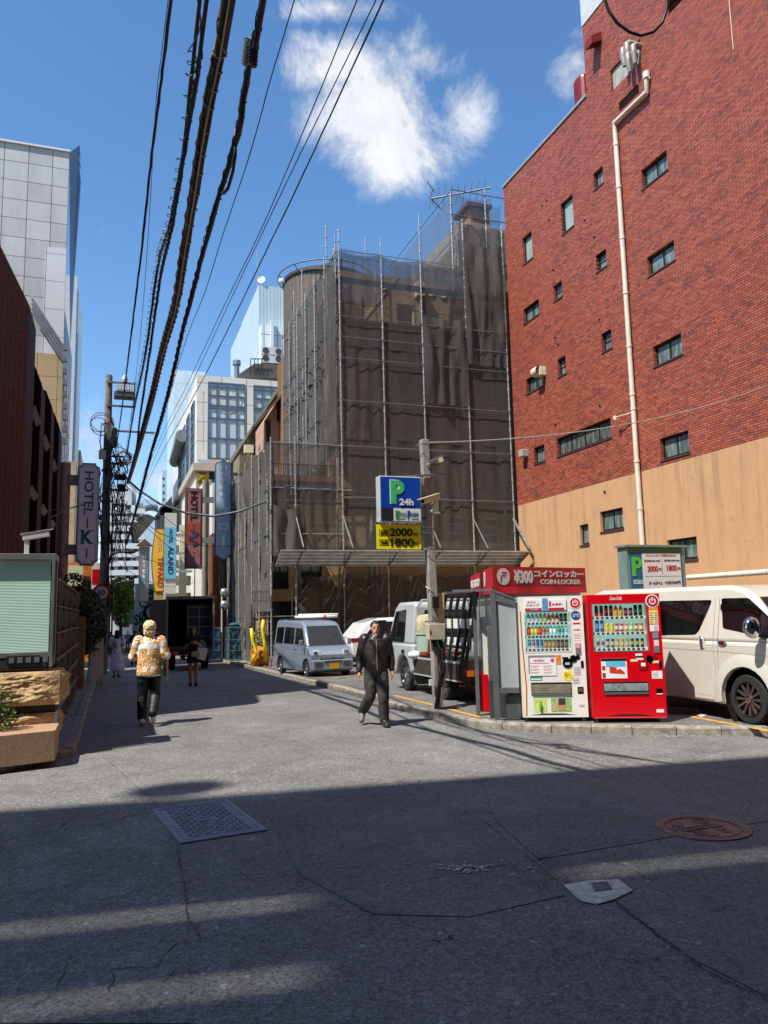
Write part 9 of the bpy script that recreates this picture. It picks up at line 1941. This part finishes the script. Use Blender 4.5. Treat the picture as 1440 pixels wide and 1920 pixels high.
def held(name,label,loc,cat): 
    L_=Mw@V(loc); c=thing(name,label,cat,L_.to_tuple(),R(-6)); return c
c=held('phone','dark phone held up in both hands by the woman in black',(0,-.31,1.20),'phone'); mb=MB(); mb.box((-.035,-.006,-.05),(.035,.006,.07)); mb.build('case',BLKG,c,local=True,bevel=.004)
c=held('handbag','small cream handbag hanging at the hip of the woman in black',(.06,-.2,.86),'bag'); mb=MB(); mb.box((-.11,-.03,-.07),(.11,.03,.07)); b_=mb.build('bag_body',pm('cream leather','b59c66',.5,0,.08),c,local=True,bevel=.012); mb=MB(); mb.tube([(-.1,0,.06),(-.14,.05,.25),(-.16,.12,.48)],.006,5); mb.build('strap',BLK,c,local=True); mb=MB(); mb.box((-.012,-.036,-.03),(.012,-.03,.03)); mb.build('clasp',CHR,b_,local=True)
for i,(x,y,l) in enumerate(((.235,-.12,'white paper shopping bag hanging from the arm of the woman in black, front one'),(.19,-.06,'grey blue paper shopping bag behind the white one on the same arm'))):
    c=held('shopping_bag',l,(x,y,.86),'bag'); mb=MB(); mb.M=Matrix.Rotation(R(12),4,'Y'); mb.prism([(-.12,-.045,-.16),(.12,-.045,-.16),(.12,-.03,.16),(-.12,-.03,.16)],(0,.08,0)); mb.build('paper',(WHT,pm('grey blue paper','8b98a8',.6,0,.05))[i],c,local=True); mb=MB(); mb.tube([(-.05,-.02,.15),(-.06,-.0,.3),(.0,.0,.36),(.08,0,.28),(.09,-.02,.14)],.005,5); mb.build('handle',WHT,c,local=True)
# ---- woman in the pale blue dress
p0=G(218,1271); p=P(fem=True,ankL=(.07,.0,.09),ankR=(-.07,.05,.10),elL=(.23,-.02,1.14),elR=(-.22,.0,1.12),wrL=(.17,-.2,1.1),wrR=(-.2,-.17,1.05))
t,J,s=figure('person','woman walking away in a long pale blue white dress on the left side',(p0.x,p0.y,gz(p0.y)),R(176),1.6,p,vox=.012,face=False)
garment(t,s,'dress',pm('pale blue dress','bcc4dd',.8,0,.06,4,.3,8),lambda mb:(ell(mb,[((.0,0,.27),.27,.22),((0,0,.30),.285,.235),((0,0,.55),.245,.2),((0,0,.8),.19,.155),((0,0,1.05),.13,.10),((0,0,1.25),.16,.12),((0,0,1.38),.15,.1),((0,0,1.42),.08,.07)]),[chain(mb,[J['sh'+q],J['sh'+q].lerp(J['el'+q],.7)],[.085,.08]) for q in 'LR']),.012,4,(.05,.13))
for q in 'LR': shoe(t,s,J,q,BLK)
garment(t,s,'hair',pm('black hair','1a1512',.6,0,.2),lambda mb:(mb.sph(J['head']+V((0,.02,.03)),(.092,.105,.10)),mb.sph(J['head']+V((0,.05,-.1)),(.095,.06,.15))),.012,3)
# ---- smaller figures further on
def simple(label,px,py,rz,H,top,bottom,hair,skirt=False,long=True,face=False,y=None,mask=False):
    p0=G(px,py) if y is None else OY(px,py,y); z=gz(p0.y); p=P(kneeL=(.1,-.05,.49),ankR=(-.09,.12,.12),toeR=(-.1,.0,.04))
    t,J,s=figure('person',label,(p0.x,p0.y,z),rz,H,p,vox=.014,face=face)
    garment(t,s,'top',top,lambda mb:(ell(mb,[((0,0,.86),.175,.13),((0,0,1.0),.175,.13),((0,0,1.25),.185,.135),((0,0,1.38),.165,.11),((0,0,1.44),.08,.07)]),[chain(mb,[J['sh'+q],J['sh'+q].lerp(J['el'+q],.8)],[.075,.07]) for q in 'LR']),.014,3,(.03,.1))
    garment(t,s,'trousers',bottom,lambda mb:(ell(mb,[((0,0,.80),.13,.1),((0,0,.93),.165,.12)]),[chain(mb,[J['hip'+q],J['knee'+q],J['ank'+q]+V((0,0,.03))],[.1,.085,.07]) for q in 'LR']),.014,3)
    for q in 'LR': shoe(t,s,J,q,BLK)
    garment(t,s,'hair',hair,lambda mb:mb.sph(J['head']+V((0,.02,.035)),(.088,.1,.095)),.014,2)
    if mask: mb=MB(); mb.M=Matrix.Scale(s,4); mb.sph(J['head']+V((0,-.065,-.045)),(.05,.035,.04),10,7); mb.build('mask',WHT,t,local=True,smooth=True)
    return t
HB=pm('black hair','1a1512',.6,0,.2); BC=pm('black cotton','151416',.85,0,.15); 
simple('person in loose black clothes walking away, just right of the pale dress',252,1249,R(178),1.62,BC,BC,pm('brown hair','3a2a20',.6,0,.2))
simple('person with white mask and grey shirt walking towards the viewer in the distance',239,1222,R(0),1.7,pm('grey shirt','9aa0ac',.8,0,.1),pm('beige trousers','6c6258',.8,0,.1),HB,face=True,mask=True)
simple('person in black partly hidden behind the blond man',293,1262,R(170),1.68,BC,pm('charcoal trousers','26262a',.8,0,.1),HB)
simple('worker in navy uniform with a white towel bending beside the truck',345,1238,R(80),1.6,pm('navy uniform','16264a',.8,0,.1),pm('navy uniform','16264a',.8,0,.1),HB)
simple('dark-clothed person far ahead at the left edge of the street',207,1228,R(180),1.68,BC,BC,HB)
simple('person in grey far down the street beneath the tree',227,1213,R(180),1.68,pm('mid grey cotton','4a4a50',.85,0,.1),BC,HB)
# ============================================================ OVERHEAD CABLES
def cable(name,label,px,zf,r,m=None,Yf=30.7,wrap=0,loops=0,n=8,strands=0,group='overhead cables',seed=1,znear=None):
    """photo points near -> far; the cable hangs in one upright plane along the street"""
    far=OY(*px[-1],Yf); d0=ray(*px[0]); zn=znear or far.z; near=E0+d0*((zn-CH)/d0.z)
    a=V((near.x,near.y)); b=V((far.x,far.y)); dr=(b-a); nrm=V((-dr.y,dr.x)); pts=[]
    for p in px:
        d=ray(*p); den=nrm.x*d.x+nrm.y*d.y; tt=(nrm.x*a.x+nrm.y*a.y)/den; pts.append(E0+d*tt)
    # extend behind the viewer and resample
    first=pts[0]+(pts[0]-pts[1]).normalized()*6; pts=[first]+pts
    Q=[]
    for i in range(len(pts)-1):
        p0=pts[max(i-1,0)];p1=pts[i];p2=pts[i+1];p3=pts[min(i+2,len(pts)-1)]; k=max(2,int((p2-p1).length/.25))
        for q in range(k):
            u=q/k; Q.append(.5*((2*p1)+(p2-p0)*u+(2*p0-5*p1+4*p2-p3)*u*u+(3*p1-p0-3*p2+p3)*u*u*u))
    Q.append(pts[-1]); rr=random.Random(seed); m=m or BLK
    t=thing(name,label,'cable',Q[len(Q)//2].to_tuple(),group=group)
    mb=MB()
    if strands:
        for sidx in range(strands):
            ph=sidx*6.283/strands; pp=[q+V((math.cos(ph+i*.16)*r*.62*rr.uniform(.85,1.1),0,math.sin(ph+i*.16)*r*.62*rr.uniform(.85,1.1))) for i,q in enumerate(Q)]; mb.tube(pp,r*.46,6)
    else: mb.tube([q+V((rr.uniform(-1,1)*r*.25,0,rr.uniform(-1,1)*r*.3)) for q in Q],[r*rr.uniform(.9,1.12) for q in Q],n)
    mb.build('sheath',m,t,smooth=True)
    if wrap:
        mb=MB(); pp=[]; rk=r*1.13
        for i in range(len(Q)-1):
            for q in range(10):
                c=Q[i].lerp(Q[i+1],q/10); a_=(i*10+q)*.628*(1 if wrap==1 else 1.0); pp.append(c+V((math.cos(a_)*rk,0,math.sin(a_)*rk)))
        mb.tube(pp,.0075 if wrap==1 else .008,4); mb.build('lashing',pm('lashing wire','8a7f70',.4,.4,.1) if wrap>1 else BLK,t)
        if wrap>1: mb=MB(); mb.tube([q+V((0,0,-r*1.25)) for q in Q],.009,5); mb.build('messenger_wire',pm('messenger','a0988c',.4,.4,.1),t)
    if loops:
        mb=MB(); pp=[]
        for i in range(0,len(Q)-1):
            for q in range(8):
                c=Q[i].lerp(Q[i+1],q/8); a_=q/8*6.283; pp.append(c+V((-math.cos(a_)*loops-loops*.3,0,math.sin(a_)*loops)))
        mb.tube(pp,.006,4); mb.build('spiral_wire',BLK,t)
    return t
cable('overhead_cable','leftmost thin black cable running along the street to the utility pole',[(323,-20),(300,170),(282,312),(264,480),(242,660),(230,756),(217,847)],7,.018,Yf=30.6,seed=1)
cable('overhead_cable','very thin black wire just right of the leftmost cable',[(318,-20),(303,100),(292,200),(276,470),(262,640),(245,790)],7,.0055,seed=2)
cable('overhead_cable','black cable with small wire loops, left one of the close pair',[(377,-20),(359,140),(341,300),(318,420),(295,503),(273,660),(251,768),(238,850)],7,.022,loops=.05,seed=3)
cable('overhead_cable','black ribbed cable, right one of the close pair',[(391,-20),(370,140),(350,260),(324,420),(301,520),(281,660),(263,780),(254,852),(240,905)],7,.021,wrap=1,seed=4)
cable('overhead_cable','thickest twisted brown black cable bundle with lashing wire',[(431,-20),(412,95),(390,200),(375,290),(364,362),(344,480),(329,572),(307,650),(285,744),(266,816),(249,876),(240,905)],7,.056,pm('bundle rubber','2c2620',.7,0,.3,12),wrap=2,strands=5,seed=5)
cable('overhead_cable','thick black cable carrying a grey splice box, right of the bundle',[(496,-20),(484,50),(468,120),(456,190),(446,250),(420,340),(402,400),(389,440),(372,507),(343,620),(324,703),(300,795),(283,852),(261,935),(237,1020)],7,.033,wrap=1,seed=6,znear=7.5)
cable('overhead_cable','hair-thin wire crossing the sky just right of the splice box',[(558,-20),(510,140),(465,300),(418,440),(384,548),(343,655),(300,805),(262,905)],8,.0055,seed=7)
cable('overhead_cable','hair-thin wire, left one of the three over the big cloud',[(678,-20),(560,267),(485,440),(420,574),(348,727),(300,823),(262,915)],8,.0055,seed=8)
cable('overhead_cable','hair-thin wire, middle one of the three over the big cloud',[(715,-20),(560,295),(488,445),(424,580),(352,735),(303,830),(265,925)],8,.0055,seed=9)
cable('overhead_cable','hair-thin wire, right one of the three over the big cloud',[(728,-20),(560,345),(514,440),(444,584),(372,727),(300,857),(255,950)],8,.007,seed=10)
# splice box
a=ray(468,95); far=OY(237,1020,30.7); 
b_=[o for o in bpy.data.objects if o.get('label','').startswith('thick black cable carrying')][0]
def cable_pt(px,py,Y): return OY(px,py,Y)
near=E0+ray(496,-20)*((7.5-CH)/ray(496,-20).z); nrm=V((-(far.y-near.y),far.x-near.x)); 
def inpl(px,py): d=ray(px,py); return E0+d*((nrm.x*near.x+nrm.y*near.y)/(nrm.x*d.x+nrm.y*d.y))
t=thing('splice_box','grey oblong splice box clipped to the thick black cable near the top','cable box',inpl(466,98).to_tuple(),group=None)
mb=MB(); p,q=inpl(470,72),inpl(463,124); mb.tube([p,p.lerp(q,.06),q.lerp(p,.06),q],[.04,.065,.065,.04],10); mb.build('housing',pm('splice grey','6d7276',.5,.1,.1),t,smooth=40)
mb=MB(); p,q=inpl(475,80),inpl(472,125); mb.tube([p,q],.05,8); 
for k in range(5): c=p.lerp(q,.3+.15*k); mb.lathe([(.03,0),(.06,.01),(.03,.02)],c,8)
mb.build('clamp',BLK,t)
cab('drop_cable','short black cable loop hanging beside the thick cable',[inpl(441,245),inpl(441,290),inpl(437,320),inpl(428,352),inpl(420,362),inpl(410,362)],.02)
# dark draping line from the pole to the netting
A=OY(245,905,30.6); B=OY(500,940,29.2)
cab('draping_cable','grey cable draping low across the street from the utility pole to the netting',[OY(232,890,30.6),A,OY(262,920,30.4),OY(300,945,30.2),OY(350,962,30),OY(400,968,29.8),OY(445,960,29.5),B],.045,pm('grey sheath','5f6468',.5,0,.1))
cab('draping_cable','thin dark cable sagging between the hotel signs',[OY(245,960,30.6),OY(300,1000,33),OY(350,1020,36),OY(400,1025,38),OY(440,1024,38)],.014)
cab('draping_cable','thin wire from the left edge rising to the utility pole, upper one',[OY(-20,1000,14),OY(60,985,18),OY(130,955,24),OY(196,932,30.6)],.013)
cab('draping_cable','thin wire from the left buildings to the utility pole, lower one',[OY(85,958,20),OY(140,950,25),OY(196,940,30.6)],.012)
for i,(a,b,ya,yb,l) in enumerate((((235,900),(395,1030),30.6,46,'upper'),((235,950),(390,1075),30.6,48,'middle'),((232,1035),(400,1062),30.6,45,'lower'),((225,1060),(330,1100),30.6,50,'lowest'))):
    cab('service_wire',l+' thin wire strung from the utility pole across to the hotel signs',sagline(OY(*a,ya),OY(*b,yb),.25,12),.012,pm('wire grey','4c4e52',.5,0,.1))
# black cable loop, top right
L=[E0+ray(px,py)*8 for px,py in ((1128,-40),(1134,0),(1142,22),(1158,44),(1180,60),(1202,67),(1225,60),(1242,42),(1250,20),(1252,-5),(1250,-40))]
cab('cable_loop','black cable hanging in a wide loop in front of the brick wall, top right',L,.016,n=8)
# hard dark corner: underside of a shop awning bracket above the viewer
"""end"""
